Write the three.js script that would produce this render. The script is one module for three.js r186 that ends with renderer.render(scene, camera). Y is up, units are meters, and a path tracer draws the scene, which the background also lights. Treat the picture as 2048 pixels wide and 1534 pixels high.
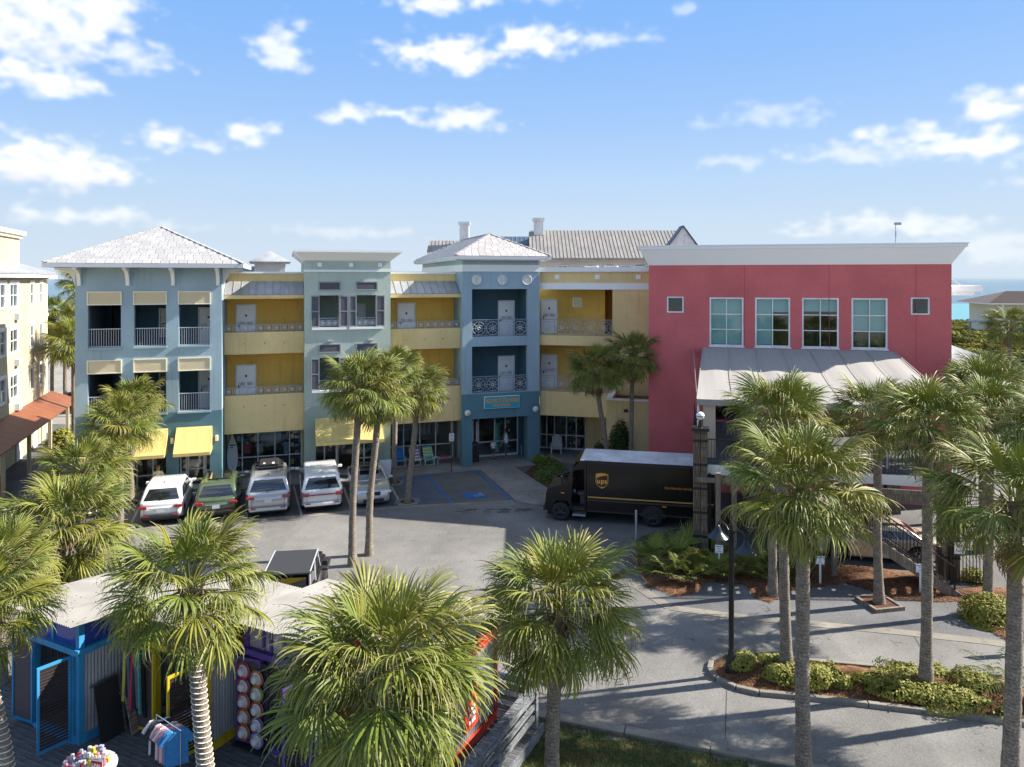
import * as THREE from 'three';
import { mergeGeometries } from 'three/addons/utils/BufferGeometryUtils.js';
import { RoundedBoxGeometry } from 'three/addons/geometries/RoundedBoxGeometry.js';
import { MarchingCubes } from 'three/addons/objects/MarchingCubes.js';

// ---------- camera, sky, sun, exposure ----------
const scene = new THREE.Scene();
const camera = new THREE.PerspectiveCamera(2 * Math.atan(767 / 1440) * 180 / Math.PI, 2048 / 1534, 0.1, 40000);
camera.position.set(0, 11.2, 0);
camera.setViewOffset(2048, 1534, 0, 209.5, 2048, 1534);
const SUN_DIR = new THREE.Vector3(0.782, 0.602, -0.163).normalize();
const sun = new THREE.DirectionalLight(new THREE.Color(1, 0.93, 0.83), 3.0);
sun.position.copy(SUN_DIR).multiplyScalar(120); sun.target.position.set(0, 0, -30);
sun.position.add(sun.target.position);
sun.castShadow = true; sun.shadow.mapSize.set(4096, 4096);
Object.assign(sun.shadow.camera, { left: -60, right: 60, top: 60, bottom: -60, near: 1, far: 300 });
scene.add(sun, sun.target);
const renderer = new THREE.WebGLRenderer({ antialias: true });
renderer.toneMapping = THREE.LinearToneMapping;
renderer.toneMappingExposure = 3.95;
renderer.shadowMap.enabled = true;

// ---------- random and noise ----------
function RNG(seed) { let s = seed | 0; return () => { s = (s + 0x6d2b79f5) | 0; let t = Math.imul(s ^ (s >>> 15), 1 | s); t = (t + Math.imul(t ^ (t >>> 7), 61 | t)) ^ t; return ((t ^ (t >>> 14)) >>> 0) / 4294967296; }; }
const hash = (x, y, s) => { let h = Math.imul(x, 374761393) + Math.imul(y, 668265263) + Math.imul(s, 1274126177); h = Math.imul(h ^ (h >>> 13), 1274126177); return ((h ^ (h >>> 16)) >>> 0) / 4294967296; };
const mod = (a, n) => ((a % n) + n) % n;
function vnoise(x, y, per, s) {           // tileable value noise, period per (0: none)
  const xi = Math.floor(x), yi = Math.floor(y), fx = x - xi, fy = y - yi, u = fx * fx * (3 - 2 * fx), v = fy * fy * (3 - 2 * fy);
  const w = per ? (a) => mod(a, per) : (a) => a;
  const a = hash(w(xi), w(yi), s), b = hash(w(xi + 1), w(yi), s), c = hash(w(xi), w(yi + 1), s), d = hash(w(xi + 1), w(yi + 1), s);
  return a + (b - a) * u + (c - a) * v + (a - b - c + d) * u * v;
}
function fbm(x, y, per, s, oct = 4) { let r = 0, a = 0.5, f = 1, n = 0; for (let i = 0; i < oct; i++) { r += a * vnoise(x * f, y * f, per * f, s + i * 17); n += a; a *= 0.5; f *= 2; } return r / n; }
const clamp = (x, a = 0, b = 1) => Math.min(b, Math.max(a, x));
const smooth = (a, b, x) => { const t = clamp((x - a) / (b - a)); return t * t * (3 - 2 * t); };
const lerp = (a, b, t) => a + (b - a) * t;

// ---------- the sky: air and cumulus, by azimuth and elevation in degrees ----------
{
  const W = 2304, Hh = 1152, data = new Float32Array(W * Hh * 4), D = Math.PI / 180;
  const stops = [[-90, .34, .38, .42], [-1.5, .48, .56, .64], [0, .49, .57, .65], [4, .44, .545, .655], [8, .355, .50, .69], [12, .27, .435, .70], [17, .205, .38, .695], [21, .17, .355, .70], [35, .14, .31, .66], [60, .11, .26, .58], [90, .10, .24, .55]];
  // az, el, half width, half height, density, grey underside
  const C = [
    [-33.8, 16.2, 6.5, 3.6, 1.0, .25], [-30.2, 17.5, 2.6, 3.2, .95, .15], [-28, 15.4, 2.4, 1.3, .85, .1], [-33.1, 12.9, 3.2, 1.1, 1.05, .1], [-17.7, 16.6, 1.9, 1.7, .85, .05],
    [-33.1, 7.2, 5.2, 1.75, 1.15, .55], [-29.7, 4.0, 5.4, .62, .7, .3], [-25.6, 9.9, 1.5, .85, .95, .05], [-23.2, 9.8, 1.0, .5, .55, 0], [-20, 10.6, 1.8, .85, .9, .05],
    [-12.7, 12.3, 2.1, .65, .85, .05], [-9.2, 12.7, 2.0, .55, .85, .05], [-3.9, 12.3, 2.7, .85, .85, .05], [-6.1, 20.6, 4.0, .9, .95, .1], [-5.0, 17.2, 5.0, 1.35, 1.1, .1],
    [2.2, 18, 4.4, 1.3, 1.05, .08], [7, 18.2, 2.3, .8, .7, 0], [10.5, 18.2, 1.2, .4, .5, 0], [19.7, 12, 4.3, .9, .42, 0], [26.4, 10.1, 1.3, .6, .9, .05],
    [30.4, 10, 2.1, .65, .9, .05], [32.6, 8.9, 3.6, .75, 1.0, .15], [25.8, 8.9, 5, .7, .55, .15], [34.4, 11.3, 2.6, 1.15, 1.0, .15], [17.2, 8.7, 2.2, .45, .42, 0],
    [28.3, 3.6, 6.5, .85, .62, 0], [22.5, 3.4, 2.8, .3, .55, 0], [-12.7, 3.6, 4.5, .5, .3, 0], [33.8, 1.9, 4.5, 1.1, .4, 0],
    [3.4, 21.4, 3, 1.0, .5, 0], [13, 20, 1, .5, .4, 0], [-11.5, 21.8, .8, .4, .6, 0],
  ];
  const R = RNG(77);
  for (let i = 0; i < 110; i++) { const az = 42 + R() * 276; C.push([az > 180 ? az - 360 : az, 5 + R() * R() * 50, 2 + R() * 5, .7 + R() * 1.6, .6 + R() * .5, R() * .25]); }
  for (let i = 0; i < 110; i++) { const az = R() * 360 - 180, el = 24 + R() * 58, k = 1 / Math.cos(el * D); if (el < 30 && Math.abs(az) < 45) continue; C.push([az, el, (3 + R() * 6) * k, 2.5 + R() * 4, .8 + R() * .3, R() * .2]); }  // extra overhead clouds, added out of view to brighten and neutralise the fill
  const grid = Array.from({ length: 36 }, () => []);
  for (const c of C) for (let k = 0; k < 36; k++) { let d = Math.abs(((k * 10 - 175 - c[0] + 540) % 360) - 180); if (d < c[2] * 2 + 8) grid[k].push(c); }
  for (let j = 0; j < Hh; j++) {
    const el = ((j + .5) / Hh - .5) * 180;
    let k = 0; while (k < stops.length - 2 && stops[k + 1][0] < el) k++;
    const a = stops[k], b = stops[k + 1], t = clamp((el - a[0]) / (b[0] - a[0])), base = [1, 2, 3].map((c) => lerp(a[c], b[c], t));
    for (let i = 0; i < W; i++) {
      const phi = ((i + .5) / W - .5) * 2 * Math.PI;                       // three: u = atan2(z, x) / 2pi + .5
      let az = phi / D + 90; if (az > 180) az -= 360;                       // 0 straight ahead (-z), + to the right
      let dens = 0, grey = 0;
      const near = el > -.2 && el < 88 ? grid[Math.min(35, Math.floor((az + 180) / 10))].filter((c) => { let dx = Math.abs(az - c[0]); if (dx > 180) dx = 360 - dx; return dx < c[2] * 2.2 + 1.2 && Math.abs(el - c[1]) < c[3] * 2.4 + .7; }) : [];
      if (near.length) {
        const wx = fbm(az * .5, el * .9, 0, 5, 3) - .5, wy = fbm(az * .5, el * .9, 0, 9, 3) - .5;
        const det = fbm(az * 1.1, el * 1.9, 0, 21, 6), det2 = fbm(az * .42 + 7, el * .8, 0, 31, 4);
        for (const c of near) {
          let dx = az - c[0]; if (dx > 180) dx -= 360; if (dx < -180) dx += 360;
          dx = (dx + wx * 2.2) / c[2]; const dy = (el - c[1] + wy * 1.3) / (c[3] * (el < c[1] ? .75 : 1.15));
          const r = Math.sqrt(dx * dx + dy * dy); if (r > 2.2) continue;
          const d = smooth(-.08, .95, (1.22 - r) * .85 + (det - .5) * 1.4 + (det2 - .5) * .8) * c[4];
          if (d > dens) { dens = d; grey = c[5] * smooth(.5, -.8, dy); }
        }
        dens = clamp(dens) * smooth(-.2, .8, el);
      }
      const warm = smooth(9, 1, el) * .04, L = lerp(.93, .62, grey), body = dens > 0 ? .86 + .14 * fbm(az * 1.6, el * 2.4, 0, 44, 3) : 1;
      const ang = Math.acos(clamp(Math.cos(el * D) * Math.sin(az * D) * SUN_DIR.x + Math.sin(el * D) * SUN_DIR.y - Math.cos(el * D) * Math.cos(az * D) * SUN_DIR.z, -1, 1)) / D;
      const halo = .5 * Math.exp(-ang / 9) + .07 * Math.exp(-ang / 30);
      const o = (j * W + i) * 4, cl = [L * body, L * body * (1 - warm * .4) * .995, L * body * (1.0 - warm) + grey * .06];
      for (let c = 0; c < 3; c++) data[o + c] = .352 * lerp(base[c] + halo * [1, .95, .85][c], cl[c], dens * .86);
      data[o + 3] = 1;
    }
  }
  const t = new THREE.DataTexture(data, W, Hh, THREE.RGBAFormat, THREE.FloatType);
  t.mapping = THREE.EquirectangularReflectionMapping; t.magFilter = t.minFilter = THREE.LinearFilter; t.needsUpdate = true;
  scene.background = t; scene.environment = t;
}

// ---------- textures ----------
function tex(n, metres, fn, srgb = true) {
  const d = new Uint8Array(n * n * 4);
  for (let y = 0; y < n; y++) for (let x = 0; x < n; x++) { const c = fn(x / n, y / n, x, y), o = (y * n + x) * 4; if (Array.isArray(c)) { d[o] = clamp(c[0]) * 255; d[o + 1] = clamp(c[1]) * 255; d[o + 2] = clamp(c[2]) * 255; } else d[o] = d[o + 1] = d[o + 2] = clamp(c) * 255; d[o + 3] = 255; }
  const t = new THREE.DataTexture(d, n, n); t.wrapS = t.wrapT = THREE.RepeatWrapping; t.magFilter = THREE.LinearFilter; t.minFilter = THREE.LinearMipmapLinearFilter; t.repeat.set(1 / metres, 1 / metres);
  if (srgb) t.colorSpace = THREE.SRGBColorSpace; t.needsUpdate = true; return t;
}
const T = {};
T.stuccoPlain = tex(512, 7, (u, v) => .93 + (fbm(u * 6, v * 6, 6, 41, 4) - .5) * .14 + (vnoise(u * 200, v * 200, 200, 3) - .5) * .05);
T.stucco = tex(1024, 9, (u, v) => { const big = fbm(u * 5, v * 5, 5, 1, 5), streak = fbm(u * 60, v * 3, 60, 6, 3), fine = vnoise(u * 300, v * 300, 300, 3); return .9 + (big - .5) * .16 - smooth(.62, .9, streak) * .06 + (fine - .5) * .05; });
T.stuccoB = tex(512, 1.2, (u, v) => fbm(u * 40, v * 40, 40, 8, 3), false);
T.asphalt = tex(1536, 19, (u, v) => {
  const f = vnoise(u * 1300, v * 1300, 1300, 2), g = vnoise(u * 700, v * 700, 700, 4), b = fbm(u * 9, v * 9, 9, 5, 4), m = vnoise(u * 40, v * 40, 40, 33), c0 = fbm(u * 7, v * 7, 7, 71, 4), crack = Math.abs(c0 - .5) < .0016 * (.4 + m) ? .16 : 0, sp = vnoise(u * 90, v * 90, 90, 97), oil = smooth(.9, .97, sp) * .2 * vnoise(u * 300, v * 300, 300, 98), pt = smooth(.6, .64, vnoise(u * 5, v * 5, 5, 61)) * .05;
  return .8 + (f - .5) * .17 + (g - .5) * .1 + (b - .5) * .24 + (m - .5) * .06 - crack - oil - pt;
});
T.asphaltB = tex(512, 1.6, (u, v) => vnoise(u * 180, v * 180, 180, 2) * .6 + vnoise(u * 90, v * 90, 90, 12) * .4, false);
T.stain = tex(1024, 46, (u, v) => { const a = fbm(u * 9, v * 9, 9, 91, 5), b = fbm(u * 26, v * 26, 26, 95, 4), sp = vnoise(u * 130, v * 130, 130, 97); return .9 + (a - .5) * .5 + (b - .5) * .2 - smooth(.86, .95, sp) * .12; });
T.concrete = tex(1024, 4, (u, v) => { const f = vnoise(u * 300, v * 300, 300, 3), b = fbm(u * 5, v * 5, 5, 15, 5), s = fbm(u * 22, v * 22, 22, 19, 3); return .86 + (f - .5) * .1 + (b - .5) * .26 - smooth(.64, .8, s) * .1; });
T.mulch = tex(1024, 1.6, (u, v) => { const a = Math.abs(fbm(u * 50 + 4 * fbm(u * 8, v * 8, 8, 3, 2), v * 12, 0, 5, 3) - .5), b = vnoise(u * 200, v * 60, 0, 8), c = fbm(u * 7, v * 7, 7, 2, 3), k = .55 + a * 1.2 + (b - .5) * .5 + (c - .5) * .4; return [.62 * k, .4 * k, .28 * k]; });
T.grass = tex(1024, 3, (u, v) => { const a = fbm(u * 12, v * 12, 12, 3, 4), f = vnoise(u * 260, v * 260, 260, 7), k = .7 + (f - .5) * .5; const dry = smooth(.42, .68, a); return [lerp(.36, .62, dry) * k, lerp(.45, .55, dry) * k, lerp(.16, .33, dry) * k]; });
T.wood = tex(512, 1, (u, v) => { const w = fbm(u * 3 + .3 * fbm(u * 5, v * 60, 0, 9, 2), v * 50, 0, 3, 4), k = .7 + (w - .5) * .75 + (vnoise(u * 8, v * 200, 0, 4) - .5) * .15; return k; });
T.woodV = tex(512, 1, (v, u) => { const w = fbm(u * 3 + .3 * fbm(u * 5, v * 60, 0, 9, 2), v * 50, 0, 3, 4); return .72 + (w - .5) * .6 + (vnoise(u * 8, v * 200, 0, 4) - .5) * .15; });
T.bark = tex(512, 1, (u, v) => { const ring = Math.abs(Math.sin((v * 14 + .35 * fbm(u * 8, v * 8, 8, 2, 3)) * Math.PI)), f = fbm(u * 40, v * 60, 40, 6, 3), p = fbm(u * 6, v * 9, 6, 11, 3); return .68 + ring * .1 + (f - .5) * .5 + (p - .5) * .3; });
T.tileN = tex(256, 1, (u, v) => .85 + (fbm(u * 20, v * 20, 20, 3, 3) - .5) * .35);
T.metalN = tex(512, 4, (u, v) => .9 + (fbm(u * 6, v * 6, 6, 13, 4) - .5) * .2 - smooth(.6, .8, fbm(u * 30, v * 4, 30, 14, 3)) * .08);
T.fabric = tex(256, .35, (u, v, x, y) => .92 + ((x + y) % 2 ? .05 : -.03) + (fbm(u * 6, v * 6, 6, 9, 3) - .5) * .12);

// ---------- materials ----------
const col = (r, g, b) => new THREE.Color().setRGB(r, g, b);
const std = (c, rough = .85, extra = {}) => new THREE.MeshStandardMaterial({ color: Array.isArray(c) ? col(...c) : c, roughness: rough, ...extra });
const phys = (c, rough, extra) => new THREE.MeshPhysicalMaterial({ color: Array.isArray(c) ? col(...c) : c, roughness: rough, ...extra });
const stucco = (c) => std(c, .93, { map: T.stucco, bumpMap: T.stuccoB, bumpScale: .004 });
const M = {
  blue: stucco([.39, .53, .60]), teal: stucco([.125, .255, .31]), navy: stucco([.075, .15, .195]), yellow: stucco([.92, .69, .33]), amber: stucco([.92, .57, .13]), green: stucco([.54, .63, .54]), cornice: std([.95, .95, .94], .8),  // amber: the yellow paint darkened for recessed walls, shade put into the colour
  red: std([.70, .165, .165], .93, { map: T.stuccoPlain, bumpMap: T.stuccoB, bumpScale: .004 }), white: std([.9, .9, .88], .7, { map: T.metalN }), trim: std([.84, .85, .84], .6), cream: stucco([.60, .52, .34]), creamTrim: std([.86, .8, .62], .7), greyTrim: std([.3, .31, .33], .6), shutter: std([.14, .135, .15], .65),
  railGrey: std([.27, .30, .34], .5), railLight: std([.5, .53, .56], .5), black: std([.015, .016, .018], .45), blackIron: std([.012, .012, .013], .4), door: std([.88, .88, .88], .5), brass: std([.2, .17, .1], .35, { metalness: .9 }),
  metalRoof: std([.46, .465, .47], .42, { map: T.metalN, metalness: .25 }), tanRoof: std([.36, .335, .295], .5, { map: T.metalN }), blueRoof: std([.05, .09, .14], .45), orangeRoof: std([.27, .095, .04], .55, { map: T.metalN }),
  awningY: std([.68, .53, .19], .9, { map: T.fabric }), awningG: std([.36, .34, .31], .9, { map: T.fabric }), louvreTan: std([.78, .67, .44], .8),
  asphalt: std([.19, .187, .182], .92, { map: T.asphalt, bumpMap: T.asphaltB, bumpScale: .006 }), lane: std([.275, .265, .248], .92, { map: T.asphalt, bumpMap: T.asphaltB, bumpScale: .006 }), gravel: std([.225, .226, .23], .95, { map: T.asphalt, bumpMap: T.asphaltB, bumpScale: .012 }),
  concrete: std([.30, .285, .26], .9, { map: T.concrete, bumpMap: T.asphaltB, bumpScale: .002 }), walk: std([.29, .275, .25], .9, { map: T.concrete }), kerb: std([.29, .265, .22], .9, { map: T.concrete, bumpMap: T.asphaltB, bumpScale: .004 }),
  mulch: std([.52, .44, .38], .95, { map: T.mulch, bumpMap: T.mulch, bumpScale: .02 }), grassG: std([.62, .62, .5], .95, { map: T.grass }), sand: std([.36, .335, .28], .95, { map: T.concrete }),
  blueLine: std([.03, .17, .48], .8, { map: T.concrete }), whiteLine: std([.5, .5, .48], .8, { map: T.concrete }),
  timber: std([.30, .225, .155], .9, { map: T.wood, bumpMap: T.wood, bumpScale: .004 }), timberV: std([.30, .23, .16], .9, { map: T.woodV, bumpMap: T.woodV, bumpScale: .004 }), timberPale: std([.38, .32, .25], .9, { map: T.woodV, bumpMap: T.woodV, bumpScale: .003 }), deckGrey: std([.19, .205, .22], .85, { map: T.wood }), railPaint: std([.36, .385, .41], .7, { map: T.wood }),
  trunk: std([.40, .335, .26], .95, { map: T.bark, bumpMap: T.bark, bumpScale: .02 }), boot: std([.24, .15, .085], .95), rope: std([.72, .70, .62], .5),
  galv: std([.46, .47, .475], .45, { metalness: .15, map: T.metalN }), roofPale: std([.285, .272, .248], .6, { map: T.metalN }),
  glass: phys([.9, .95, .95], .02, { transmission: 1, thickness: 0, ior: 1.5 }), glassTint: phys([.78, .88, .88], .03, { transmission: 1, thickness: 0, ior: 1.6 }), darkGlass: phys([.012, .015, .018], .03, { clearcoat: 1, clearcoatRoughness: .02, ior: 1.6 }),
  carWhite: phys([.72, .72, .72], .3, { clearcoat: 1, clearcoatRoughness: .03 }), carSilver: phys([.50, .51, .52], .3, { metalness: .5, clearcoat: 1, clearcoatRoughness: .03 }), carGreen: phys([.10, .135, .065], .3, { metalness: .3, clearcoat: 1, clearcoatRoughness: .03 }), carTan: phys([.62, .54, .44], .3, { metalness: .3, clearcoat: 1, clearcoatRoughness: .03 }), carBlack: phys([.012, .012, .013], .3, { clearcoat: 1, clearcoatRoughness: .04 }),
  plastic: std([.02, .02, .022], .55), tyre: std([.018, .018, .019], .85), rim: std([.52, .53, .54], .25, { metalness: .9 }), rimDark: std([.1, .1, .11], .35, { metalness: .8 }), tail: phys([.3, .008, .012], .15, { clearcoat: 1 }), headlamp: phys([.7, .72, .75], .08, { clearcoat: 1 }), chrome: std([.75, .76, .78], .12, { metalness: 1 }), plate: std([.6, .68, .7], .5),
  brown: phys([.008, .0055, .0045], .3, { clearcoat: .3, clearcoatRoughness: .1 }), gold: std([.55, .31, .07], .4), truckRoof: std([.85, .87, .9], .5, { map: T.concrete }),
  sea: phys([.012, .10, .155], .12, { ior: 1.33, bumpMap: T.stuccoB, bumpScale: .25 }), shallows: phys([.05, .30, .33], .14, { ior: 1.33, bumpMap: T.stuccoB, bumpScale: .18 }),
};
M.sea.bumpMap = T.stuccoB.clone(); M.sea.bumpMap.repeat.set(1 / 30, 1 / 11); M.shallows.bumpMap = M.sea.bumpMap;
const leafMat = (c, tr = .2, ro = .52, sp = .5) => phys(c, ro, { vertexColors: true, transmission: tr, thickness: 0, side: THREE.DoubleSide, specularIntensity: sp });

// ---------- geometry helpers ----------
const V3 = (x, y, z) => new THREE.Vector3(x, y, z);
const B = (w, h, d, x = 0, y = 0, z = 0, ry = 0, rx = 0, rz = 0) => { const g = new THREE.BoxGeometry(w, h, d); if (rx) g.rotateX(rx); if (rz) g.rotateZ(rz); if (ry) g.rotateY(ry); return g.translate(x, y, z); };
const BX = (x0, x1, y0, y1, z0, z1) => B(x1 - x0, y1 - y0, z1 - z0, (x0 + x1) / 2, (y0 + y1) / 2, (z0 + z1) / 2);
const RB = (w, h, d, x, y, z, r = .03, s = 2) => new RoundedBoxGeometry(w, h, d, s, r).translate(x, y, z);
const CY = (r0, r1, h, x, y, z, seg = 12) => new THREE.CylinderGeometry(r0, r1, h, seg).translate(x, y, z);
function bar(a, b, r, seg = 6) { const d = b.clone().sub(a), g = new THREE.CylinderGeometry(r, r, d.length(), seg); g.applyQuaternion(new THREE.Quaternion().setFromUnitVectors(V3(0, 1, 0), d.clone().normalize())); return g.translate((a.x + b.x) / 2, (a.y + b.y) / 2, (a.z + b.z) / 2); }
function beam(a, b, w, h) { const d = b.clone().sub(a), g = new THREE.BoxGeometry(w, h, d.length()), m = new THREE.Matrix4().lookAt(b, a, V3(0, 1, 0)); g.applyMatrix4(m); return g.translate((a.x + b.x) / 2, (a.y + b.y) / 2, (a.z + b.z) / 2); }
function EX(pts, depth, holes = [], opt = {}) { const s = new THREE.Shape(pts.map((p) => new THREE.Vector2(...p))); for (const h of holes) s.holes.push(new THREE.Path(h.map((p) => new THREE.Vector2(...p)))); return new THREE.ExtrudeGeometry(s, { depth, bevelEnabled: false, curveSegments: 8, ...opt }); }
const rect = (x0, y0, x1, y1) => [[x0, y0], [x1, y0], [x1, y1], [x0, y1]];
const wallGeo = (x0, x1, y0, y1, z1, t, holes = []) => EX(rect(x0, y0, x1, y1), t, holes.map((h) => rect(...h))).translate(0, 0, z1 - t);
function clean(g) {
  let r = g.index ? g.toNonIndexed() : g;
  for (const k of Object.keys(r.attributes)) if (!['position', 'normal', 'uv', 'color'].includes(k)) r.deleteAttribute(k);
  if (!r.attributes.uv) r.setAttribute('uv', new THREE.BufferAttribute(new Float32Array(r.attributes.position.count * 2), 2));
  r.clearGroups(); return r;
}
function boxUV(g, off = 0) {
  const p = g.attributes.position.array, u = g.attributes.uv.array, N = g.attributes.position.count;
  for (let i = 0; i < N; i += 3) {
    const k = i * 3, ax = p[k + 3] - p[k], ay = p[k + 4] - p[k + 1], az = p[k + 5] - p[k + 2], bx = p[k + 6] - p[k], by = p[k + 7] - p[k + 1], bz = p[k + 8] - p[k + 2];
    const x = Math.abs(ay * bz - az * by), y = Math.abs(az * bx - ax * bz), z = Math.abs(ax * by - ay * bx);
    for (let q = 0; q < 3; q++) { const X = p[k + q * 3], Y = p[k + q * 3 + 1], Z = p[k + q * 3 + 2], o = (i + q) * 2; if (y > x && y > z) { u[o] = X + off; u[o + 1] = Z; } else { u[o] = (x > z ? Z : X) + off; u[o + 1] = Y; } }
  }
  return g;
}
const used = {};
function numbered(n) { const k = used[n] = (used[n] ?? -1) + 1; return k ? n + '_' + String(k).padStart(3, '0') : n; }
let uvShift = 0;
function merged(geos, keepUV) { const list = (Array.isArray(geos) ? geos : [geos]).map(clean), g = list.length > 1 ? mergeGeometries(list) : list[0]; return keepUV ? g : boxUV(g, uvShift += 1.37); }
function mk(name, geos, mat, parent, keepUV) { const m = new THREE.Mesh(geos.isBufferGeometry && keepUV === 'raw' ? geos : merged(geos, keepUV), mat); m.name = parent && parent !== scene ? name : numbered(name); m.castShadow = m.receiveShadow = true; (parent ?? scene).add(m); return m; }
function tag(o, label, category, group) { o.userData.label = label; o.userData.category = category; if (group) o.userData.group = group; return o; }
function thing(name, label, category, x, y, z, ry = 0, group) { const o = new THREE.Group(); o.name = numbered(name); o.position.set(x, y, z); o.rotation.y = ry; scene.add(o); return tag(o, label, category, group); }
function struct(name, geos, mat, keepUV) { const m = mk(name, geos, mat, scene, keepUV); m.userData.kind = 'structure'; return m; }
const RAD = Math.PI / 180;
class Frame { constructor(X, Z, deg) { this.X = X; this.Z = Z; this.a = deg * RAD; } at(s, n) { const c = Math.cos(this.a), q = Math.sin(this.a); return [this.X + s * c + n * q, -(this.Z + s * q - n * c)]; } }
const LW = new Frame(-3.08, 43.09, 17.5), RW = new Frame(1.69, 44.4, -13), KF = new Frame(-10.1, 16.8, -26.6);
const inFrame = (name, label, cat, f, s, n, y = 0, group) => { const [x, z] = f.at(s, n); return thing(name, label, cat, x, y, z, f.a, group); };
function poly(name, pts, y, mat, structure = true) { const s = new THREE.Shape(pts.map(([x, Z]) => new THREE.Vector2(x, Z))), g = new THREE.ShapeGeometry(s).rotateX(-Math.PI / 2).translate(0, y, 0); return structure ? struct(name, g, mat) : g; }
// ---------- the ground ----------
struct('ground', new THREE.PlaneGeometry(700, 390).rotateX(-Math.PI / 2).translate(0, -.03, 15), M.sand);
struct('sea', new THREE.PlaneGeometry(60000, 30000, 2, 2).rotateX(-Math.PI / 2).translate(0, -1.6, -15330), M.sea);
struct('shallow_water', new THREE.PlaneGeometry(3000, 190, 1, 1).rotateX(-Math.PI / 2).translate(0, -1.4, -270), M.shallows);
poly('parking_lot', [[-60, 20], [60, 20], [60, 46], [-60, 58]], 0, M.asphalt);
poly('road', [[-60, -40], [60, -40], [60, 21.2], [15.53, 21.84], [14.59, 22.17], [12.27, 22.76], [10.1, 23.22], [7.59, 23.77], [5.37, 24.45], [4.6, 26.2], [3.4, 31], [1.6, 35.3], [.15, 36.1], [-5.52, 35.1], [-10.05, 33.7], [-15.62, 32.45], [-18.08, 31.2], [-21.46, 29.8], [-60, 18]], .004, M.lane);
poly('cart_parking', [[4.75, 25.7], [7.01, 27.2], [17.6, 26.2], [15.5, 21.9], [14.59, 22.27], [12.27, 22.86], [10.1, 23.32], [7.59, 23.87], [5.38, 24.55]], .009, M.gravel);
{
  const ribbon = (pts, w, y0, y1) => { const r = []; for (let i = 0; i + 1 < pts.length; i++) { const [ax, aZ] = pts[i], [bx, bZ] = pts[i + 1]; r.push(beam(V3(ax, (y0 + y1) / 2, -aZ), V3(bx, (y0 + y1) / 2, -bZ), w, y1 - y0)); } return r; };
  struct('gutter', ribbon([[-30, 26.2], [-21.46, 30], [-18.08, 31.4], [-15.62, 32.65], [-10.05, 33.9], [-5.52, 35.3], [.15, 36.25], [1.7, 35.6]], .36, -.04, .012), M.kerb);
  struct('gutter', ribbon([[4.5, 26.3], [5.37, 24.5], [7.59, 23.82], [10.1, 23.27], [12.27, 22.81], [14.59, 22.22], [17, 21.4]], .4, -.04, .016), M.kerb);
  const lines = [[-18.07, 31.9, -19.4, 35.6], [-17.2, 32.3, -18.5, 36], [-14.9, 33.1, -16.3, 37.3], [-12.23, 33.2, -14.1, 38.2], [-9.93, 34, -11.8, 38.9], [-7.7, 34.7, -9.3, 39.4], [-5.4, 35.4, -6.9, 40]];
  lines.forEach(([ax, aZ, bx, bZ]) => struct('parking_line', beam(V3(ax, .004, -aZ), V3(bx, .004, -bZ), .1, .01), M.whiteLine));
  const bl = (ax, aZ, bx, bZ, w) => beam(V3(ax, .006, -aZ), V3(bx, .006, -bZ), w, .008);
  struct('blue_parking_marking', [bl(-6.3, 40.6, -2.16, 41.95, .11), bl(-2.16, 41.95, -.1, 36.65, .13), bl(-4.8, 41.0, -2.95, 35.85, .12), bl(-6.3, 40.5, -4.6, 35.45, .12), bl(-4.6, 35.45, -2.95, 35.85, .12), ...Array.from({ length: 9 }, (_, i) => { const t = (i + .6) / 9.6, u = Math.max(0, t - .08); return bl(lerp(-6.25, -4.65, t), lerp(40.3, 35.5, t), lerp(-4.75, -3, u), lerp(40.9, 35.95, u), .07); })], M.blueLine);
  struct('accessible_parking_square', new THREE.ShapeGeometry(new THREE.Shape([[-2.66, 37.5], [-1.66, 37.85], [-1.22, 36.95], [-2.22, 36.6]].map((p) => new THREE.Vector2(...p)))).rotateX(-Math.PI / 2).translate(0, .012, 0), M.blueLine);
  // the wheelchair symbol: head, back, seat, leg and wheel
  const at = (u, v) => [-2.2 + u * .83 + v * .30, 36.85 + u * .28 + v * .75], P = (u0, v0, u1, v1, w) => { const [a, b] = at(u0, v0), [c, d] = at(u1, v1); return beam(V3(a, .018, -b), V3(c, .018, -d), w, .006); };
  const sym = [P(.36, .8, .4, .45, .07), P(.4, .58, .62, .56, .06), P(.4, .45, .66, .43, .07), P(.66, .44, .74, .2, .07), P(.74, .2, .86, .22, .07)];
  for (let i = 0; i < 12; i++) { const a = 2.1 + i * .36, b = a + .37; sym.push(P(.45 + .25 * Math.cos(a), .32 + .24 * Math.sin(a), .45 + .25 * Math.cos(b), .32 + .24 * Math.sin(b), .05)); }
  { const [a, b] = at(.35, .92); sym.push(CY(.055, .055, .006, a, .018, -b, 12)); }
  struct('wheelchair_symbol', sym, M.whiteLine);
}
struct('pavement_joint', beam(V3(5.83, .008, -19.55), V3(5.18, .008, -17.5), .018, .006), std([.05, .048, .045], .95)); struct('pavement_joint', beam(V3(12.65, .008, -22.75), V3(12.17, .008, -21), .018, .006), std([.05, .048, .045], .95));
{ const R = RNG(66), blot = (cx, cZ, r) => { const pts = [], n = 22; for (let i = 0; i < n; i++) { const a = i / n * 6.283, q = r * (.45 + R() * .75); pts.push(new THREE.Vector2(cx + Math.cos(a) * q * 1.5, cZ + Math.sin(a) * q * .6)); } return new THREE.ShapeGeometry(new THREE.Shape(pts)).rotateX(-Math.PI / 2).translate(0, .0075 + R() * .002, 0); }; const st = struct('oil_stain', Array.from({ length: 34 }, () => blot(-1 + (R() - .5) * 3.4, 34.75 + (R() - .5) * .9, .05 + R() * R() * .3)), std([.05, .047, .045], .7)); }
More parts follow.
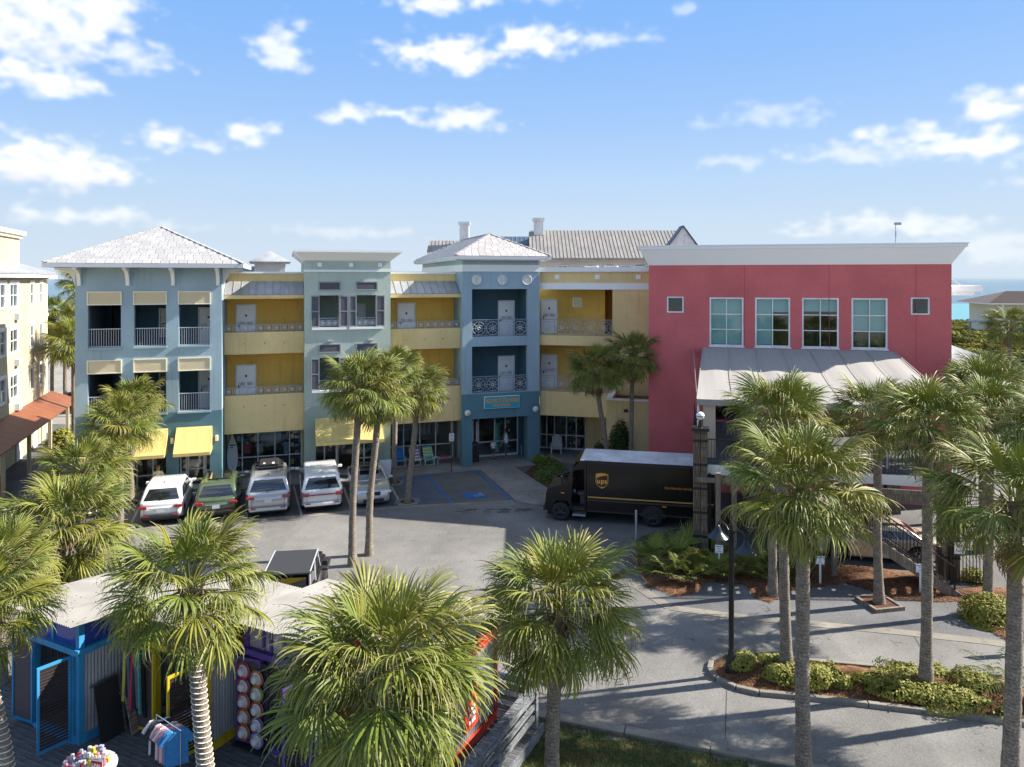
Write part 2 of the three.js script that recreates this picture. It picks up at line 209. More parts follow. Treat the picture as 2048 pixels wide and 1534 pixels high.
const group = (name) => { const g = new THREE.Group(); g.name = numbered(name); g.userData.kind = 'structure'; scene.add(g); return g; };
{ // pavement slabs in front of the shops
  const sw = group('pavement'), place = (f, s0, s1, n0, n1, ds, dn) => { for (let s = s0; s < s1 - .01; s += ds) for (let n = n0; n < n1 - .01; n += dn) { const a = Math.min(ds, s1 - s), b = Math.min(dn, n1 - n), [x, z] = f.at(s + a / 2, n + b / 2), m = mk('slab', B(a - .014, .12, b - .014), M.walk, sw); m.position.set(x, -.005, z); m.rotation.y = f.a; } };
  place(LW, -20.5, 5.2, -2.2, 1.35, 1.9, 1.775);
  place(RW, .2, 6.6, -3.2, .4, 1.6, 1.8);
  const wk = [[[-1.95, 42.35], [.1, 42.75], [1.2, 40.1], [-1.0, 39.6]], [[-1.0, 39.57], [1.2, 40.07], [1.95, 38.2], [-.3, 37.7]], [[-.3, 37.67], [1.95, 38.17], [3.2, 36.6], [3.4, 35.2], [1.75, 35.35], [.2, 36.1]]];
  for (const p of wk) mk('slab', EX(p.map(([x, Z]) => [x, Z]), .06).rotateX(-Math.PI / 2).translate(0, -.0, 0), M.concrete, sw);
}
function kerbStones(pts, w, h, step = 1.9) {
  const g = group('kerb'); let acc = [];
  for (let i = 0; i + 1 < pts.length; i++) { const a = new THREE.Vector2(...pts[i]), b = new THREE.Vector2(...pts[i + 1]), n = Math.max(1, Math.round(a.distanceTo(b) / step)); for (let k = 0; k < n; k++) { const p = a.clone().lerp(b, k / n), q = a.clone().lerp(b, (k + 1) / n), d = q.clone().sub(p).normalize().multiplyScalar(.008); p.add(d); q.sub(d); const L = p.distanceTo(q), m = mk('kerb_stone', RB(w, h, L, 0, 0, 0, .025, 2), M.kerb, g); m.position.set((p.x + q.x) / 2, h / 2 - .04, -(p.y + q.y) / 2); m.rotation.y = Math.atan2(q.x - p.x, -(q.y - p.y)); } }
}
kerbStones([[-.6, 18.75], [1.04, 18.28], [2.78, 17.73], [4.71, 17.11], [6.48, 16.48], [9, 15.6]], .3, .16);
kerbStones([[13.9, 17.8], [12.4, 18.15], [10.99, 18.48], [9.31, 18.85], [7.81, 19.19], [6.64, 19.37], [6.1, 19.62], [5.7, 20.05], [5.62, 20.5], [5.8, 20.95], [6.25, 21.3], [7.85, 21.12], [9.25, 20.87], [11.04, 20.55], [13.74, 20.2]], .15, .17);
function mound(name, pts, h, mat, res = .25) { // a bed that swells towards its middle
  const xs = pts.map((p) => p[0]), zs = pts.map((p) => p[1]), x0 = Math.min(...xs), x1 = Math.max(...xs), z0 = Math.min(...zs), z1 = Math.max(...zs);
  const inside = (x, z) => { let c = false; for (let i = 0, j = pts.length - 1; i < pts.length; j = i++) { const [a, b] = pts[i], [d, e] = pts[j]; if ((b > z) !== (e > z) && x < (d - a) * (z - b) / (e - b) + a) c = !c; } return c; };
  const dist = (x, z) => { let m = 9; for (let i = 0, j = pts.length - 1; i < pts.length; j = i++) { const [a, b] = pts[i], [d, e] = pts[j], t = clamp(((x - a) * (d - a) + (z - b) * (e - b)) / ((d - a) ** 2 + (e - b) ** 2)); m = Math.min(m, Math.hypot(x - a - t * (d - a), z - b - t * (e - b))); } return m; };
  const H = (x, z) => (inside(x, z) ? .03 + h * smooth(0, .9, dist(x, z)) + (fbm(x * 2.1, z * 2.1, 0, 5, 3) - .5) * .1 * smooth(0, .3, dist(x, z)) : -.05);
  const s = new THREE.Shape(pts.map((p) => new THREE.Vector2(...p))); const pos = [], ix = [], nx = Math.ceil((x1 - x0) / res), nz = Math.ceil((z1 - z0) / res);
  for (let j = 0; j <= nz; j++) for (let i = 0; i <= nx; i++) { const x = lerp(x0, x1, i / nx), z = lerp(z0, z1, j / nz); pos.push(x, H(x, z), -z); }
  for (let j = 0; j < nz; j++) for (let i = 0; i < nx; i++) { const a = j * (nx + 1) + i, b = a + 1, c = a + nx + 1, d = c + 1; if ([a, b, c, d].some((k) => pos[k * 3 + 1] > 0)) ix.push(a, b, d, a, d, c); }
  const g = new THREE.BufferGeometry(); g.setAttribute('position', new THREE.Float32BufferAttribute(pos, 3)); g.setIndex(ix); g.computeVertexNormals();
  struct(name, g, mat); return { H, inside, box: [x0, x1, z0, z1] };
}
const islandBed = mound('mulch_bed', [[13.9, 17.9], [12.4, 18.26], [10.99, 18.6], [9.31, 18.97], [7.81, 19.31], [6.7, 19.48], [6.18, 19.72], [5.83, 20.1], [5.75, 20.5], [5.9, 20.85], [6.3, 21.19], [7.85, 21], [9.25, 20.75], [11.04, 20.43], [13.9, 20]], .36, M.mulch, .16);
const cartBed = mound('mulch_bed', [[4.8, 28.67], [5.6, 31], [8.41, 30.57], [10.67, 28.67], [12.83, 28.17], [15.61, 27.22], [15.9, 25.9], [15.5, 24.9], [14.63, 24.91], [13.35, 25.1], [12.79, 25.91], [12.28, 26.45], [10.36, 25.91], [9.57, 25.5], [8.95, 24.8], [8.43, 25.3], [8.52, 26.33], [7.12, 26.55], [6.71, 25.7], [5.72, 25.26], [4.86, 26.33]], .07, M.mulch, .2);
const rightBed = mound('mulch_bed', [[15.95, 25.9], [16.98, 26.12], [19.5, 25.7], [17.2, 21.7], [15.3, 22.3], [15.06, 23.29], [15.4, 24.6]], .15, M.mulch, .2);
const hedgeBed = mound('mulch_bed', [[.55, 41.2], [1.3, 43.2], [3.3, 42.5], [3.4, 39.4], [2.4, 38.5], [1.5, 38.6]], .1, M.mulch, .2);
const lawn = mound('lawn', [[-.4, 18.4], [1.0, 18.1], [2.75, 17.55], [4.65, 16.94], [6.4, 16.3], [8.8, 15.4], [8, 12], [-1.5, 12], [-.9, 14.3], [.5, 17.3]], .05, M.grassG, .25);

// ---------- pieces of buildings ----------
function doorUnit(p, x, z, y, w = .91, h = 2.06, mat = M.door) {
  const d = mk('door', [BX(x - w / 2, x + w / 2, y, y + h, z, z + .045), ...[[-.21, .25, 1.25, .62], [.21, .25, 1.25, .62], [-.21, 1.05, 1.85, .32], [.21, 1.05, 1.85, .32]].map(([dx, a, b]) => BX(x + dx - .15, x + dx + .15, y + a, y + b, z + .045, z + .056))], mat, p);
  mk('door_frame', [BX(x - w / 2 - .08, x - w / 2 - .004, y, y + h + .08, z, z + .075), BX(x + w / 2 + .004, x + w / 2 + .08, y, y + h + .08, z, z + .075), BX(x - w / 2, x + w / 2, y + h + .004, y + h + .08, z, z + .075)], M.white, d);
  mk('handle', [B(.05, .16, .02, x - w / 2 + .08, y + 1.0, z + .066), bar(V3(x - w / 2 + .08, y + 1, z + .1), V3(x - w / 2 + .2, y + 1, z + .1), .012)], M.black, d);
  mk('number_plate', B(.1, .13, .008, x, y + 1.58, z + .052), M.plastic, d);
}
function windowUnit(p, x0, x1, y0, y1, z, nx, ny, fw = .06, frameMat = M.white, glass = M.glassTint, sill = true) {
  const bars = [BX(x0, x0 + fw, y0, y1, z - .03, z + .06), BX(x1 - fw, x1, y0, y1, z - .03, z + .06), BX(x0 + fw, x1 - fw, y0, y0 + fw, z - .03, z + .06), BX(x0 + fw, x1 - fw, y1 - fw, y1, z - .03, z + .06)];
  const mx = fw * .6, W = (x1 - x0 - 2 * fw), Hh = (y1 - y0 - 2 * fw);
  for (let i = 1; i < nx; i++) { const x = x0 + fw + W * i / nx; bars.push(BX(x - mx / 2, x + mx / 2, y0 + fw, y1 - fw, z - .02, z + .045)); }
  for (let j = 1; j < ny; j++) { const y = y0 + fw + Hh * j / ny; for (let i = 0; i < nx; i++) { const a = x0 + fw + W * i / nx + (i ? mx / 2 : 0), b = x0 + fw + W * (i + 1) / nx - (i < nx - 1 ? mx / 2 : 0); bars.push(BX(a, b, y - mx / 2, y + mx / 2, z - .02, z + .043)); } }
  const f = mk('window', bars, frameMat, p);
  for (let i = 0; i < nx; i++) for (let j = 0; j < ny; j++) mk('pane', B(W / nx - mx, Hh / ny - mx, .006, x0 + fw + W * (i + .5) / nx, y0 + fw + Hh * (j + .5) / ny, z), glass, f);
  if (sill) mk('sill', BX(x0 - .05, x1 + .05, y0 - .07, y0 - .003, z - .03, z + .1), frameMat, f);
  return f;
}
function barRailing(p, x0, x1, y0, y1, z, mat = M.railLight, step = .115) {
  const g = [BX(x0, x1, y1 - .04, y1, z - .02, z + .02), BX(x0, x1, y0, y0 + .035, z - .018, z + .018)], n = Math.round((x1 - x0) / step);
  for (let i = 0; i <= n; i++) { const x = lerp(x0 + .012, x1 - .012, i / n); g.push(BX(x - .01, x + .01, y0 + .035, y1 - .04, z - .01, z + .01)); }
  return mk('railing', g, mat, p);
}
function squareRailing(p, x0, x1, y0, y1, z) {
  const r = mk('railing', [BX(x0, x1, y1 - .04, y1, z - .025, z + .025), BX(x0, x1, y0, y0 + .03, z - .02, z + .02)], M.railGrey, p), n = Math.round((x1 - x0) / .42), h = y1 - y0 - .07;
  for (let i = 0; i < n; i++) { const a = lerp(x0, x1, i / n), b = lerp(x0, x1, (i + 1) / n), c = (a + b) / 2, y = (y0 + y1) / 2 - .005, q = h * .32; mk('railing_panel', [BX(a, a + .025, y0 + .03, y1 - .04, z - .012, z + .012), BX(c - q, c + q, y + q - .02, y + q, z - .01, z + .01), BX(c - q, c + q, y - q, y - q + .02, z - .01, z + .01), BX(c - q, c - q + .02, y - q + .02, y + q - .02, z - .01, z + .01), BX(c + q - .02, c + q, y - q + .02, y + q - .02, z - .01, z + .01), B(q * .9, q * .9, .02, c, y, z)], M.railLight, r); }
}
function wheelRailing(p, x0, x1, y0, y1, z, n) {
  const r = mk('railing', [BX(x0, x1, y1 - .04, y1, z - .025, z + .025), BX(x0, x1, y1 - .14, y1 - .12, z - .012, z + .012), BX(x0, x1, y0 + .04, y0 + .07, z - .018, z + .018), ...Array.from({ length: n + 1 }, (_, i) => { const x = lerp(x0 + .015, x1 - .015, i / n); return BX(x - .015, x + .015, y0, y1 - .04, z - .016, z + .016); })], M.railGrey, p);
  for (let i = 0; i < n; i++) {
    const cx = lerp(x0, x1, (i + .5) / n), cy = (y0 + .07 + y1 - .14) / 2, R = (y1 - y0 - .21) / 2 * .98, hw = (x1 - x0) / n / 2 - .02, g = [new THREE.TorusGeometry(R, .013, 5, 28), new THREE.TorusGeometry(R * .55, .012, 5, 22), new THREE.TorusGeometry(R * .2, .03, 5, 14)];
    for (let k = 0; k < 8; k++) { const a = k * Math.PI / 4; g.push(bar(V3(Math.cos(a) * R * .2, Math.sin(a) * R * .2, 0), V3(Math.cos(a) * (k % 2 ? R * 1.25 : R), Math.sin(a) * (k % 2 ? R * 1.12 : R), 0), .01, 4)); }
    g.push(BX(-hw, -R, -.012, .012, -.008, .008), BX(R, hw, -.012, .012, -.008, .008));
    mk('medallion', g.map((q) => q.translate(cx, cy, z)), M.railLight, r);
  }
}
function awning(p, x0, x1, yTop, yBot, zWall, out, mat) {
  const v = .16, side = [[0, yTop], [out, yBot], [out, yBot - v], [out - .015, yBot - v], [out - .015, yBot - .01], [0, yTop - .02]];
  const nS = 10, pos = [], ix = []; // gently sagging cloth
  for (let j = 0; j <= 8; j++) for (let i = 0; i <= nS; i++) { const t = j / 8, x = lerp(x0, x1, i / nS); pos.push(x, lerp(yTop, yBot, t) - .025 * Math.sin(Math.PI * t) * (1 - .5 * Math.cos(i / nS * Math.PI * 6)) , zWall + out * t); }
  for (let j = 0; j < 8; j++) for (let i = 0; i < nS; i++) { const a = j * (nS + 1) + i; ix.push(a, a + nS + 1, a + 1, a + 1, a + nS + 1, a + nS + 2); }
  const g = new THREE.BufferGeometry(); g.setAttribute('position', new THREE.Float32BufferAttribute(pos, 3)); g.setIndex(ix); g.computeVertexNormals();
  const tri = (x) => EX([[0, yTop], [out, yBot], [out, yBot - v], [0, yBot - v]], .012).rotateY(-Math.PI / 2).translate(x, 0, zWall);
  const a = mk('awning', g, mat, p); mk('valance', BX(x0, x1, yBot - v, yBot, zWall + out, zWall + out + .012), mat, a); mk('awning_side', tri(x0 + .012), mat, a); mk('awning_side', tri(x1), mat, a);
  mk('awning_frame', [bar(V3(x0 + .03, yBot - .03, zWall + out - .03), V3(x1 - .03, yBot - .03, zWall + out - .03), .018), bar(V3(x0 + .03, yBot - .03, zWall), V3(x0 + .03, yBot - .03, zWall + out - .03), .018), bar(V3(x1 - .03, yBot - .03, zWall), V3(x1 - .03, yBot - .03, zWall + out - .03), .018)], M.galv, a);
}
const tileMats = [[.49, .485, .48], [.54, .535, .53], [.46, .455, .455], [.51, .50, .49]].map((c) => std(c, .85, { map: T.tileN }));
const tilePink = [[.51, .485, .475], [.56, .54, .53], [.49, .45, .44], [.53, .51, .50]].map((c) => std(c, .85, { map: T.tileN }));
const tileGeo = boxUV(clean(new THREE.BoxGeometry(1, .05, 1)));
function tileSlope(parent, A, Bp, C, D, rowH, tw, mats, seed, many) { // A-B eave left to right (seen from outside), D-C the top edge
  const R = RNG(seed), len = A.clone().lerp(Bp, .5).distanceTo(D.clone().lerp(C, .5)), rows = Math.round(len / rowH), xa = Bp.clone().sub(A).normalize(), za = A.clone().lerp(Bp, .5).sub(D.clone().lerp(C, .5)), n = za.clone().addScaledVector(xa, -za.dot(xa)).normalize(); const up = n.clone().cross(xa).normalize();
  const bulk = [];
  for (let j = 0; j < rows; j++) {
    const t = (j + .5) / rows, l = A.clone().lerp(D, t), r = Bp.clone().lerp(C, t), w = l.distanceTo(r), k = Math.max(1, Math.round(w / tw)), off = (j % 2) * .5;
    for (let i = -1; i < k; i++) {
      let a = (i + off) / k, b = (i + 1 + off) / k; a = clamp(a); b = clamp(b); if (b - a < .1 / k) continue;
      const c = l.clone().lerp(r, (a + b) / 2).addScaledVector(up, .02 + R() * .008), m = new THREE.Matrix4().makeBasis(xa, up, n), tilt = new THREE.Matrix4().makeRotationX(.11 + R() * .03);
      m.multiply(tilt).scale(V3((b - a) * w - .022, 1, rowH * 1.1)).setPosition(c);
      if (many) bulk.push(tileGeo.clone().applyMatrix4(m));
      else { const q = new THREE.Mesh(tileGeo, mats[Math.floor(R() * mats.length)]); q.name = 'tile'; q.applyMatrix4(m); q.castShadow = q.receiveShadow = true; parent.add(q); }
    }
  }
  if (many) { const q = mk('tiles', bulk, mats[0], parent); q.userData.kind = 'stuff'; }
}
function hipRoof(p, x0, x1, z0, z1, y, rx0, rx1, rz0, rz1, ry, mats, seed, frontOnly, left) { // eave rectangle, ridge from (rx0,rz0) to (rx1,rz1)
  const e = [V3(x0, y, z1), V3(x1, y, z1), V3(x1, y, z0), V3(x0, y, z0)], a = V3(rx0, ry, rz1), b = V3(rx1, ry, rz0), pos = [], T3 = (u, v, w) => pos.push(...u.toArray(), ...v.toArray(), ...w.toArray());
  T3(e[0], e[1], a); T3(e[1], e[2], b); T3(e[1], b, a); T3(e[2], e[3], b); T3(e[3], e[0], a); T3(e[3], a, b); T3(e[0], e[2], e[1]); T3(e[0], e[3], e[2]);
  const g = new THREE.BufferGeometry(); g.setAttribute('position', new THREE.Float32BufferAttribute(pos, 3)); g.computeVertexNormals();
  const r = mk('roof', g, mats[2], p);
  mk('fascia', [BX(x0 - .02, x1 + .02, y - .2, y - .004, z1, z1 + .03), BX(x0 - .02, x1 + .02, y - .2, y - .004, z0 - .03, z0), BX(x0 - .03, x0, y - .2, y - .004, z0, z1), BX(x1, x1 + .03, y - .2, y - .004, z0, z1)], M.railLight, r);
  tileSlope(r, e[0], e[1], a, a, .36, .42, mats, seed); tileSlope(r, e[1], e[2], b, a, .36, .42, mats, seed + 1, true); tileSlope(r, e[3], e[0], a, b, .36, .42, mats, seed + 2, !left); tileSlope(r, e[2], e[3], b, b, .36, .42, mats, seed + 3, true);
  const cap = (u, v) => { const d = v.clone().sub(u), n = Math.round(d.length() / .4); for (let i = 0; i < n; i++) { const m = mk('hip_tile', beam(u.clone().addScaledVector(d, i / n).add(V3(0, .06, 0)), u.clone().addScaledVector(d, (i + 1.06) / n).add(V3(0, .05, 0)), .2, .05), mats[i % mats.length], r); } };
  cap(e[0], a); cap(e[1], a); if (rz0 !== rz1) cap(a, b);
  return r;
}
function storefront(p, x0, x1, y0, y1, z, xs, ty, doorAt) {
  const fw = .06, g = [BX(x0, x1, y0, y0 + .1, z - .05, z + .05), BX(x0, x1, y1 - fw, y1, z - .05, z + .05)], all = [x0, ...xs, x1];
  all.forEach((x) => g.push(BX(x - fw / 2, x + fw / 2, y0 + .1, y1 - fw, z - .048, z + .048)));
  const f = mk('shop_window', g, M.white, p);
  for (let i = 0; i + 1 < all.length; i++) { const a = all[i] + fw / 2, b = all[i + 1] - fw / 2; if (doorAt === i) continue; mk('transom_bar', BX(a, b, ty - .03, ty + .03, z - .045, z + .045), M.white, f); mk('pane', BX(a, b, y0 + .1, ty - .03, z - .003, z + .003), M.glass, f); mk('pane', BX(a, b, ty + .03, y1 - fw, z - .003, z + .003), M.glass, f); }
  return f;
}
function room(p, x0, x1, y1, z0, z1) { mk('shop_interior', [BX(x0, x1, 0.062, y1, z0 - .1, z0), BX(x0 - .1, x0, .062, y1, z0, z1), BX(x1, x1 + .1, .062, y1, z0, z1), BX(x0, x1, y1, y1 + .1, z0, z1), BX(x0, x1, .03, .06, z0, z1)], std([.5, .46, .4], .9), p); }
// ---------- blue corner tower with the pyramid roof ----------
{
  const t = inFrame('corner_tower', 'light blue corner tower with white tiled pyramid roof and yellow shop awnings', 'building', LW, -19.99, 1.3), w = 6.8, cols = [[.57, 2.05], [2.65, 4.13], [4.73, 6.22]], rows = [[4.31, 6.42, 7.11], [7.73, 9.87, 10.56]];
  const holes = []; for (const [a, b] of cols) for (const [y0, , y2] of rows) holes.push([a, y0, b, y2 - .05]);
  mk('wall', wallGeo(0, w, 4.3, 11.94, 0, .3, holes), M.blue, t);
  mk('lower_wall', [wallGeo(0, w, 0, 4.298, 0, .3, cols.map(([a, b]) => [a, .065, b, 2.75]))], M.teal, t);
  mk('side_wall', [BX(0, .3, 4.3, 11.94, -6.8, -.302), BX(w - .3, w, 4.3, 11.94, -6.8, -.302), BX(.302, w - .302, 4.3, 11.94, -6.8, -6.5)], M.blue, t);
  mk('side_wall', [BX(0, .3, 0, 4.298, -6.8, -.302), BX(w - .3, w, 0, 4.298, -6.8, -.302), BX(.302, w - .302, 0, 4.298, -6.8, -6.5)], M.teal, t);
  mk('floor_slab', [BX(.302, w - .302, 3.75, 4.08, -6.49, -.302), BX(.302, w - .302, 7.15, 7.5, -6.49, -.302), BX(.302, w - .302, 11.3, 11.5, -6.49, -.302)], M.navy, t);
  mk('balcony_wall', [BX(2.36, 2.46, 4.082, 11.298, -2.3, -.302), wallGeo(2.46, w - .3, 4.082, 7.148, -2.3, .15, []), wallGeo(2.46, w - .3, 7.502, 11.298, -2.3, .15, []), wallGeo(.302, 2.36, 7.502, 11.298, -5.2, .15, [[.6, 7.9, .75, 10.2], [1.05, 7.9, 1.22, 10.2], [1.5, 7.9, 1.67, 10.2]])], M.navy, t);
  for (const y of [4.08, 7.5]) { doorUnit(t, 5.95, -2.3, y); windowUnit(t, 3.45, 4.5, y + .55, y + 2.1, -2.28, 1, 2, .07, M.white, M.glassTint, false); }
  for (const [a, b] of cols) for (const [y0, y1, y2] of rows) {
    barRailing(t, a + .01, b - .01, y0 + .02, y0 + .95, -.12);
    const f = mk('shade_panel', [BX(a - .04, b + .04, y2 - .05, y2, .004, .06), BX(a - .04, b + .04, y1, y1 + .05, .004, .06), BX(a - .04, a + .01, y1 + .05, y2 - .05, .004, .06), BX(b - .01, b + .04, y1 + .05, y2 - .05, .004, .06)], M.creamTrim, t);
    mk('louvre', Array.from({ length: 11 }, (_, i) => B(b - a - .02, .05, .012, (a + b) / 2, lerp(y1 + .07, y2 - .08, i / 10), .02, 0, -.6)), M.louvreTan, f); mk('backing', BX(a - .02, b + .02, y1 + .02, y2 - .02, -.01, .003), M.louvreTan, f);
    mk('sill', BX(a - .06, b + .06, y0 - .09, y0 - .005, .003, .06), M.blue, t);
  }
  const br = (x, rot) => EX([[0, 10.85], [.1, 10.85], [.16, 11.15], [.34, 11.45], [.62, 11.6], [1.0, 11.66], [1.0, 11.75], [0, 11.75]], .17).rotateY(-Math.PI / 2);
  for (const x of [.28, 2.45, 4.55, 6.7]) mk('bracket', br().translate(x, 0, .002), M.trim, t);
  mk('bracket', br().rotateY(-Math.PI / 2).translate(-.002, 0, -.4), M.trim, t); mk('bracket', br().rotateY(Math.PI / 2).translate(w + .002, 0, -.6), M.trim, t);
  hipRoof(t, -1.1, w + 1.1, -7.9, 1.1, 11.96, 3.4, 3.4, -3.4, -3.4, 14.05, tileMats, 5, true, true);
  for (const [a, b] of [[.42, 2.12], [2.6, 4.22], [4.62, 6.34]]) awning(t, a, b, 3.5, 2.42, .004, 1.25, M.awningY);
  storefront(t, .57, 2.05, .065, 2.74, -.8, [1.3], .95); storefront(t, 2.65, 4.13, .065, 2.74, -.8, [3.4], .95);
  const sd = storefront(t, 4.73, 6.22, .065, 2.74, -.8, [5.0, 5.95], 1.0, 1);
  const gd = mk('glass_door', [BX(5.05, 5.13, .17, 2.6, -.83, -.77), BX(5.82, 5.9, .17, 2.6, -.83, -.77), BX(5.13, 5.82, .17, .3, -.83, -.77), BX(5.13, 5.82, 2.5, 2.6, -.83, -.77), BX(5.13, 5.82, 1.1, 1.16, -.82, -.78)], M.white, t); mk('pane', BX(5.13, 5.82, .3, 2.5, -.803, -.797), M.glass, gd); mk('handle', bar(V3(5.2, .95, -.74), V3(5.2, 1.3, -.74), .014), M.chrome, gd);
  room(t, .35, 6.45, 2.9, -5.8, -.9);
  for (const x of [2.36, 4.42, 6.56]) { const l = mk('wall_lamp', RB(.14, .3, .1, x, 2.85, .06, .02), M.creamTrim, t); }
}
// ---------- yellow gallery bays ----------
function yellowBay(label, s0, w, doors, mull) {
  const t = inFrame('gallery_bay', label, 'building', LW, s0, 0), a = .004, b = w - .004;
  for (const [y0, y1] of [[2.73, 4.81], [7.06, 8.26]]) mk('parapet', BX(a, b, y0, y1, -.25, 0), M.yellow, t);
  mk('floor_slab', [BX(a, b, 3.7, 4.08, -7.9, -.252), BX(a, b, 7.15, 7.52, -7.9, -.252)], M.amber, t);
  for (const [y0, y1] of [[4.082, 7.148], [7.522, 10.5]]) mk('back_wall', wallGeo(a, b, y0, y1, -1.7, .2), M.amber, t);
  for (const y of [4.08, 7.52]) for (const x of doors) { doorUnit(t, x, -1.7, y, .95, 2.16); mk('door_mat', B(.75, .02, .45, x, y + .011, -1.35), M.plastic, t); }
  squareRailing(t, a, b, 8.27, 8.69, -.12); squareRailing(t, a, b, 4.82, 5.24, -.12);
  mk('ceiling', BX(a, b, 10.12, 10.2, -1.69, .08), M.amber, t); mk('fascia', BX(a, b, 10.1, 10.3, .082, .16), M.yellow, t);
  const n = Math.round(w / .42), sl = Math.hypot(1.36, .72), ang = Math.atan2(.72, 1.36), roof = mk('metal_roof', B(w - .01, .02, sl, w / 2, 10.67, -.53, 0, ang), M.metalRoof, t);
  for (let i = 0; i < n; i++) { const x = lerp(a, b, (i + .5) / n), pw = (b - a) / n; mk('roof_panel', [B(pw - .03, .012, sl - .01, x, 10.69, -.53, 0, ang), B(.025, .05, sl, x - pw / 2 + .02, 10.705, -.53, 0, ang)], M.metalRoof, roof); }
  mk('roof_parapet', BX(a, b, 10.52, 11.5, -1.5, -1.22), M.yellow, t); mk('coping', BX(a, b, 11.502, 11.6, -1.56, -1.16), M.trim, t);
  mk('roof_deck', BX(a, b, 10.9, 11.1, -7.9, -1.502), M.roofPale, t); mk('rear_wall', BX(a, b, 0, 11.4, -8.2, -7.902), M.yellow, t);
  for (const x of [.24, .5, .75]) for (const y of [7.65, 4.2]) mk('drain_spout', new THREE.CylinderGeometry(.025, .025, .12, 8).rotateX(Math.PI / 2).translate(x * w, y, .05), M.brass, t);
  storefront(t, a + .2, b - .1, .065, 2.72, -2.0, mull.map((q) => a + .2 + (b - a - .3) * q), .95);
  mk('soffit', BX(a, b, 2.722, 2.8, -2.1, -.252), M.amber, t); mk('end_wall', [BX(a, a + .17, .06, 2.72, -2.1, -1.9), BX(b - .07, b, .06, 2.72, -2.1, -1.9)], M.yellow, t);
  room(t, a + .12, b - .12, 2.9, -7.2, -2.1); return t;
}
yellowBay('yellow gallery bay between the blue pyramid-roofed tower and the pale green block', -13.176, 4.17, [1.04], [.16, .38, .62, .83]);
yellowBay('yellow gallery bay between the pale green block and the blue tower with shop sign', -4.3, 4.29, [1.32], [.25, .5, .75]);
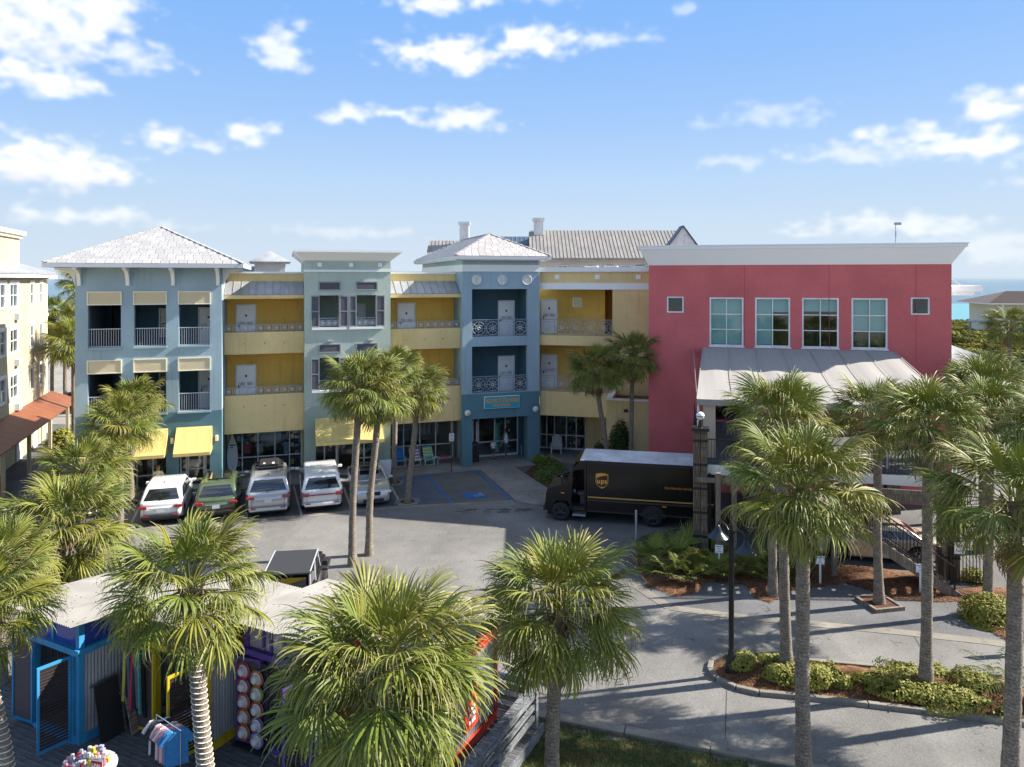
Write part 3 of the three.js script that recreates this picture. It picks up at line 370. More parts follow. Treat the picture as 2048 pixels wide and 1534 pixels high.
// ---------- pale green block ----------
{
  const t = inFrame('green_block', 'pale green block with grey louvred shutters, yellow awning and flared white cornice', 'building', LW, -9.0, 1.0), w = 4.69, X = (s) => s + 9.0, op = [[X(-8.21), X(-7.16)], [X(-6.2), X(-5.13)]], holes = [];
  for (const [a, b] of op) for (const y of [8.51, 5.06]) holes.push([a, y, b, y + 1.77]);
  mk('wall', wallGeo(0, w, 4.2, 12.2, 0, .3, holes), M.green, t); mk('lower_wall', wallGeo(0, w, 0, 4.198, 0, .3, [[.6, .065, 3.95, 2.5]]), std([.33, .42, .36], .93, { map: T.stucco, bumpMap: T.stuccoB, bumpScale: .004 }), t);
  mk('side_wall', [BX(0, .3, 0, 12.2, -8.5, -.302), BX(w - .3, w, 0, 12.2, -8.5, -.302), BX(.302, w - .302, 0, 12.2, -8.5, -8.2)], M.green, t); mk('floor_slab', [BX(.302, w - .302, 3.75, 4.08, -8.1, -.302), BX(.302, w - .302, 7.15, 7.52, -8.1, -.302), BX(.302, w - .302, 11.9, 12.1, -8.1, -.302)], M.green, t);
  mk('balcony_wall', [wallGeo(.302, w - .302, 4.082, 7.148, -2.4, .15), wallGeo(.302, w - .302, 7.522, 11.898, -2.4, .15)], M.green, t);
  for (const y of [4.08, 7.52]) doorUnit(t, 3.02, -2.4, y, .95, 2.16);
  for (const y of [8.51, 5.06]) {
    op.forEach(([a, b], k) => { wheelRailing(t, a + .01, b - .01, y + .02, y + .52, -.15, 3); mk('sill', BX(a - .4, b + .4, y - .13, y - .01, .003, .1), M.trim, t); });
    for (const [a, b] of [[-8.66, -8.21], [-7.12, -6.66], [-6.6, -6.21], [-5.12, -4.64]]) {
      const x0 = X(a), x1 = X(b), s = mk('shutter', [BX(x0, x0 + .05, y, y + 1.77, .003, .06), BX(x1 - .05, x1, y, y + 1.77, .003, .06), BX(x0 + .05, x1 - .05, y, y + .07, .003, .058), BX(x0 + .05, x1 - .05, y + 1.7, y + 1.77, .003, .058), BX(x0 + .05, x1 - .05, y + .86, y + .91, .003, .058)], M.greyTrim, t);
      mk('louvre', Array.from({ length: 30 }, (_, i) => B(x1 - x0 - .1, .055, .01, (x0 + x1) / 2, y + .1 + i * .0545, .026, 0, -.7)), M.shutter, s);
    }
    for (const [a, b] of op) { const y2 = y + 2.04, s = mk('vent_louvre', [BX(a - .05, b + .1, y2, y2 + .06, .003, .06), BX(a - .05, b + .1, y2 + .44, y2 + .5, .003, .06), BX(a - .05, a + .01, y2 + .06, y2 + .44, .003, .06), BX(b + .04, b + .1, y2 + .06, y2 + .44, .003, .06)], M.greyTrim, t); mk('louvre', Array.from({ length: 7 }, (_, i) => B(b - a, .06, .01, (a + b) / 2 + .02, y2 + .09 + i * .053, .024, 0, -.7)), M.shutter, s); }
  }
  for (const x of [1.35, 3.55]) for (const y of [7.75]) mk('vent', RB(.27, .1, .16, x, y, .08, .01), M.greyTrim, t);
  mk('band', BX(-.05, w + .05, 11.58, 11.7, .002, .05), M.trim, t); for (const x of [.8, 2.5, 4.1]) mk('ornament', RB(.22, .22, .05, x, 11.97, .03, .01), M.trim, t);
  const cor = new THREE.BufferGeometry(); { const y0 = 12.2, y1 = 12.66, o = .55, q = [[0, 0, y0], [w, 0, y0], [w, -8.5, y0], [0, -8.5, y0]], r = [[-o, o, y1], [w + o, o, y1], [w + o, -8.5 - o, y1], [-o, -8.5 - o, y1]], pos = []; for (let i = 0; i < 4; i++) { const j = (i + 1) % 4, a = q[i], b = q[j], c = r[j], d = r[i]; for (const v of [a, b, c, a, c, d]) pos.push(v[0], v[2], v[1]); } cor.setAttribute('position', new THREE.Float32BufferAttribute(pos, 3)); cor.computeVertexNormals(); }
  mk('cornice', cor, M.cornice, t); mk('coping', BX(-.6, w + .6, 12.66, 12.78, -9.1, .6), M.trim, t); mk('corner_plinth', BX(w - .62, w + .03, 0, .95, -.1, .12), M.trim, t);
  awning(t, .55, 4.18, 3.5, 2.42, .004, 1.25, M.awningY); storefront(t, .6, 3.95, .065, 2.49, -.9, [1.1, 1.75, 2.75, 3.3], .95, 2);
  const gd = mk('glass_door', [BX(1.8, 1.88, .17, 2.4, -.93, -.87), BX(2.62, 2.7, .17, 2.4, -.93, -.87), BX(1.88, 2.62, .17, .3, -.93, -.87), BX(1.88, 2.62, 2.3, 2.4, -.93, -.87)], M.galv, t); mk('pane', BX(1.88, 2.62, .3, 2.3, -.903, -.897), M.glass, gd);
  room(t, .4, 4.3, 2.9, -7, -1.0);
}
// ---------- blue tower with the shop sign ----------
function signTexture(w, h, draw) { const c = document.createElement('canvas'); c.width = w; c.height = h; draw(c.getContext('2d'), w, h); const t = new THREE.CanvasTexture(c); t.colorSpace = THREE.SRGBColorSpace; t.magFilter = THREE.LinearFilter; return t; }
const printed = (w, h, draw, rough = .6) => std([1, 1, 1], rough, { map: signTexture(w, h, draw) });
function plate(name, w, h, d, mat, face, parent) { const m = mk(name, RB(w, h, d, 0, 0, 0, Math.min(.01, d / 3)), mat, parent); const f = mk('print', new THREE.PlaneGeometry(w * .97, h * .97).translate(0, 0, d / 2 + .003), face, m, true); return m; }
{
  const t = inFrame('sign_tower', 'blue tower with hipped tile roof, wheel-pattern balcony railings and turquoise shop sign', 'building', LW, 0, .5), w = 4.84;
  mk('wall', wallGeo(0, w, 4.34, 12.3, 0, .3, [[.58, 7.74, 4.06, 10.58], [.58, 4.38, 4.06, 7.16]]), M.blue, t);
  mk('lower_wall', wallGeo(0, w, 2.85, 4.338, 0, .3), M.teal, t); mk('pillar', BX(0, .6, 0, 2.848, -.75, 0), M.teal, t); mk('pillar', BX(w - .76, w, 0, 2.848, -.75, 0), M.teal, t);
  mk('side_wall', [BX(0, .3, 2.85, 12.3, -13, -.302), BX(w - .3, w, 2.85, 12.3, -13, -.302), BX(.302, w - .302, 0, 12.3, -13, -12.7)], M.blue, t); mk('side_wall', [BX(0, .3, 0, 2.848, -13, -2.6), BX(w - .3, w, 0, 2.848, -13, -2.6)], M.teal, t);
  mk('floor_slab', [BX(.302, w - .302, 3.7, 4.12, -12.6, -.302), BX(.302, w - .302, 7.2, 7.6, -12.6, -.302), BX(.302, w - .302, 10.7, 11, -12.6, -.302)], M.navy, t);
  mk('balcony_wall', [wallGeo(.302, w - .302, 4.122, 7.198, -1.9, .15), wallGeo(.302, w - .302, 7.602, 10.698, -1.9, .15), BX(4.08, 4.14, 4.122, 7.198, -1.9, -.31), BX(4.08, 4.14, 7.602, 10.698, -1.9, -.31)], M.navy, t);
  for (const y of [4.12, 7.6]) doorUnit(t, 3.28, -1.9, y, .95, 2.16);
  wheelRailing(t, .6, 4.04, 7.76, 8.76, -.1, 4); wheelRailing(t, .6, 4.04, 4.4, 5.36, -.1, 4);
  mk('band', [BX(-.03, w + .03, 11.63, 12.04, .002, .05), BX(-.03, .0, 11.63, 12.04, -13, .002)], M.trim, t);
  for (const x of [.86, 2.44, 4.0]) { const o = mk('round_ornament', [new THREE.CylinderGeometry(.3, .3, .06, 28).rotateX(Math.PI / 2).translate(x, 11.13, .03), new THREE.TorusGeometry(.285, .03, 6, 30).translate(x, 11.13, .06), ...[-.16, -.05, .06, .17].map((q) => B(.03, .44 - Math.abs(q) * .6, .02, x + q, 11.13, .065))], M.white, t); }
  hipRoof(t, -.55, w + .55, -13.6, .55, 12.55, 2.42, 2.42, -10, -2.6, 14.0, tilePink, 31, true, true); mk('soffit', BX(-.5, w + .5, 12.302, 12.36, -13.5, .5), M.trim, t);
  const sg = mk('shop_sign', RB(2.22, .74, .1, 2.41, 3.79, .055, .02), std([.75, .72, .6], .6), t);
  mk('lettering', new THREE.PlaneGeometry(2.16, .68).translate(2.41, 3.79, .109), printed(1024, 324, (c, W, H) => { c.fillStyle = '#1fa0bd'; c.fillRect(0, 0, W, H); c.textAlign = 'center'; c.lineJoin = 'round'; c.font = 'bold 172px sans-serif'; c.strokeStyle = '#7a5a18'; c.lineWidth = 10; c.save(); c.translate(W / 2, 172); c.scale(.86, 1); c.strokeText("ALVIN'S ISLAND", 0, 0, 1130); c.fillStyle = '#e3a92c'; c.fillText("ALVIN'S ISLAND", 0, 0, 1130); c.restore(); c.font = 'bold 92px sans-serif'; c.lineWidth = 5; c.strokeText('OUTFITTERS', W / 2, 282, 600); c.fillStyle = '#e3a92c'; c.fillText('OUTFITTERS', W / 2, 282, 600); }), sg, true);
  for (const x of [.3, 4.56]) { const l = mk('wall_lamp', [new THREE.SphereGeometry(.17, 16, 12).scale(1, 1, .6).translate(x, 3.24, .09), new THREE.TorusGeometry(.17, .02, 6, 20).translate(x, 3.24, .09), CY(.06, .06, .05, x, 3.24, .02)], M.white, t); }
  storefront(t, .62, 4.06, .065, 2.84, -2.0, [1.15, 1.5, 2.55, 3.25], .98, 1); const gd = mk('open_glass_door', [BX(-.42, -.35, .1, 2.4, -.03, .03), BX(.35, .42, .1, 2.4, -.03, .03), BX(-.35, .35, .1, .22, -.03, .03), BX(-.35, .35, 2.3, 2.4, -.03, .03)], M.white, t); gd.position.set(1.3, 0, -1.6); gd.rotation.y = 1.25; mk('pane', BX(-.35, .35, .22, 2.3, -.003, .003), M.glass, gd);
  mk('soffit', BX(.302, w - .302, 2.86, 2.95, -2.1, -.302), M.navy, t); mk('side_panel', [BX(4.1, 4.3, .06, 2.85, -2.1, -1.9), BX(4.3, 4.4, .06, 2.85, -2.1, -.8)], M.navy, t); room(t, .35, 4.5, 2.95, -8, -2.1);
}
// ---------- yellow bay beside the red building ----------
{
  const t = inFrame('gallery_bay', 'yellow gallery bay with small square window beside the red building', 'building', RW, 0.02, 0), w = 6.76;
  mk('lower_parapet', [BX(0, 4.4, 2.8, 4.28, -.25, 0)], M.yellow, t); mk('floor_slab', [BX(0, w, 7.12, 7.72, -8, 0.003), BX(0, w, 3.7, 4.2, -8, -.252)], M.yellow, t);
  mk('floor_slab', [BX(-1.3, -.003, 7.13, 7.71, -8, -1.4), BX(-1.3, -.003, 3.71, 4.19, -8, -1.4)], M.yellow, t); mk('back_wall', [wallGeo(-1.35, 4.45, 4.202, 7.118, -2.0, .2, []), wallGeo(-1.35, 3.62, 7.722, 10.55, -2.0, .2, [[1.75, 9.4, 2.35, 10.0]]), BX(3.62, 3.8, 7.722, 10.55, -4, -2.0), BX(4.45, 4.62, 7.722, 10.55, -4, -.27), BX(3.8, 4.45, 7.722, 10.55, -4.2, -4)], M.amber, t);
  mk('front_wall', BX(4.46, w, 4.202, 7.118, -.25, 0), M.yellow, t); mk('front_wall', BX(4.46, w, 7.722, 10.55, -.25, 0), M.yellow, t);
  windowUnit(t, 1.75, 2.35, 9.4, 10.0, -2.04, 1, 1, .07, M.white, M.glassTint, false); doorUnit(t, .25, -2.0, 7.72, .92, 2.1); doorUnit(t, .25, -2.0, 4.2, .92, 2.1);
  wheelRailing(t, .02, 4.4, 7.74, 8.72, -.1, 5); wheelRailing(t, .02, 4.38, 4.3, 5.25, -.1, 5);
  mk('frieze', BX(0, w, 10.94, 11.62, -.3, .0), M.yellow, t); mk('band', BX(0, w, 10.55, 10.938, -.3, .05), M.trim, t); mk('coping', BX(0, w, 11.622, 11.9, -.4, .12), M.trim, t); for (const x of [1.1, 3.55, 6.0]) mk('ornament', RB(.28, .28, .06, x, 11.3, .03, .01), M.trim, t);
  mk('roof_deck', BX(0, w, 10.9, 11.1, -8, -.302), M.roofPale, t); mk('rear_wall', BX(0, w, 0, 11.8, -8.3, -8.002), M.yellow, t);
  mk('terrace_wall', [BX(4.43, w, 0, 4.45, 3.15, 3.4), BX(4.43, 4.68, 0, 4.45, 0.005, 3.148)], M.yellow, t); mk('terrace_coping', [BX(4.38, w, 4.452, 4.53, 3.1, 3.45), BX(4.38, 4.73, 4.452, 4.53, .01, 3.098)], M.trim, t); mk('terrace_floor', BX(4.69, w, 3.4, 3.6, .01, 3.148), M.asphalt, t); mk('wall_vent', B(.22, .16, .1, 5.5, 3.9, 3.44), M.plastic, t);
  mk('shop_wall', BX(2.5, 4.6, .06, 3.0, -3.2, -3.0), M.yellow, t); storefront(t, -.6, 2.44, .065, 2.78, -3.0, [-.1, .42, 1.2, 1.85], .98); room(t, -.5, 2.6, 2.9, -7.5, -3.1); mk('soffit', BX(0, 4.4, 2.802, 2.9, -3.2, -.252), M.yellow, t);
}
// ---------- red building ----------
{
  const t = inFrame('red_building', 'red stucco building with four tall windows and a deep white cornice', 'building', RW, 6.8, 4.4), w = 14.6, X = (s) => s - 6.8, D = 13, wins = [[9.95, 11.65], [12.23, 13.94], [14.52, 16.26], [16.86, 18.52]].map(([a, b]) => [X(a), 7.68, X(b), 10.22]), sm = [[.96, 9.4, 1.82, 10.25], [12.78, 9.42, 13.62, 10.27]];
  mk('wall', wallGeo(0, w, 0, 11.92, 0, .3, [...wins, ...sm, [3.2, 3.78, 5.2, 6.1], [7, 3.78, 9, 6.1]]), M.red, t); mk('side_wall', [BX(0, .3, 0, 11.92, -D, -.302), BX(.302, w - .302, 0, 11.92, -D, -D + .3)], M.red, t); mk('end_wall', BX(w - .3, w, 0, 11.92, -D, -.302), M.cornice, t);
  mk('roof_deck', BX(.302, w - .302, 11.5, 11.7, -D + .302, -.302), M.roofPale, t); mk('floor_slab', [BX(.302, w - .302, 7.0, 7.3, -D + .302, -.302), BX(.302, w - .302, 3.4, 3.7, -D + .302, -.302)], M.concrete, t);
  for (const x of [4.9, 9.0, 13.0]) mk('wall_joint', BX(x, x + .02, 7, 11.9, .001, .006), std([.4, .06, .08], .9), t);
  wins.forEach(([a, y0, b, y1], k) => { const f = windowUnit(t, a, b, y0, y1, -.06, 2, 3, .075, M.white, M.glassTint, true); const drop = [2.45, .75, .7, 1.65][k]; mk('roller_blind', [BX(a + .05, (a + b) / 2 - .02, y1 - drop - (k === 1 ? 1.7 : 0), y1 - .02, -.24, -.23), BX((a + b) / 2 + .02, b - .05, y1 - drop, y1 - .02, -.24, -.23)], std([.55, .68, .65], .9), f); });
  sm.forEach(([a, y0, b, y1]) => windowUnit(t, a, b, y0, y1, -.04, 1, 1, .07, M.white, M.glassTint, false));
  mk('room', [BX(.4, w - .4, 7.302, 11.4, -4.5, -4.4)], std([.2, .19, .17], .9), t);
  const cor = new THREE.BufferGeometry(); { const y0 = 11.92, y1 = 12.75, o = .48, q = [[0, 0], [w, 0], [w, -D], [0, -D]], r = [[-o, o], [w + o, o], [w + o, -D - o], [-o, -D - o]], pos = []; for (let i = 0; i < 4; i++) { const j = (i + 1) % 4; for (const [v, y] of [[q[i], y0], [q[j], y0], [r[j], y1], [q[i], y0], [r[j], y1], [r[i], y1]]) pos.push(v[0], y, v[1]); } cor.setAttribute('position', new THREE.Float32BufferAttribute(pos, 3)); cor.computeVertexNormals(); }
  mk('cornice', cor, M.cornice, t); const gt = mk('gutter', [BX(-.54, w + .54, 12.752, 12.9, .4, .54), BX(-.54, -.4, 12.752, 12.9, -D - .54, .4), BX(w + .4, w + .54, 12.752, 12.9, -D - .54, .4)], M.trim, t); mk('gutter_cap', BX(-.58, w + .58, 12.902, 12.96, .36, .58), M.trim, t); mk('cornice_top', BX(-.4, w + .4, 12.70, 12.749, -D - .4, .39), M.roofPale, t);
  const ae = mk('roof_antenna', [bar(V3(12.9, 12.7, -3), V3(12.9, 14.2, -3), .02), B(.35, .14, .05, 13.0, 14.15, -3), B(.05, .3, .05, 12.9, 13.6, -3)], M.galv, t);
  mk('side_canopy', [BX(w + .002, w + 1.9, 10.55, 10.85, -5, -1.5), BX(w + .002, w + 1.6, 10.35, 10.548, -4.8, -1.7)], M.trim, t); mk('canopy_rod', bar(V3(w, 11.5, -1.6), V3(w + 1.0, 10.86, -1.6), .025), M.greyTrim, t);
  const lc = EX([[0, 7.9], [0, 8.0], [1.9, 7.3], [1.9, 6.95], [0, 6.95]], 3.5).translate(w + .002, 0, -5); mk('side_canopy', lc, M.trim, t);
}
// ---------- long grey fabric awning and the timber deck under it ----------
{
  const t = inFrame('deck_pavilion', 'raised timber deck on posts in front of the red wall under a long grey awning', 'deck', RW, 9.1, 4.41), y = 3.7, n1 = 9.2, L = 9.4;
  const pos = [], ix = [], nx = 40, nz = 14; for (let j = 0; j <= nz; j++) for (let i = 0; i <= nx; i++) { const v = j / nz, u = i / nx, x = lerp(lerp(.5, 0, v), lerp(9.7, 9.85, v), u), sag = .07 * Math.sin(Math.PI * v) * (.55 + .45 * Math.cos(u * 2 * Math.PI * 7)) + .03 * Math.sin(u * 31) * v; pos.push(x, lerp(7.58, 6.2, v) - sag, v * 8.3); }
  for (let j = 0; j < nz; j++) for (let i = 0; i < nx; i++) { const a = j * (nx + 1) + i; ix.push(a, a + nx + 1, a + 1, a + 1, a + nx + 1, a + nx + 2); }
  const g = new THREE.BufferGeometry(); g.setAttribute('position', new THREE.Float32BufferAttribute(pos, 3)); g.setIndex(ix); g.computeVertexNormals();
  const aw = mk('fabric_awning', g, M.awningG, t); mk('valance', [BX(0, 9.85, 5.95, 6.2, 8.3, 8.32)], M.awningG, aw); mk('awning_side', EX([[0, 7.58], [8.3, 6.2], [8.3, 5.95], [7.9, 5.95], [0, 7.25]], .015).rotateY(-Math.PI / 2).translate(.02, 0, .0), M.awningG, aw);
  for (let i = 0; i <= 7; i++) mk('seam', beam(V3(lerp(.5, 9.7, i / 7), 7.6, .02), V3(lerp(0, 9.85, i / 7), 6.215, 8.3), .03, .012), M.awningG, aw);
  mk('awning_frame', [bar(V3(.05, 6.0, 8.2), V3(9.8, 6.0, 8.2), .05), ...[.05, 2.5, 4.9, 7.3, 9.8].map((x) => bar(V3(x, y, 8.2), V3(x, 6.05, 8.2), .045))], M.white, t);
  mk('curtain', [B(.5, 2.2, .04, .5, 4.85, 8.15), B(.06, 2.2, .3, .1, 4.85, 7.9)], std([.5, .42, .32], .9), t);
  const nb = 58; for (let i = 0; i < nb; i++) mk('deck_board', BX(i * L / nb + .004, (i + 1) * L / nb - .004, y - .04, y, .02, n1), M.deckGrey, t);
  mk('deck_beam', [BX(0, L, y - .32, y - .042, n1 - .15, n1), BX(0, L, y - .32, y - .042, 4.4, 4.6), BX(0, L, y - .32, y - .042, .1, .3)], M.timberPale, t); mk('rim_board', BX(-.04, L + .04, y - .36, y + .02, n1 + .002, n1 + .05), M.trim, t);
  for (let i = 0; i < 12; i++) mk('joist', BX(.3 + i * .8, .36 + i * .8, y - .24, y - .044, .31, n1 - .16), M.timber, t);
  barRailing(t, .05, L - .05, y + .06, y + 1.05, n1 - .05, M.blackIron, .12); const rl = barRailing(t, 0, 7.9, y + .06, y + 1.05, 0, M.blackIron, .12); rl.rotation.y = -Math.PI / 2; rl.position.set(.05, 0, .9);
  const pier = (x, z, h, wd) => { const p = mk('timber_pier', [BX(x - wd, x - .01, 0, h, z - wd / 2, z + wd / 2), BX(x + .01, x + wd, 0, h, z - wd / 2, z + wd / 2), BX(x - wd, x + wd, 0, h - .05, z - wd / 2 - .3, z - wd / 2 - .02)], M.timberV, t); for (let k = 0; k < 5; k++) { mk('iron_strap', BX(x - wd - .012, x + wd + .012, .9 + k * .95, 1.0 + k * .95, z - wd / 2 - .012, z + wd / 2 + .012), M.blackIron, p); if (k < 4) mk('bolt', [-1, 1].flatMap((q) => [.2, .75].flatMap((yy) => [-.05, .05].map((dx) => CY(.022, .022, .03, x + q * wd / 2 + dx, 0, 0, 6).rotateX(Math.PI / 2).translate(0, .95 + k * .95 + yy * .9, z + wd / 2 + .012)))), M.blackIron, p); } return p; };
  const p1 = pier(.1, n1 + .3, 5.15, .27); mk('cap', BX(-.24, .44, 5.152, 5.27, n1 + .02, n1 + .58), M.blackIron, p1);
  const lp = mk('globe_lamp', [new THREE.SphereGeometry(.17, 18, 14).translate(.1, 5.72, n1 + .3)], std([.85, .85, .82], .3), t); mk('lamp_base', [CY(.06, .1, .28, .1, 5.41, n1 + .3), new THREE.TorusGeometry(.172, .014, 5, 24).rotateX(Math.PI / 2).translate(.1, 5.72, n1 + .3), new THREE.TorusGeometry(.172, .014, 5, 24).translate(.1, 5.72, n1 + .3)], M.blackIron, lp);
  pier(9.0, n1 + .5, 3.3, .3); pier(9.25, 1.6, 3.3, .3);
  mk('steel_column', BX(.42, .52, 0, y - .3, n1 + .1, n1 + .22), M.blackIron, t); for (const [x, z] of [[.75, n1 + .95], [1.35, n1 + .9], [4.05, n1 + .7], [4.95, n1 + .9], [2.6, 4.5], [6.6, 4.5]]) { const po = mk('post', BX(x - .09, x + .09, .12, y - .05, z - .09, z + .09), M.timberPale, t); mk('post_base', BX(x - .13, x + .13, 0, .118, z - .13, z + .13), M.concrete, po); }
  mk('cross_beam', [BX(5.5, L + .1, 2.75, 3.15, n1 + .1, n1 + .3), BX(-.1, L, 3.16, 3.33, n1 + .52, n1 + .62)], M.timberPale, t);
}
{ // staircase from the deck to the ground with gate
  const t = inFrame('timber_stair', 'timber staircase with black bar railing running down from the raised deck to a gate', 'staircase', RW, 12.8, 14.35), a = V3(0, 3.55, 0), b = V3(5.0, .1, 0);
  for (const z of [0, 1.15]) mk('stringer', beam(V3(-.2, 3.42, z), V3(5.15, -.02, z), .07, .34), M.timberPale, t);
  for (let i = 0; i < 19; i++) mk('tread', BX(i * .263 - .04, i * .263 + .25, 3.5 - i * .182 - .05, 3.5 - i * .182, .04, 1.11), M.timber, t);
  for (const z of [0, 1.15]) { const g = [beam(V3(0, 4.5, z), V3(5, 1.06, z), .045, .045), beam(V3(0, 3.72, z), V3(5, .28, z), .03, .03)]; for (let i = 0; i <= 42; i++) { const x = i * 5 / 42, y = 3.72 - x * .688; g.push(BX(x - .009, x + .009, y, y + .78, z - .009, z + .009)); } for (const x of [.02, 2.5, 5]) g.push(BX(x - .025, x + .025, 3.45 - x * .688, 4.55 - x * .688, z - .025, z + .025)); mk('railing', g, M.blackIron, t); }
  mk('landing_post', [BX(-.15, .03, 0, 3.3, -.08, .08), BX(-.15, .03, 0, 3.3, 1.07, 1.23)], M.timberPale, t);
}
{
  const t = inFrame('metal_gate', 'black metal gate with white notice at the foot of the timber stair', 'gate', RW, 18.15, 14.3), g = []; for (let i = 0; i <= 9; i++) g.push(BX(-.012 + i * .11, .012 + i * .11, .1, 1.75, -.012, .012));
  mk('gate_leaf', [...g, BX(0, 1.0, .1, .15, -.02, .02), BX(0, 1.0, 1.7, 1.75, -.02, .02), BX(0, 1, 1.25, 1.29, -.018, .018)], M.blackIron, t); mk('gate_post', [BX(-.12, -.04, 0, 1.95, -.04, .04)], M.blackIron, t); mk('gate_post', [BX(1.04, 1.12, 0, 1.95, -.04, .04)], M.blackIron, t);
  const n = plate('notice', .34, .42, .012, M.white, printed(128, 160, (c) => { c.fillStyle = '#f2f2ee'; c.fillRect(0, 0, 128, 160); c.fillStyle = '#b3261e'; c.fillRect(22, 28, 84, 12); c.fillRect(32, 50, 64, 12); c.fillStyle = '#333'; c.fillRect(24, 104, 80, 6); c.fillRect(24, 120, 80, 6); }), t); n.position.set(.2, 1.35, .03);
}
// ---------- cream building at the left edge ----------
{
  const Lh = 26, t = thing('cream_building', 'cream stucco apartment building with white windows and rust orange metal porch roof', 'building', -23.8, 0, -26.1, 110 * RAD), X = (x) => Lh - x, cols = [[1.05, 1.75], [3.2, 3.95], [6.6, 8.2], [9.0, 10.6], [13, 14.6], [16.5, 18.1]].map(([a, b]) => [X(b), X(a)]), rows = [3.95, 6.72, 9.47], hh = 1.46;
  // local x runs from the camera's end to the far corner, z out of the long face
  mk('wall', wallGeo(0, Lh, 0, 11.5, 0, .3, rows.flatMap((y) => cols.map(([a, b]) => [a, y, b, y + hh]))), M.cream, t);
  mk('end_wall', [BX(0, .3, 0, 11.5, -11, -.302), BX(Lh - .3, Lh, 0, 11.5, -11, -.302), BX(.302, Lh - .302, 0, 11.5, -11, -10.7)], M.cream, t); mk('floor', [BX(.3, Lh - .3, 5.9, 6.1, -10.7, -.31), BX(.3, Lh - .3, 8.7, 8.9, -10.7, -.31), BX(.3, Lh - .3, 3.1, 3.3, -10.7, -.31)], std([.2, .19, .17], .9), t); mk('inner_wall', BX(.3, Lh - .3, 3.3, 11.5, -4.2, -4), std([.35, .33, .3], .9), t);
  for (const y of rows) for (const [a, b] of cols) { const f = windowUnit(t, a, b, y, y + hh, -.05, b - a > 1 ? 2 : 1, 2, .08, M.white, M.glassTint, true); mk('window_trim', [BX(a - .14, b + .14, y + hh + .002, y + hh + .18, .002, .07), BX(a - .14, a - .002, y - .1, y + hh, .002, .045), BX(b + .002, b + .14, y - .1, y + hh, .002, .045)], M.white, f); }
  for (const y of [8.9, 6.1, 3.4]) mk('air_conditioner', RB(.6, .42, .3, X(7.0), y, .12, .02), M.railLight, t);
  mk('roof', EX([[.55, 0], [.55, .12], [-5.5, 1.9], [-11.6, .12], [-11.6, 0]].map(([z, y]) => [-z, y]), Lh + .6).rotateY(Math.PI / 2).translate(-.3, 11.5, 0), M.metalRoof, t); mk('eave', BX(-.3, Lh + .3, 11.28, 11.49, .3, .5), M.white, t);
  mk('stair_turret', BX(X(11.5), X(4.9), 11.4, 13.75, -4.2, -.35), M.cream, t); mk('turret_cornice', [BX(X(11.8), X(4.6), 13.95, 14.2, -4.5, -.05), BX(X(11.65), X(4.75), 13.752, 13.948, -4.35, -.2)], M.creamTrim, t);
  const ang = Math.atan2(.7, 1.75), pr = mk('porch_roof', B(Lh + 1.5, .05, 1.9, Lh / 2 + .75, 2.74, .88, 0, ang), M.orangeRoof, t); for (let i = 0; i < 60; i++) mk('roof_panel', B(.45, .03, 1.92, .25 + i * .455, 2.775, .88, 0, ang), M.orangeRoof, pr);
  for (let i = 0; i < 6; i++) mk('porch_post', BX(1.5 + i * 4.6, 1.68 + i * 4.6, 0, 2.36, 1.5, 1.68), M.cream, t); for (const x of [3, 6.5, 10]) doorUnit(t, X(x), .002, 0, 1.0, 2.1);
  mk('rear_balcony', [BX(Lh + .02, Lh + 2.4, 8.5, 8.7, -3, -.4), BX(Lh + .02, Lh + 2.6, 11.2, 11.45, -3.3, .1), BX(Lh + 2.1, Lh + 2.3, 0, 11.2, -.65, -.45), BX(Lh + 2.1, Lh + 2.3, 0, 11.2, -2.9, -2.7), BX(Lh + 2.28, Lh + 2.32, 9.5, 9.58, -2.9, -.45)], M.creamTrim, t);
}
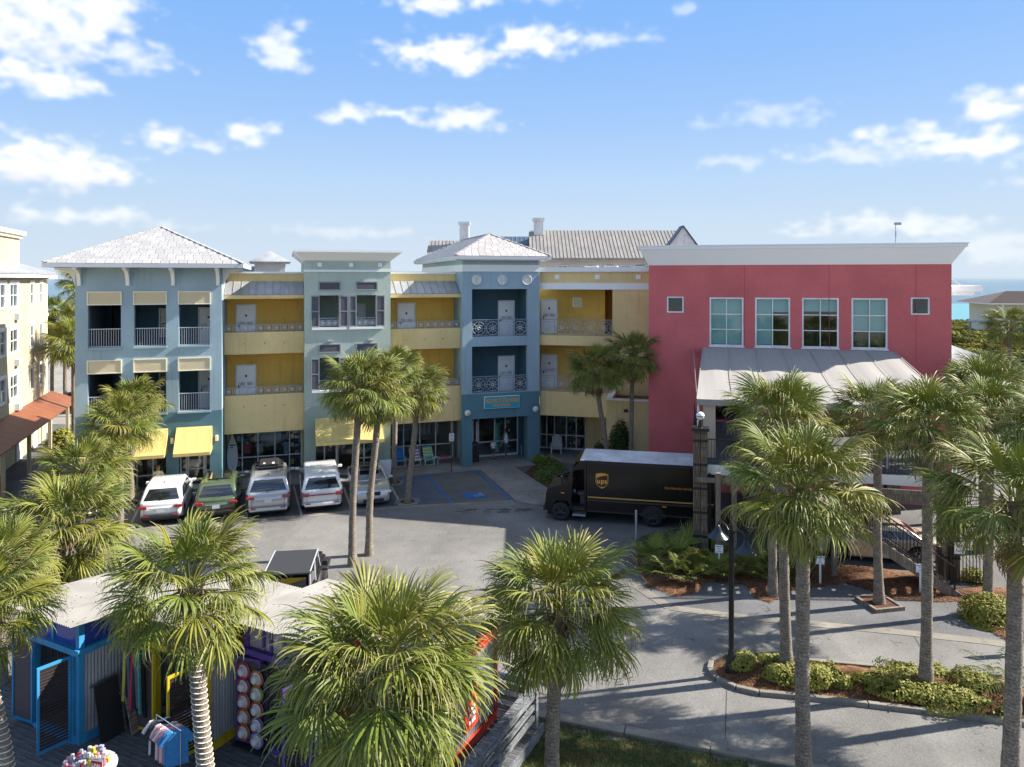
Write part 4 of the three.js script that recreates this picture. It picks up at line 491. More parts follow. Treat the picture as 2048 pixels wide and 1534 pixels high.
// ---------- buildings behind ----------
{
  const t = thing('condo_building', 'distant condominium with long tan standing seam roof and white chimneys', 'building', 2.5, 0, -80, 0);
  const ribs = (x0, x1, y0, y1, z0, z1, st) => { const g = [], n = Math.round((x1 - x0) / st); for (let i = 0; i <= n; i++) { const x = lerp(x0, x1, i / n); g.push(beam(V3(x, y0 + .05, z0), V3(x, y1 + .05, z1), .03, .045)); } return g; };
  mk('wall', [BX(-8, 17.5, 0, 13.2, -10, 0)], std([.72, .7, .64], .9, { map: T.stucco }), t); mk('wall', BX(-22, -8.01, 0, 12, -12, -2), std([.72, .7, .64], .9, { map: T.stucco }), t);
  const slope = (x0, x1, y0, y1, z0, z1) => { const g = new THREE.BufferGeometry(); g.setAttribute('position', new THREE.Float32BufferAttribute([x0, y0, z0, x1, y0, z0, x1, y1, z1, x0, y0, z0, x1, y1, z1, x0, y1, z1], 3)); g.computeVertexNormals(); return g; };
  const r1 = mk('roof', [slope(-.5, 18, 13.5, 16.9, .6, -5), slope(18, -.5, 13.5, 16.9, -10.6, -5), BX(-.5, 18, 13.2, 13.5, .3, .6)], M.tanRoof, t); const rb = mk('roof_ribs', ribs(-.5, 18, 13.5, 16.9, .6, -5, .42), std([.33, .305, .265], .6), r1); rb.userData.kind = 'stuff';
  const r2 = mk('roof', [slope(-12.5, -.3, 13.2, 15.8, -3, -7)], M.tanRoof, t); const rb2 = mk('roof_ribs', ribs(-12.5, -5.6, 13.2, 15.8, -3, -7, .42), std([.33, .305, .265], .6), r2); rb2.userData.kind = 'stuff';
  const r3 = mk('dark_roof', [slope(-5.6, -.4, 13.8, 16.3, -2.4, -7)], M.blueRoof, t); const rb3 = mk('roof_ribs', ribs(-5.6, -.4, 13.8, 16.3, -2.4, -7, .5), std([.35, .38, .42], .5), r3); rb3.userData.kind = 'stuff';
  mk('gable', EX([[13.6, 13.3], [18.8, 13.3], [16.2, 16.9]], .3).translate(0, 0, .9), M.white, t); mk('gable_roof', [beam(V3(16.2, 17.0, .6), V3(13.4, 13.2, .6), 1.6, .12), beam(V3(16.2, 17.0, .6), V3(19, 13.2, .6), 1.6, .12)], M.blueRoof, t);
  for (const [x, h, z] of [[-8.2, 18.0, -6.2], [.6, 18.3, -4.4]]) mk('chimney', [BX(x - .55, x + .55, 14, h - .35, z - .4, z + .4), BX(x - .7, x + .7, h - .35, h, z - .55, z + .55)], M.white, t);
  for (const x of [2.6, 7.6, 9.6, 11.6, 14.0]) windowUnit(t, x, x + 1.1, 11.6, 12.7, .04, 2, 2, .08, M.white, M.glassTint, false);
}
{ const t = thing('roof_turret', 'small white roof pavilion rising behind the pale green block', 'building', -21.5, 0, -64, .3); mk('wall', BX(-1.3, 1.3, 0, 12.6, -2, .6), std([.72, .71, .68], .9, { map: T.stucco }), t); mk('roof', [new THREE.ConeGeometry(2.5, 1.0, 4).rotateY(Math.PI / 4).translate(0, 13.2, -.7), BX(-1.7, 1.7, 12.55, 12.7, -2.4, 1)], M.metalRoof, t); const low = mk('lower_roof', EX([[-4.8, 11.2], [3, 11.2], [1.5, 12.3], [-3.2, 12.3]], 2).translate(-1.5, 0, -3), std([.2, .33, .42], .6), t); }
for (const [x, k] of [[4.2, 0], [5.5, 1], [7.4, 2], [8.9, 3]]) { const [wx, wz] = RW.at(x - 1.5, -4.5), u = thing('air_conditioner', 'white rooftop air conditioning unit behind the yellow frieze beside red building', 'air conditioner', wx, 11.1, wz, RW.a, 'rooftop units behind the yellow frieze'); mk('casing', RB(.85, .95, .85, 0, .48, 0, .03), M.trim, u); mk('fan_grille', [CY(.34, .34, .03, 0, .975, 0, 20), ...[0, 1, 2].map((i) => new THREE.TorusGeometry(.12 + i * .1, .012, 4, 20).rotateX(Math.PI / 2).translate(0, 1.0, 0))], M.plastic, u); mk('louvre_panel', [B(.65, .6, .02, 0, .45, .435)], M.plastic, u); }
{ const t = thing('beach_house', 'beach house with brown tiled hip roof among dune shrubs', 'house', 67.5, 0, -94, -.2); mk('wall', BX(-4, 6, 0, 8.1, -8, 0), std([.7, .66, .55], .9), t); hipSimple(t); }
function hipSimple(t) { const g = new THREE.BufferGeometry(), e = [[-5.2, 8, 1.2], [7.2, 8, 1.2], [7.2, 8, -9.2], [-5.2, 8, -9.2]], a = [-1, 9.5, -4], b = [3, 9.5, -4], p = []; for (const tri of [[e[0], e[1], b], [e[0], b, a], [e[1], e[2], b], [e[2], e[3], a], [e[2], a, b], [e[3], e[0], a]]) for (const v of tri) p.push(...v); g.setAttribute('position', new THREE.Float32BufferAttribute(p, 3)); g.computeVertexNormals(); const r = mk('roof', g, std([.14, .1, .09], .8, { map: T.tileN }), t); mk('tile_rows', Array.from({ length: 12 }, (_, i) => { const k = (i + .5) / 12; return beam(V3(lerp(-5.2, -1, k), lerp(8.05, 9.55, k), lerp(1.2, -4, k)), V3(lerp(7.2, 3, k), lerp(8.05, 9.55, k), lerp(1.2, -4, k)), .06, .05); }), std([.1, .07, .06], .85), r); mk('porch_post', [BX(-3.6, -3.3, 0, 8, .6, .9)], M.creamTrim, t); mk('eave', BX(-5.2, 7.2, 7.85, 7.99, -9.2, 1.2), M.trim, t); mk('window', [BX(-2, -.6, 5, 6.8, .002, .06), BX(2, 3.4, 5, 6.8, .002, .06)], M.darkGlass, t); }
{ const t = thing('dune_shelter', 'small flat-roofed shelter standing on the dune', 'shelter', 62.3, 0, -96); mk('roof', RB(3, .15, 2.2, 0, 5.5, 0, .05), M.greyTrim, t); for (const x of [-1.2, 1.2]) mk('post', BX(x - .08, x + .08, 0, 5.42, -.1, .1), M.greyTrim, t); }
// ---------- vehicles ----------
function warp(g, f) { const p = g.attributes.position, v = V3(); for (let i = 0; i < p.count; i++) { v.fromBufferAttribute(p, i); f(v); p.setXYZ(i, v.x, v.y, v.z); } g.computeVertexNormals(); return g; }
function creased(g, a = .6) { // smooth shading inside the angle a
  const r = clean(g), p = r.attributes.position, n = p.count, fn = [], key = new Map(), A = V3(), Bq = V3(), C = V3();
  for (let i = 0; i < n; i += 3) { A.fromBufferAttribute(p, i); Bq.fromBufferAttribute(p, i + 1); C.fromBufferAttribute(p, i + 2); fn.push(Bq.clone().sub(A).cross(C.clone().sub(A))); }
  for (let i = 0; i < n; i++) { const k = [p.getX(i), p.getY(i), p.getZ(i)].map((q) => Math.round(q * 2000)).join(); (key.get(k) ?? key.set(k, []).get(k)).push(i); }
  const out = new Float32Array(n * 3);
  for (const list of key.values()) for (const i of list) { const me = fn[Math.floor(i / 3)].clone().normalize(), s = V3(); for (const j of list) { const f = fn[Math.floor(j / 3)]; if (f.lengthSq() > 0 && me.dot(f.clone().normalize()) > Math.cos(a)) s.add(f); } s.normalize().toArray(out, i * 3); }
  r.setAttribute('normal', new THREE.BufferAttribute(out, 3)); return r;
}
function wheel(p, x, y, z, r, w, side, dark) {
  const wh = new THREE.Group(); wh.name = 'wheel'; wh.position.set(x, y, z); p.add(wh);
  const pr = [[r * .62, -w / 2], [r * .9, -w / 2], [r, -w * .36], [r, w * .36], [r * .9, w / 2], [r * .62, w / 2]].map((q) => new THREE.Vector2(...q));
  mk('tyre', new THREE.LatheGeometry(pr, 28).rotateX(Math.PI / 2), M.tyre, wh, true);
  const g = [new THREE.TorusGeometry(r * .6, r * .045, 6, 28).translate(0, 0, side * w * .42), CY(r * .12, r * .12, .05, 0, 0, 0, 10).rotateX(Math.PI / 2).translate(0, 0, side * w * .36)];
  for (let k = 0; k < 10; k++) { const a = k * Math.PI / 5 + (k % 2 ? .12 : -.12); g.push(bar(V3(Math.cos(a) * r * .1, Math.sin(a) * r * .1, side * w * .37), V3(Math.cos(a) * r * .58, Math.sin(a) * r * .58, side * w * .4), r * .045, 5)); }
  mk('rim', g, dark ? M.rimDark : M.rim, wh, true); mk('brake_disc', CY(r * .5, r * .5, .03, 0, 0, 0, 18).rotateX(Math.PI / 2), M.plastic, wh, true);
}
function car(o) { // x forward, y up; o: L W H belt hood clearance, cabin [rear belt, rear roof, front roof, front belt] as x from the middle, paint
  const t = thing(o.name, o.label, 'car', o.x, 0, o.z, o.ry), { L, W, H, paint } = o, h = L / 2, r = o.wheel ?? .36, c = o.clear ?? .22, wx = [-h + (o.rearOver ?? .95), h - .92];
  const [rb, rr, fr, fb] = o.cabin, belt = o.belt, deck = o.deck ?? belt, top = [];
  const sh = new THREE.Shape(); sh.moveTo(-h + .1, c + .12); for (const x of wx) { sh.lineTo(x - r - .07, c + .02); sh.absarc(x, r * .98, r + .065, Math.PI + .25, -.25, true); sh.lineTo(x + r + .07, c + .02); }
  sh.lineTo(h - .12, c + .06); sh.quadraticCurveTo(h + .02, c + .1, h, c + .42); sh.quadraticCurveTo(h - .03, o.hood - .06, h - .25, o.hood - .02); sh.quadraticCurveTo(fb + .6, o.hood + .08, fb, belt); sh.lineTo(rb, deck); sh.quadraticCurveTo(-h + .02, deck, -h + .03, deck - .18); sh.quadraticCurveTo(-h - .07, c + .5, -h + .02, c + .3);
  let g = new THREE.ExtrudeGeometry(sh, { depth: W - .28, steps: 6, bevelEnabled: true, bevelThickness: .14, bevelSize: .1, bevelOffset: -.1, bevelSegments: 5, curveSegments: 14 }).translate(0, 0, -(W - .28) / 2);
  warp(g, (v) => { const e = Math.abs(v.x) / h; v.z *= 1 - .13 * Math.pow(Math.min(1, e), 5) - (v.x > 0 ? .05 * Math.pow(Math.min(1, e), 3) : 0); const q = Math.abs(v.z) / (W / 2); if (Math.abs(v.x) > h * .8) v.x *= 1 - .035 * q * q; });
  mk('body', creased(g, .7), paint, t, true);
  mk('underbody', BX(-h + .25, h - .25, c - .02, c + .25, -W * .4, W * .4), M.plastic, t);
  // cabin
  const tum = .17, top1 = H, cs = new THREE.Shape(); cs.moveTo(rb, belt - .08); cs.quadraticCurveTo(lerp(rb, rr, .5) - .04, lerp(belt, H, .6), rr, H - .07); cs.quadraticCurveTo((rr + fr) / 2, H + .05, fr, H - .05); cs.lineTo(fb, belt - .08);
  let cg = new THREE.ExtrudeGeometry(cs, { depth: W - .34, steps: 4, bevelEnabled: true, bevelThickness: .12, bevelSize: .07, bevelOffset: -.07, bevelSegments: 4, curveSegments: 10 }).translate(0, 0, -(W - .34) / 2);
  const half = (y) => (W - .1) / 2 * (1 - tum * clamp((y - belt) / (H - belt)));
  warp(cg, (v) => { v.z *= 1 - tum * clamp((v.y - belt) / (H - belt)); }); mk('cabin', creased(cg, .7), o.roofMat ?? paint, t, true);
  const patch = (name, fn, mat, nu = 8, nv = 6) => { const pos = [], ix = []; for (let j = 0; j <= nv; j++) for (let i = 0; i <= nu; i++) pos.push(...fn(i / nu, j / nv)); for (let j = 0; j < nv; j++) for (let i = 0; i < nu; i++) { const a = j * (nu + 1) + i; ix.push(a, a + 1, a + nu + 2, a, a + nu + 2, a + nu + 1); } const q = new THREE.BufferGeometry(); q.setAttribute('position', new THREE.Float32BufferAttribute(pos, 3)); q.setIndex(ix); q.computeVertexNormals(); return mk(name, q, mat, t, true); };
  // rear window, windscreen and side windows follow the cabin surface a few millimetres off it
  const bez = (k, a, m, b) => (1 - k) * (1 - k) * a + 2 * k * (1 - k) * m + k * k * b, rx = (y) => { let lo = 0, hi = 1; for (let i = 0; i < 24; i++) { const k = (lo + hi) / 2; if (bez(k, belt - .08, lerp(belt, H, .6), H - .07) < y) lo = k; else hi = k; } return bez(lo, rb, lerp(rb, rr, .5) - .04, rr); };
  const y0 = belt + .04, y1 = H - .16; patch('rear_window', (u, v) => { const y = lerp(y0, y1, v), z = lerp(-1, 1, u) * (half(y) - lerp(.12, .2, v)); return [rx(y) - .014 + .012 * Math.abs(lerp(-1, 1, u)) ** 3, y, z]; }, M.darkGlass);
  patch('windscreen', (u, v) => { const y = lerp(y0, H - .12, v), k = (y - belt + .08) / (H - .05 - belt + .08), z = lerp(1, -1, u) * (half(y) - lerp(.1, .18, v)); return [lerp(fb, fr, k) + .014, y, z]; }, M.darkGlass);
  for (const s of [-1, 1]) { const q = [[rb + .28, y0], [lerp(rb, rr, .8) + .22, H - .2], [fr - .12, H - .17], [fb - .38, y0 + .02]], mid = lerp(rb, fb, .47); const part = (A) => { const g2 = EX(A, .012); warp(g2, (v) => { v.z = s * (half(v.y) + (v.z > .006 ? .012 : .004) + .005); }); return g2; }; const at = (k, yy) => lerp(yy ? q[1][0] : q[0][0], yy ? q[2][0] : q[3][0], k); for (const [a, b] of [[0, .3], [.33, .63], [.66, 1]]) { const m = mk('side_window', part([[at(a, 0), q[0][1]], [at(b, 0), q[0][1]], [at(b, 1), H - .18], [at(a, 1), H - .19]]), M.darkGlass, t); } }
  for (const x of wx) for (const s of [-1, 1]) wheel(t, x, r, s * (W / 2 - .14), r, .23, s, o.darkRim);
  for (const s of [-1, 1]) { const m = mk('mirror', [RB(.12, .15, .22, fb - .25, belt + .1, s * (W / 2 + .1), .05, 3), bar(V3(fb - .22, belt + .03, s * (W / 2 - .08)), V3(fb - .25, belt + .06, s * (W / 2 + .04)), .025)], o.mirror ?? paint, t); }
  const ty = deck - .2;
  if (o.tailBar) { mk('tail_light', [RB(.06, .055, W * .8, -h - .012, ty, 0, .02, 2), ...[-1, 1].map((s) => RB(.16, .16, .34, -h + .06, ty, s * (W * .44 - .1), .04, 2))], M.tail, t); } else for (const s of [-1, 1]) mk('tail_light', [RB(.18, .13, .36, -h + .06, ty, s * (W * .43 - .07), .04, 3), RB(.36, .08, .05, -h + .28, ty + .02, s * (W * .475 - .02), .02, 2)], M.tail, t);
  mk('rear_bumper', [RB(.14, .16, W * .84, -h + .02, c + .2, 0, .05, 3)], o.bumper ?? M.plastic, t); for (const s of [-1, 1]) mk('reflector', RB(.04, .05, .24, -h - .05, c + .26, s * W * .33, .015, 2), M.tail, t);
  mk('number_plate', B(.015, .15, .32, -h - .045, o.plateY ?? deck - .36, 0), M.plate, t); mk('tailgate_trim', RB(.03, .035, W * .5, -h - .03, deck - .26, 0, .012, 2), M.chrome, t);
  for (const s of [-1, 1]) mk('headlight', RB(.3, .13, .38, h - .24, o.hood - .16, s * (W * .42 - .1), .05, 3), M.headlamp, t);
  mk('grille', o.kidney ? [RB(.06, .2, .3, h - .03, o.hood - .2, -.19, .05, 3), RB(.06, .2, .3, h - .03, o.hood - .2, .19, .05, 3), RB(.06, .16, 1.0, h - .02, c + .2, 0, .04, 3)] : [RB(.06, .24, W * .5, h - .04, o.hood - .26, 0, .05, 3)], M.plastic, t);
  if (o.rails) for (const s of [-1, 1]) mk('roof_rail', [bar(V3(rr + .3, H + .06, s * half(H) * .82), V3(fr - .2, H + .06, s * half(H) * .82), .022), ...[.0, .5, 1].map((k) => B(.06, .07, .03, lerp(rr + .3, fr - .2, k), H + .02, s * half(H) * .82))], M.chrome, t);
  if (o.sunroof) mk('sunroof', RB(1.5, .02, W * .5, (rr + fr) / 2 + .15, H + .012, 0, .008, 1), M.darkGlass, t);
  mk('panel_gap', [...[-1, 1].map((q) => B(.008, deck - c - .35, .01, -h - .012, (deck + c) / 2 + .08, q * W * .36)), B(.008, .012, W * .74, -h - .03, c + .34, 0)], M.plastic, t);
  mk('antenna_fin', EX([[-.09, 0], [.1, 0], [-.06, .07]], .03).translate(rr + .35, H - .015, -.015), M.plastic, t);
  mk('wiper', bar(V3(rb + .0 - .1, belt + .05, -.1), V3(rx(belt + .15) - .1, belt + .15, .3), .012), M.plastic, t);
  mk('door_handle', [-1, 1].flatMap((s) => [lerp(rb, fb, .42), lerp(rb, fb, .72)].map((x) => RB(.2, .035, .03, x, belt - .09, s * (W / 2 + .0), .012, 2))), paint, t);
  return t;
}
const inn = (x, Z) => [x, -Z], away = (90 + 17.5) * RAD;
car({ name: 'parked_car', label: 'white pickup-height car half hidden behind palm fronds beside the double palm trunks', x: -20.9, z: -35.0, ry: away, L: 4.7, W: 1.88, H: 1.68, belt: 1.08, hood: 1.06, cabin: [-2.0, -1.55, .55, 1.25], paint: M.carWhite });
car({ name: 'parked_car', label: 'white crossover with sloping rear window and turquoise number plate', x: -16.6, z: -34.75, ry: away, L: 4.5, W: 1.87, H: 1.66, belt: 1.06, hood: 1.02, cabin: [-2.08, -1.3, .5, 1.3], paint: M.carWhite });
car({ name: 'parked_car', label: 'dark green SUV with black sunroof and red tail lights', x: -14.35, z: -35.4, ry: away, L: 4.6, W: 1.9, H: 1.66, belt: 1.05, hood: 1.04, cabin: [-2.12, -1.5, .5, 1.3], paint: M.carGreen, sunroof: true, rails: true });
{ const t = car({ name: 'parked_car', label: 'large silver SUV with boxes on its roof rack', x: -12.2, z: -36.2, ry: away, L: 5.3, W: 2.03, H: 1.86, belt: 1.18, hood: 1.2, cabin: [-2.5, -2.15, .5, 1.4], paint: M.carSilver, rails: true, wheel: .4, bumper: M.carSilver, rearOver: 1.15 });
  mk('roof_rack', [B(1.5, .05, 1.1, -.3, 1.98, 0), ...[-.9, -.3, .3].map((x) => B(.06, .08, 1.3, x, 1.93, 0)), RB(1.25, .12, .9, -.3, 2.06, 0, .04, 2)], M.plastic, t); for (const [w2, d2, x2, z2] of [[.3, .12, -.8, .2], [.22, .1, -.78, -.22]]) mk('rack_sticker', B(w2, .015, d2, x2, 2.127, z2), M.white, t); }
car({ name: 'parked_car', label: 'white minivan with wide red tail light bar under a black rear window', x: -9.84, z: -36.9, ry: away, L: 5.1, W: 2.0, H: 1.76, belt: 1.08, hood: 1.02, cabin: [-2.45, -2.1, .75, 1.75], paint: M.carWhite, tailBar: true, bumper: M.carWhite, darkRim: true });
car({ name: 'parked_car', label: 'silver sports sedan reversed into its bay with black twin grille and dark sunroof', x: -7.5, z: -37.55, ry: away + Math.PI, L: 4.85, W: 1.9, H: 1.45, belt: .95, hood: .86, deck: 1.0, cabin: [-1.75, -.85, .35, 1.15], paint: M.carSilver, kidney: true, wheel: .34, clear: .15, sunroof: true });
car({ name: 'parked_car', label: 'pale tan sedan parked under the raised deck behind the stair railing', x: 14.6, z: -29.2, ry: (180 - 13) * RAD, L: 4.8, W: 1.86, H: 1.46, belt: .96, hood: .9, deck: 1.0, cabin: [-1.8, -.95, .4, 1.25], paint: M.carTan, wheel: .35, clear: .16 });
car({ name: 'parked_car', label: 'dark car parked behind the iron fence between cream building and corner tower', x: -37.3, z: -63, ry: 20 * RAD, L: 4.6, W: 1.86, H: 1.5, belt: .98, hood: .95, cabin: [-1.9, -1.2, .45, 1.25], paint: M.carBlack });
{ // open-top black off-roader seen from above
  const t = thing('off_road_car', 'black boxy off-road car with soft top parked beside the white kiosk roofs', 'car', -7.35, 0, -24.4, 98 * RAD);
  mk('body', [RB(3.7, .62, 1.62, 0, .86, 0, .08, 3), RB(1.25, .14, 1.4, 1.2, 1.2, 0, .05, 3)], M.carBlack, t); mk('soft_top', RB(2.0, .09, 1.46, -.7, 1.86, 0, .04, 3), std([.03, .032, .036], .7), t); mk('roof_frame', [...[-1, 1].flatMap((s) => [bar(V3(-1.7, 1.15, s * .72), V3(-1.62, 1.84, s * .69), .035), bar(V3(.75, 1.15, s * .72), V3(.3, 1.84, s * .68), .035), bar(V3(-.5, 1.15, s * .73), V3(-.5, 1.84, s * .69), .035), bar(V3(-1.66, 1.9, s * .71), V3(.3, 1.9, s * .71), .03)])], M.greyTrim, t);
  mk('rear_window', B(.03, .5, 1.2, -1.69, 1.5, 0), M.darkGlass, t); mk('windscreen', B(.03, .62, 1.3, .56, 1.5, 0, 0, 0, .62), M.darkGlass, t); for (const s of [-1, 1]) { mk('side_window', B(1.9, .5, .02, -.65, 1.5, s * .71), M.darkGlass, t); mk('fender', RB(.95, .1, .28, 1.3, .98, s * .86, .04, 2), M.plastic, t); mk('fender', RB(.95, .1, .28, -1.25, .98, s * .86, .04, 2), M.plastic, t); mk('mirror', RB(.08, .18, .2, .6, 1.3, s * .92, .03, 2), M.plastic, t); mk('tail_light', RB(.06, .2, .14, -1.86, .98, s * .68, .02, 2), M.tail, t); }
  mk('spare_wheel', CY(.38, .38, .24, 0, 0, 0, 24).rotateZ(Math.PI / 2).translate(-2.0, 1.0, 0), M.tyre, t); mk('bumper', [RB(.16, .2, 1.6, 1.92, .62, 0, .04, 2), RB(.16, .2, 1.6, -1.9, .6, 0, .04, 2)], M.plastic, t);
  for (const x of [1.25, -1.25]) for (const s of [-1, 1]) wheel(t, x, .4, s * .78, .4, .26, s, true);
}
{ // delivery truck
  const t = thing('delivery_truck', 'dark brown box delivery truck with gold shield and open cab door', 'truck', 5.72, 0, -33.8, (180 - 12) * RAD), y0 = .52, y1 = 2.8, hw = 1.18;
  // x forward; the driver's open door and the prints are on the -z side
  mk('cargo_box', RB(5.7, y1 - y0, hw * 2, -.75, (y0 + y1) / 2, 0, .07, 3), M.brown, t);
  mk('roof', [RB(6.0, .07, hw * 2 - .1, -.6, y1 + .03, 0, .03, 2), ...Array.from({ length: 8 }, (_, i) => B(.05, .02, hw * 2 - .2, -3.3 + i * .75, y1 + .07, 0))], M.truckRoof, t); mk('roof_rim', [BX(-3.62, 2.2, y1 - .07, y1 + .05, hw - .02, hw + .025), BX(-3.62, 2.2, y1 - .07, y1 + .05, -hw - .025, -hw + .02)], M.plastic, t);
  const cab = (z0, z1) => EX([[2.1, .5], [2.1, 2.8], [2.35, 2.8], [2.7, 2.5], [3.1, 1.75], [3.9, 1.45], [4.0, 1.2], [4.02, .55], [3.72, .5], [3.68, .75], [3.45, .98], [3.15, 1.0], [2.9, .85], [2.8, .5]], z1 - z0, [], { bevelEnabled: true, bevelThickness: .03, bevelSize: .03, bevelOffset: -.03, bevelSegments: 2 }).translate(0, 0, z0);
  mk('cab_side', EX([[2.1, .5], [2.1, 2.8], [2.35, 2.8], [2.7, 2.5], [3.1, 1.75], [3.9, 1.45], [4.0, 1.2], [4.02, .55], [3.72, .5], [3.68, .75], [3.45, .98], [3.15, 1.0], [2.9, .85], [2.8, .5]], .06, [[[2.2, .55], [2.72, .55], [2.8, .9], [2.78, 1.3], [2.72, 2.35], [2.2, 2.45]]]).translate(0, 0, -hw), M.brown, t);
  mk('cab_side', cab(hw - .06, hw), M.brown, t); mk('nose', [RB(.95, .62, hw * 2 - .14, 3.5, 1.12, 0, .1, 3), B(.05, .5, hw * 2 - .14, 2.12, 2.5, 0), B(.5, .06, hw * 2 - .12, 2.35, 2.76, 0), B(.35, 1.0, hw * 2 - .16, 3.75, .75, 0)], M.brown, t);
  mk('windscreen', B(.03, 1.05, hw * 2 - .3, 2.9, 2.1, 0, 0, 0, .4), M.darkGlass, t); mk('cab_floor', B(1.3, .1, hw * 2 - .16, 2.6, .62, 0), M.plastic, t); mk('seat', [RB(.5, .14, .5, 2.35, 1.15, -.45, .05, 2), RB(.14, .7, .5, 2.15, 1.5, -.45, .05, 2), B(.2, .45, .3, 2.35, .88, -.45)], std([.1, .1, .1], .8), t); mk('bulkhead', BX(2.11, 2.14, .7, 2.7, -hw + .1, hw - .1), std([.35, .36, .38], .7), t);
  mk('steering_wheel', [new THREE.TorusGeometry(.2, .018, 6, 22).rotateY(1.1).translate(2.75, 1.5, -.45), bar(V3(2.78, 1.48, -.45), V3(3.1, 1.3, -.45), .025)], M.plastic, t); mk('step', [BX(2.15, 2.75, .28, .34, -hw - .02, -hw + .45), BX(2.15, 2.75, .35, .6, -hw + .46, -hw + .5)], std([.4, .4, .41], .5, { metalness: .4 }), t); mk('dash', RB(.4, .4, hw * 2 - .3, 3.05, 1.25, 0, .06, 2), std([.12, .115, .11], .8), t);
  mk('panel_seam', [.6, -.3, -1.2, -2.1, -3.0].map((x) => BX(x, x + .012, .6, 2.7, -hw - .006, -hw - .0005)), std([.03, .022, .018], .5), t); mk('rivets', Array.from({ length: 90 }, (_, i) => new THREE.SphereGeometry(.008, 5, 4).translate(-3.5 + (i % 45) * .125, i < 45 ? 2.66 : .66, -hw - .002)), std([.03, .022, .018], .5), t).userData.kind = 'stuff';
  mk('stripe', BX(-3.55, 2.04, 1.15, 1.21, -hw - .008, -hw - .001), M.gold, t); mk('side_rail', [BX(-3.55, 2.08, 1.02, 1.08, -hw - .03, -hw - .001), BX(-3.55, 2.08, .52, .57, -hw - .03, -hw - .001)], std([.05, .045, .04], .5), t);
  const shield = mk('shield_emblem', new THREE.PlaneGeometry(.62, .74).translate(0, 0, 0), (() => { const m = printed(256, 304, (c, W, H) => { c.clearRect(0, 0, W, H); const path = (k) => { c.beginPath(); c.moveTo(128 - 118 * k, 30 + 10 * (1 - k)); c.quadraticCurveTo(128, -14 + 40 * (1 - k), 128 + 118 * k, 30 + 10 * (1 - k)); c.lineTo(128 + 118 * k, 165); c.bezierCurveTo(128 + 118 * k, 232, 128 + 60, 270, 128, 300 * k); c.bezierCurveTo(128 - 60, 270, 128 - 118 * k, 232, 128 - 118 * k, 165); c.closePath(); }; path(1); c.fillStyle = '#e0a243'; c.fill(); path(.9); c.fillStyle = '#4a2a14'; c.fill(); c.save(); path(.9); c.clip(); c.fillStyle = '#e0a243'; c.beginPath(); c.moveTo(0, 0); c.lineTo(256, 0); c.lineTo(256, 44); c.quadraticCurveTo(120, 52, 0, 118); c.fill(); c.restore(); c.fillStyle = '#f0b95a'; c.font = 'bold 118px sans-serif'; c.textAlign = 'center'; c.fillText('ups', 128, 205, 196); }); m.transparent = true; return m; })(), t, true);
  shield.position.set(1.39, 1.96, -hw - .005); shield.rotation.y = Math.PI;
  const txt = mk('lettering', new THREE.PlaneGeometry(1.5, .215), (() => { const m = printed(768, 110, (c, W, H) => { c.clearRect(0, 0, W, H); c.fillStyle = '#c8802c'; c.font = 'bold 76px sans-serif'; c.textAlign = 'center'; c.fillText('Worldwide Services', W / 2, 80, 750); }); m.transparent = true; return m; })(), t, true); txt.position.set(-2.1, 1.8, -hw - .005); txt.rotation.y = Math.PI;
  for (const x of [3.3, -.9]) for (const s of [-1, 1]) wheel(t, x, .42, s * (hw - .10), .42, .28, s, true);
  mk('mirror', [RB(.08, .45, .22, 3.2, 1.95, -hw - .3, .03, 2), bar(V3(3.1, 1.8, -hw), V3(3.2, 1.8, -hw - .28), .015)], M.plastic, t); for (const s of [-1, 1]) mk('headlight', RB(.12, .2, .26, 4.0, 1.05, s * .85, .05, 2), M.headlamp, t); mk('marker_light', [B(.16, .05, .02, 3.2, 1.3, -hw - .01), B(.2, .05, .02, -1.4, .95, -hw - .01)], std([.8, .25, .03], .4), t);
  mk('bumper', RB(.2, .26, 2.3, 4.02, .55, 0, .05, 2), M.plastic, t); mk('rear_bumper', RB(.3, .16, 2.3, -3.7, .5, 0, .04, 2), M.plastic, t); mk('wheel_arch', EX([...Array.from({ length: 13 }, (_, i) => [-.9 - .56 * Math.cos(i * Math.PI / 12), .42 + .54 * Math.sin(i * Math.PI / 12)])], .012).translate(0, 0, -hw - .014), M.plastic, t);
}
// ---------- people ----------
function tubeSDF(bones) { return (x, y, z) => { let d = 9; for (const [a, b, r0, r1] of bones) { const ax = x - a[0], ay = y - a[1], az = z - a[2], bx = b[0] - a[0], by = b[1] - a[1], bz = b[2] - a[2], t = clamp((ax * bx + ay * by + az * bz) / (bx * bx + by * by + bz * bz + 1e-9)), q = Math.hypot(ax - t * bx, ay - t * by, az - t * bz) - lerp(r0, r1, t), k = .035, h = Math.max(k - Math.abs(d - q), 0) / k; d = Math.min(d, q) - h * h * k * .25; } return d; }; }
function meshSDF(f, lo, hi, res) {
  const m = new MarchingCubes(res, new THREE.MeshStandardMaterial(), false, false, 60000), s = m.size, hs = m.halfsize ?? res / 2, c = [0, 1, 2].map((i) => (lo[i] + hi[i]) / 2), e = [0, 1, 2].map((i) => (hi[i] - lo[i]) / 2); m.isolation = 0;
  for (let k = 0; k < s; k++) for (let j = 0; j < s; j++) for (let i = 0; i < s; i++) m.field[k * m.size2 + j * s + i] = -f(c[0] + (i - hs) / hs * e[0], c[1] + (j - hs) / hs * e[1], c[2] + (k - hs) / hs * e[2]);
  m.update(); const n = m.count, p = m.positionArray.slice(0, n * 3); for (let i = 0; i < n; i++) for (let q = 0; q < 3; q++) p[i * 3 + q] = c[q] + p[i * 3 + q] * e[q];
  const g = new THREE.BufferGeometry(); g.setAttribute('position', new THREE.BufferAttribute(p, 3)); g.computeVertexNormals(); return creased(g, 3);
}
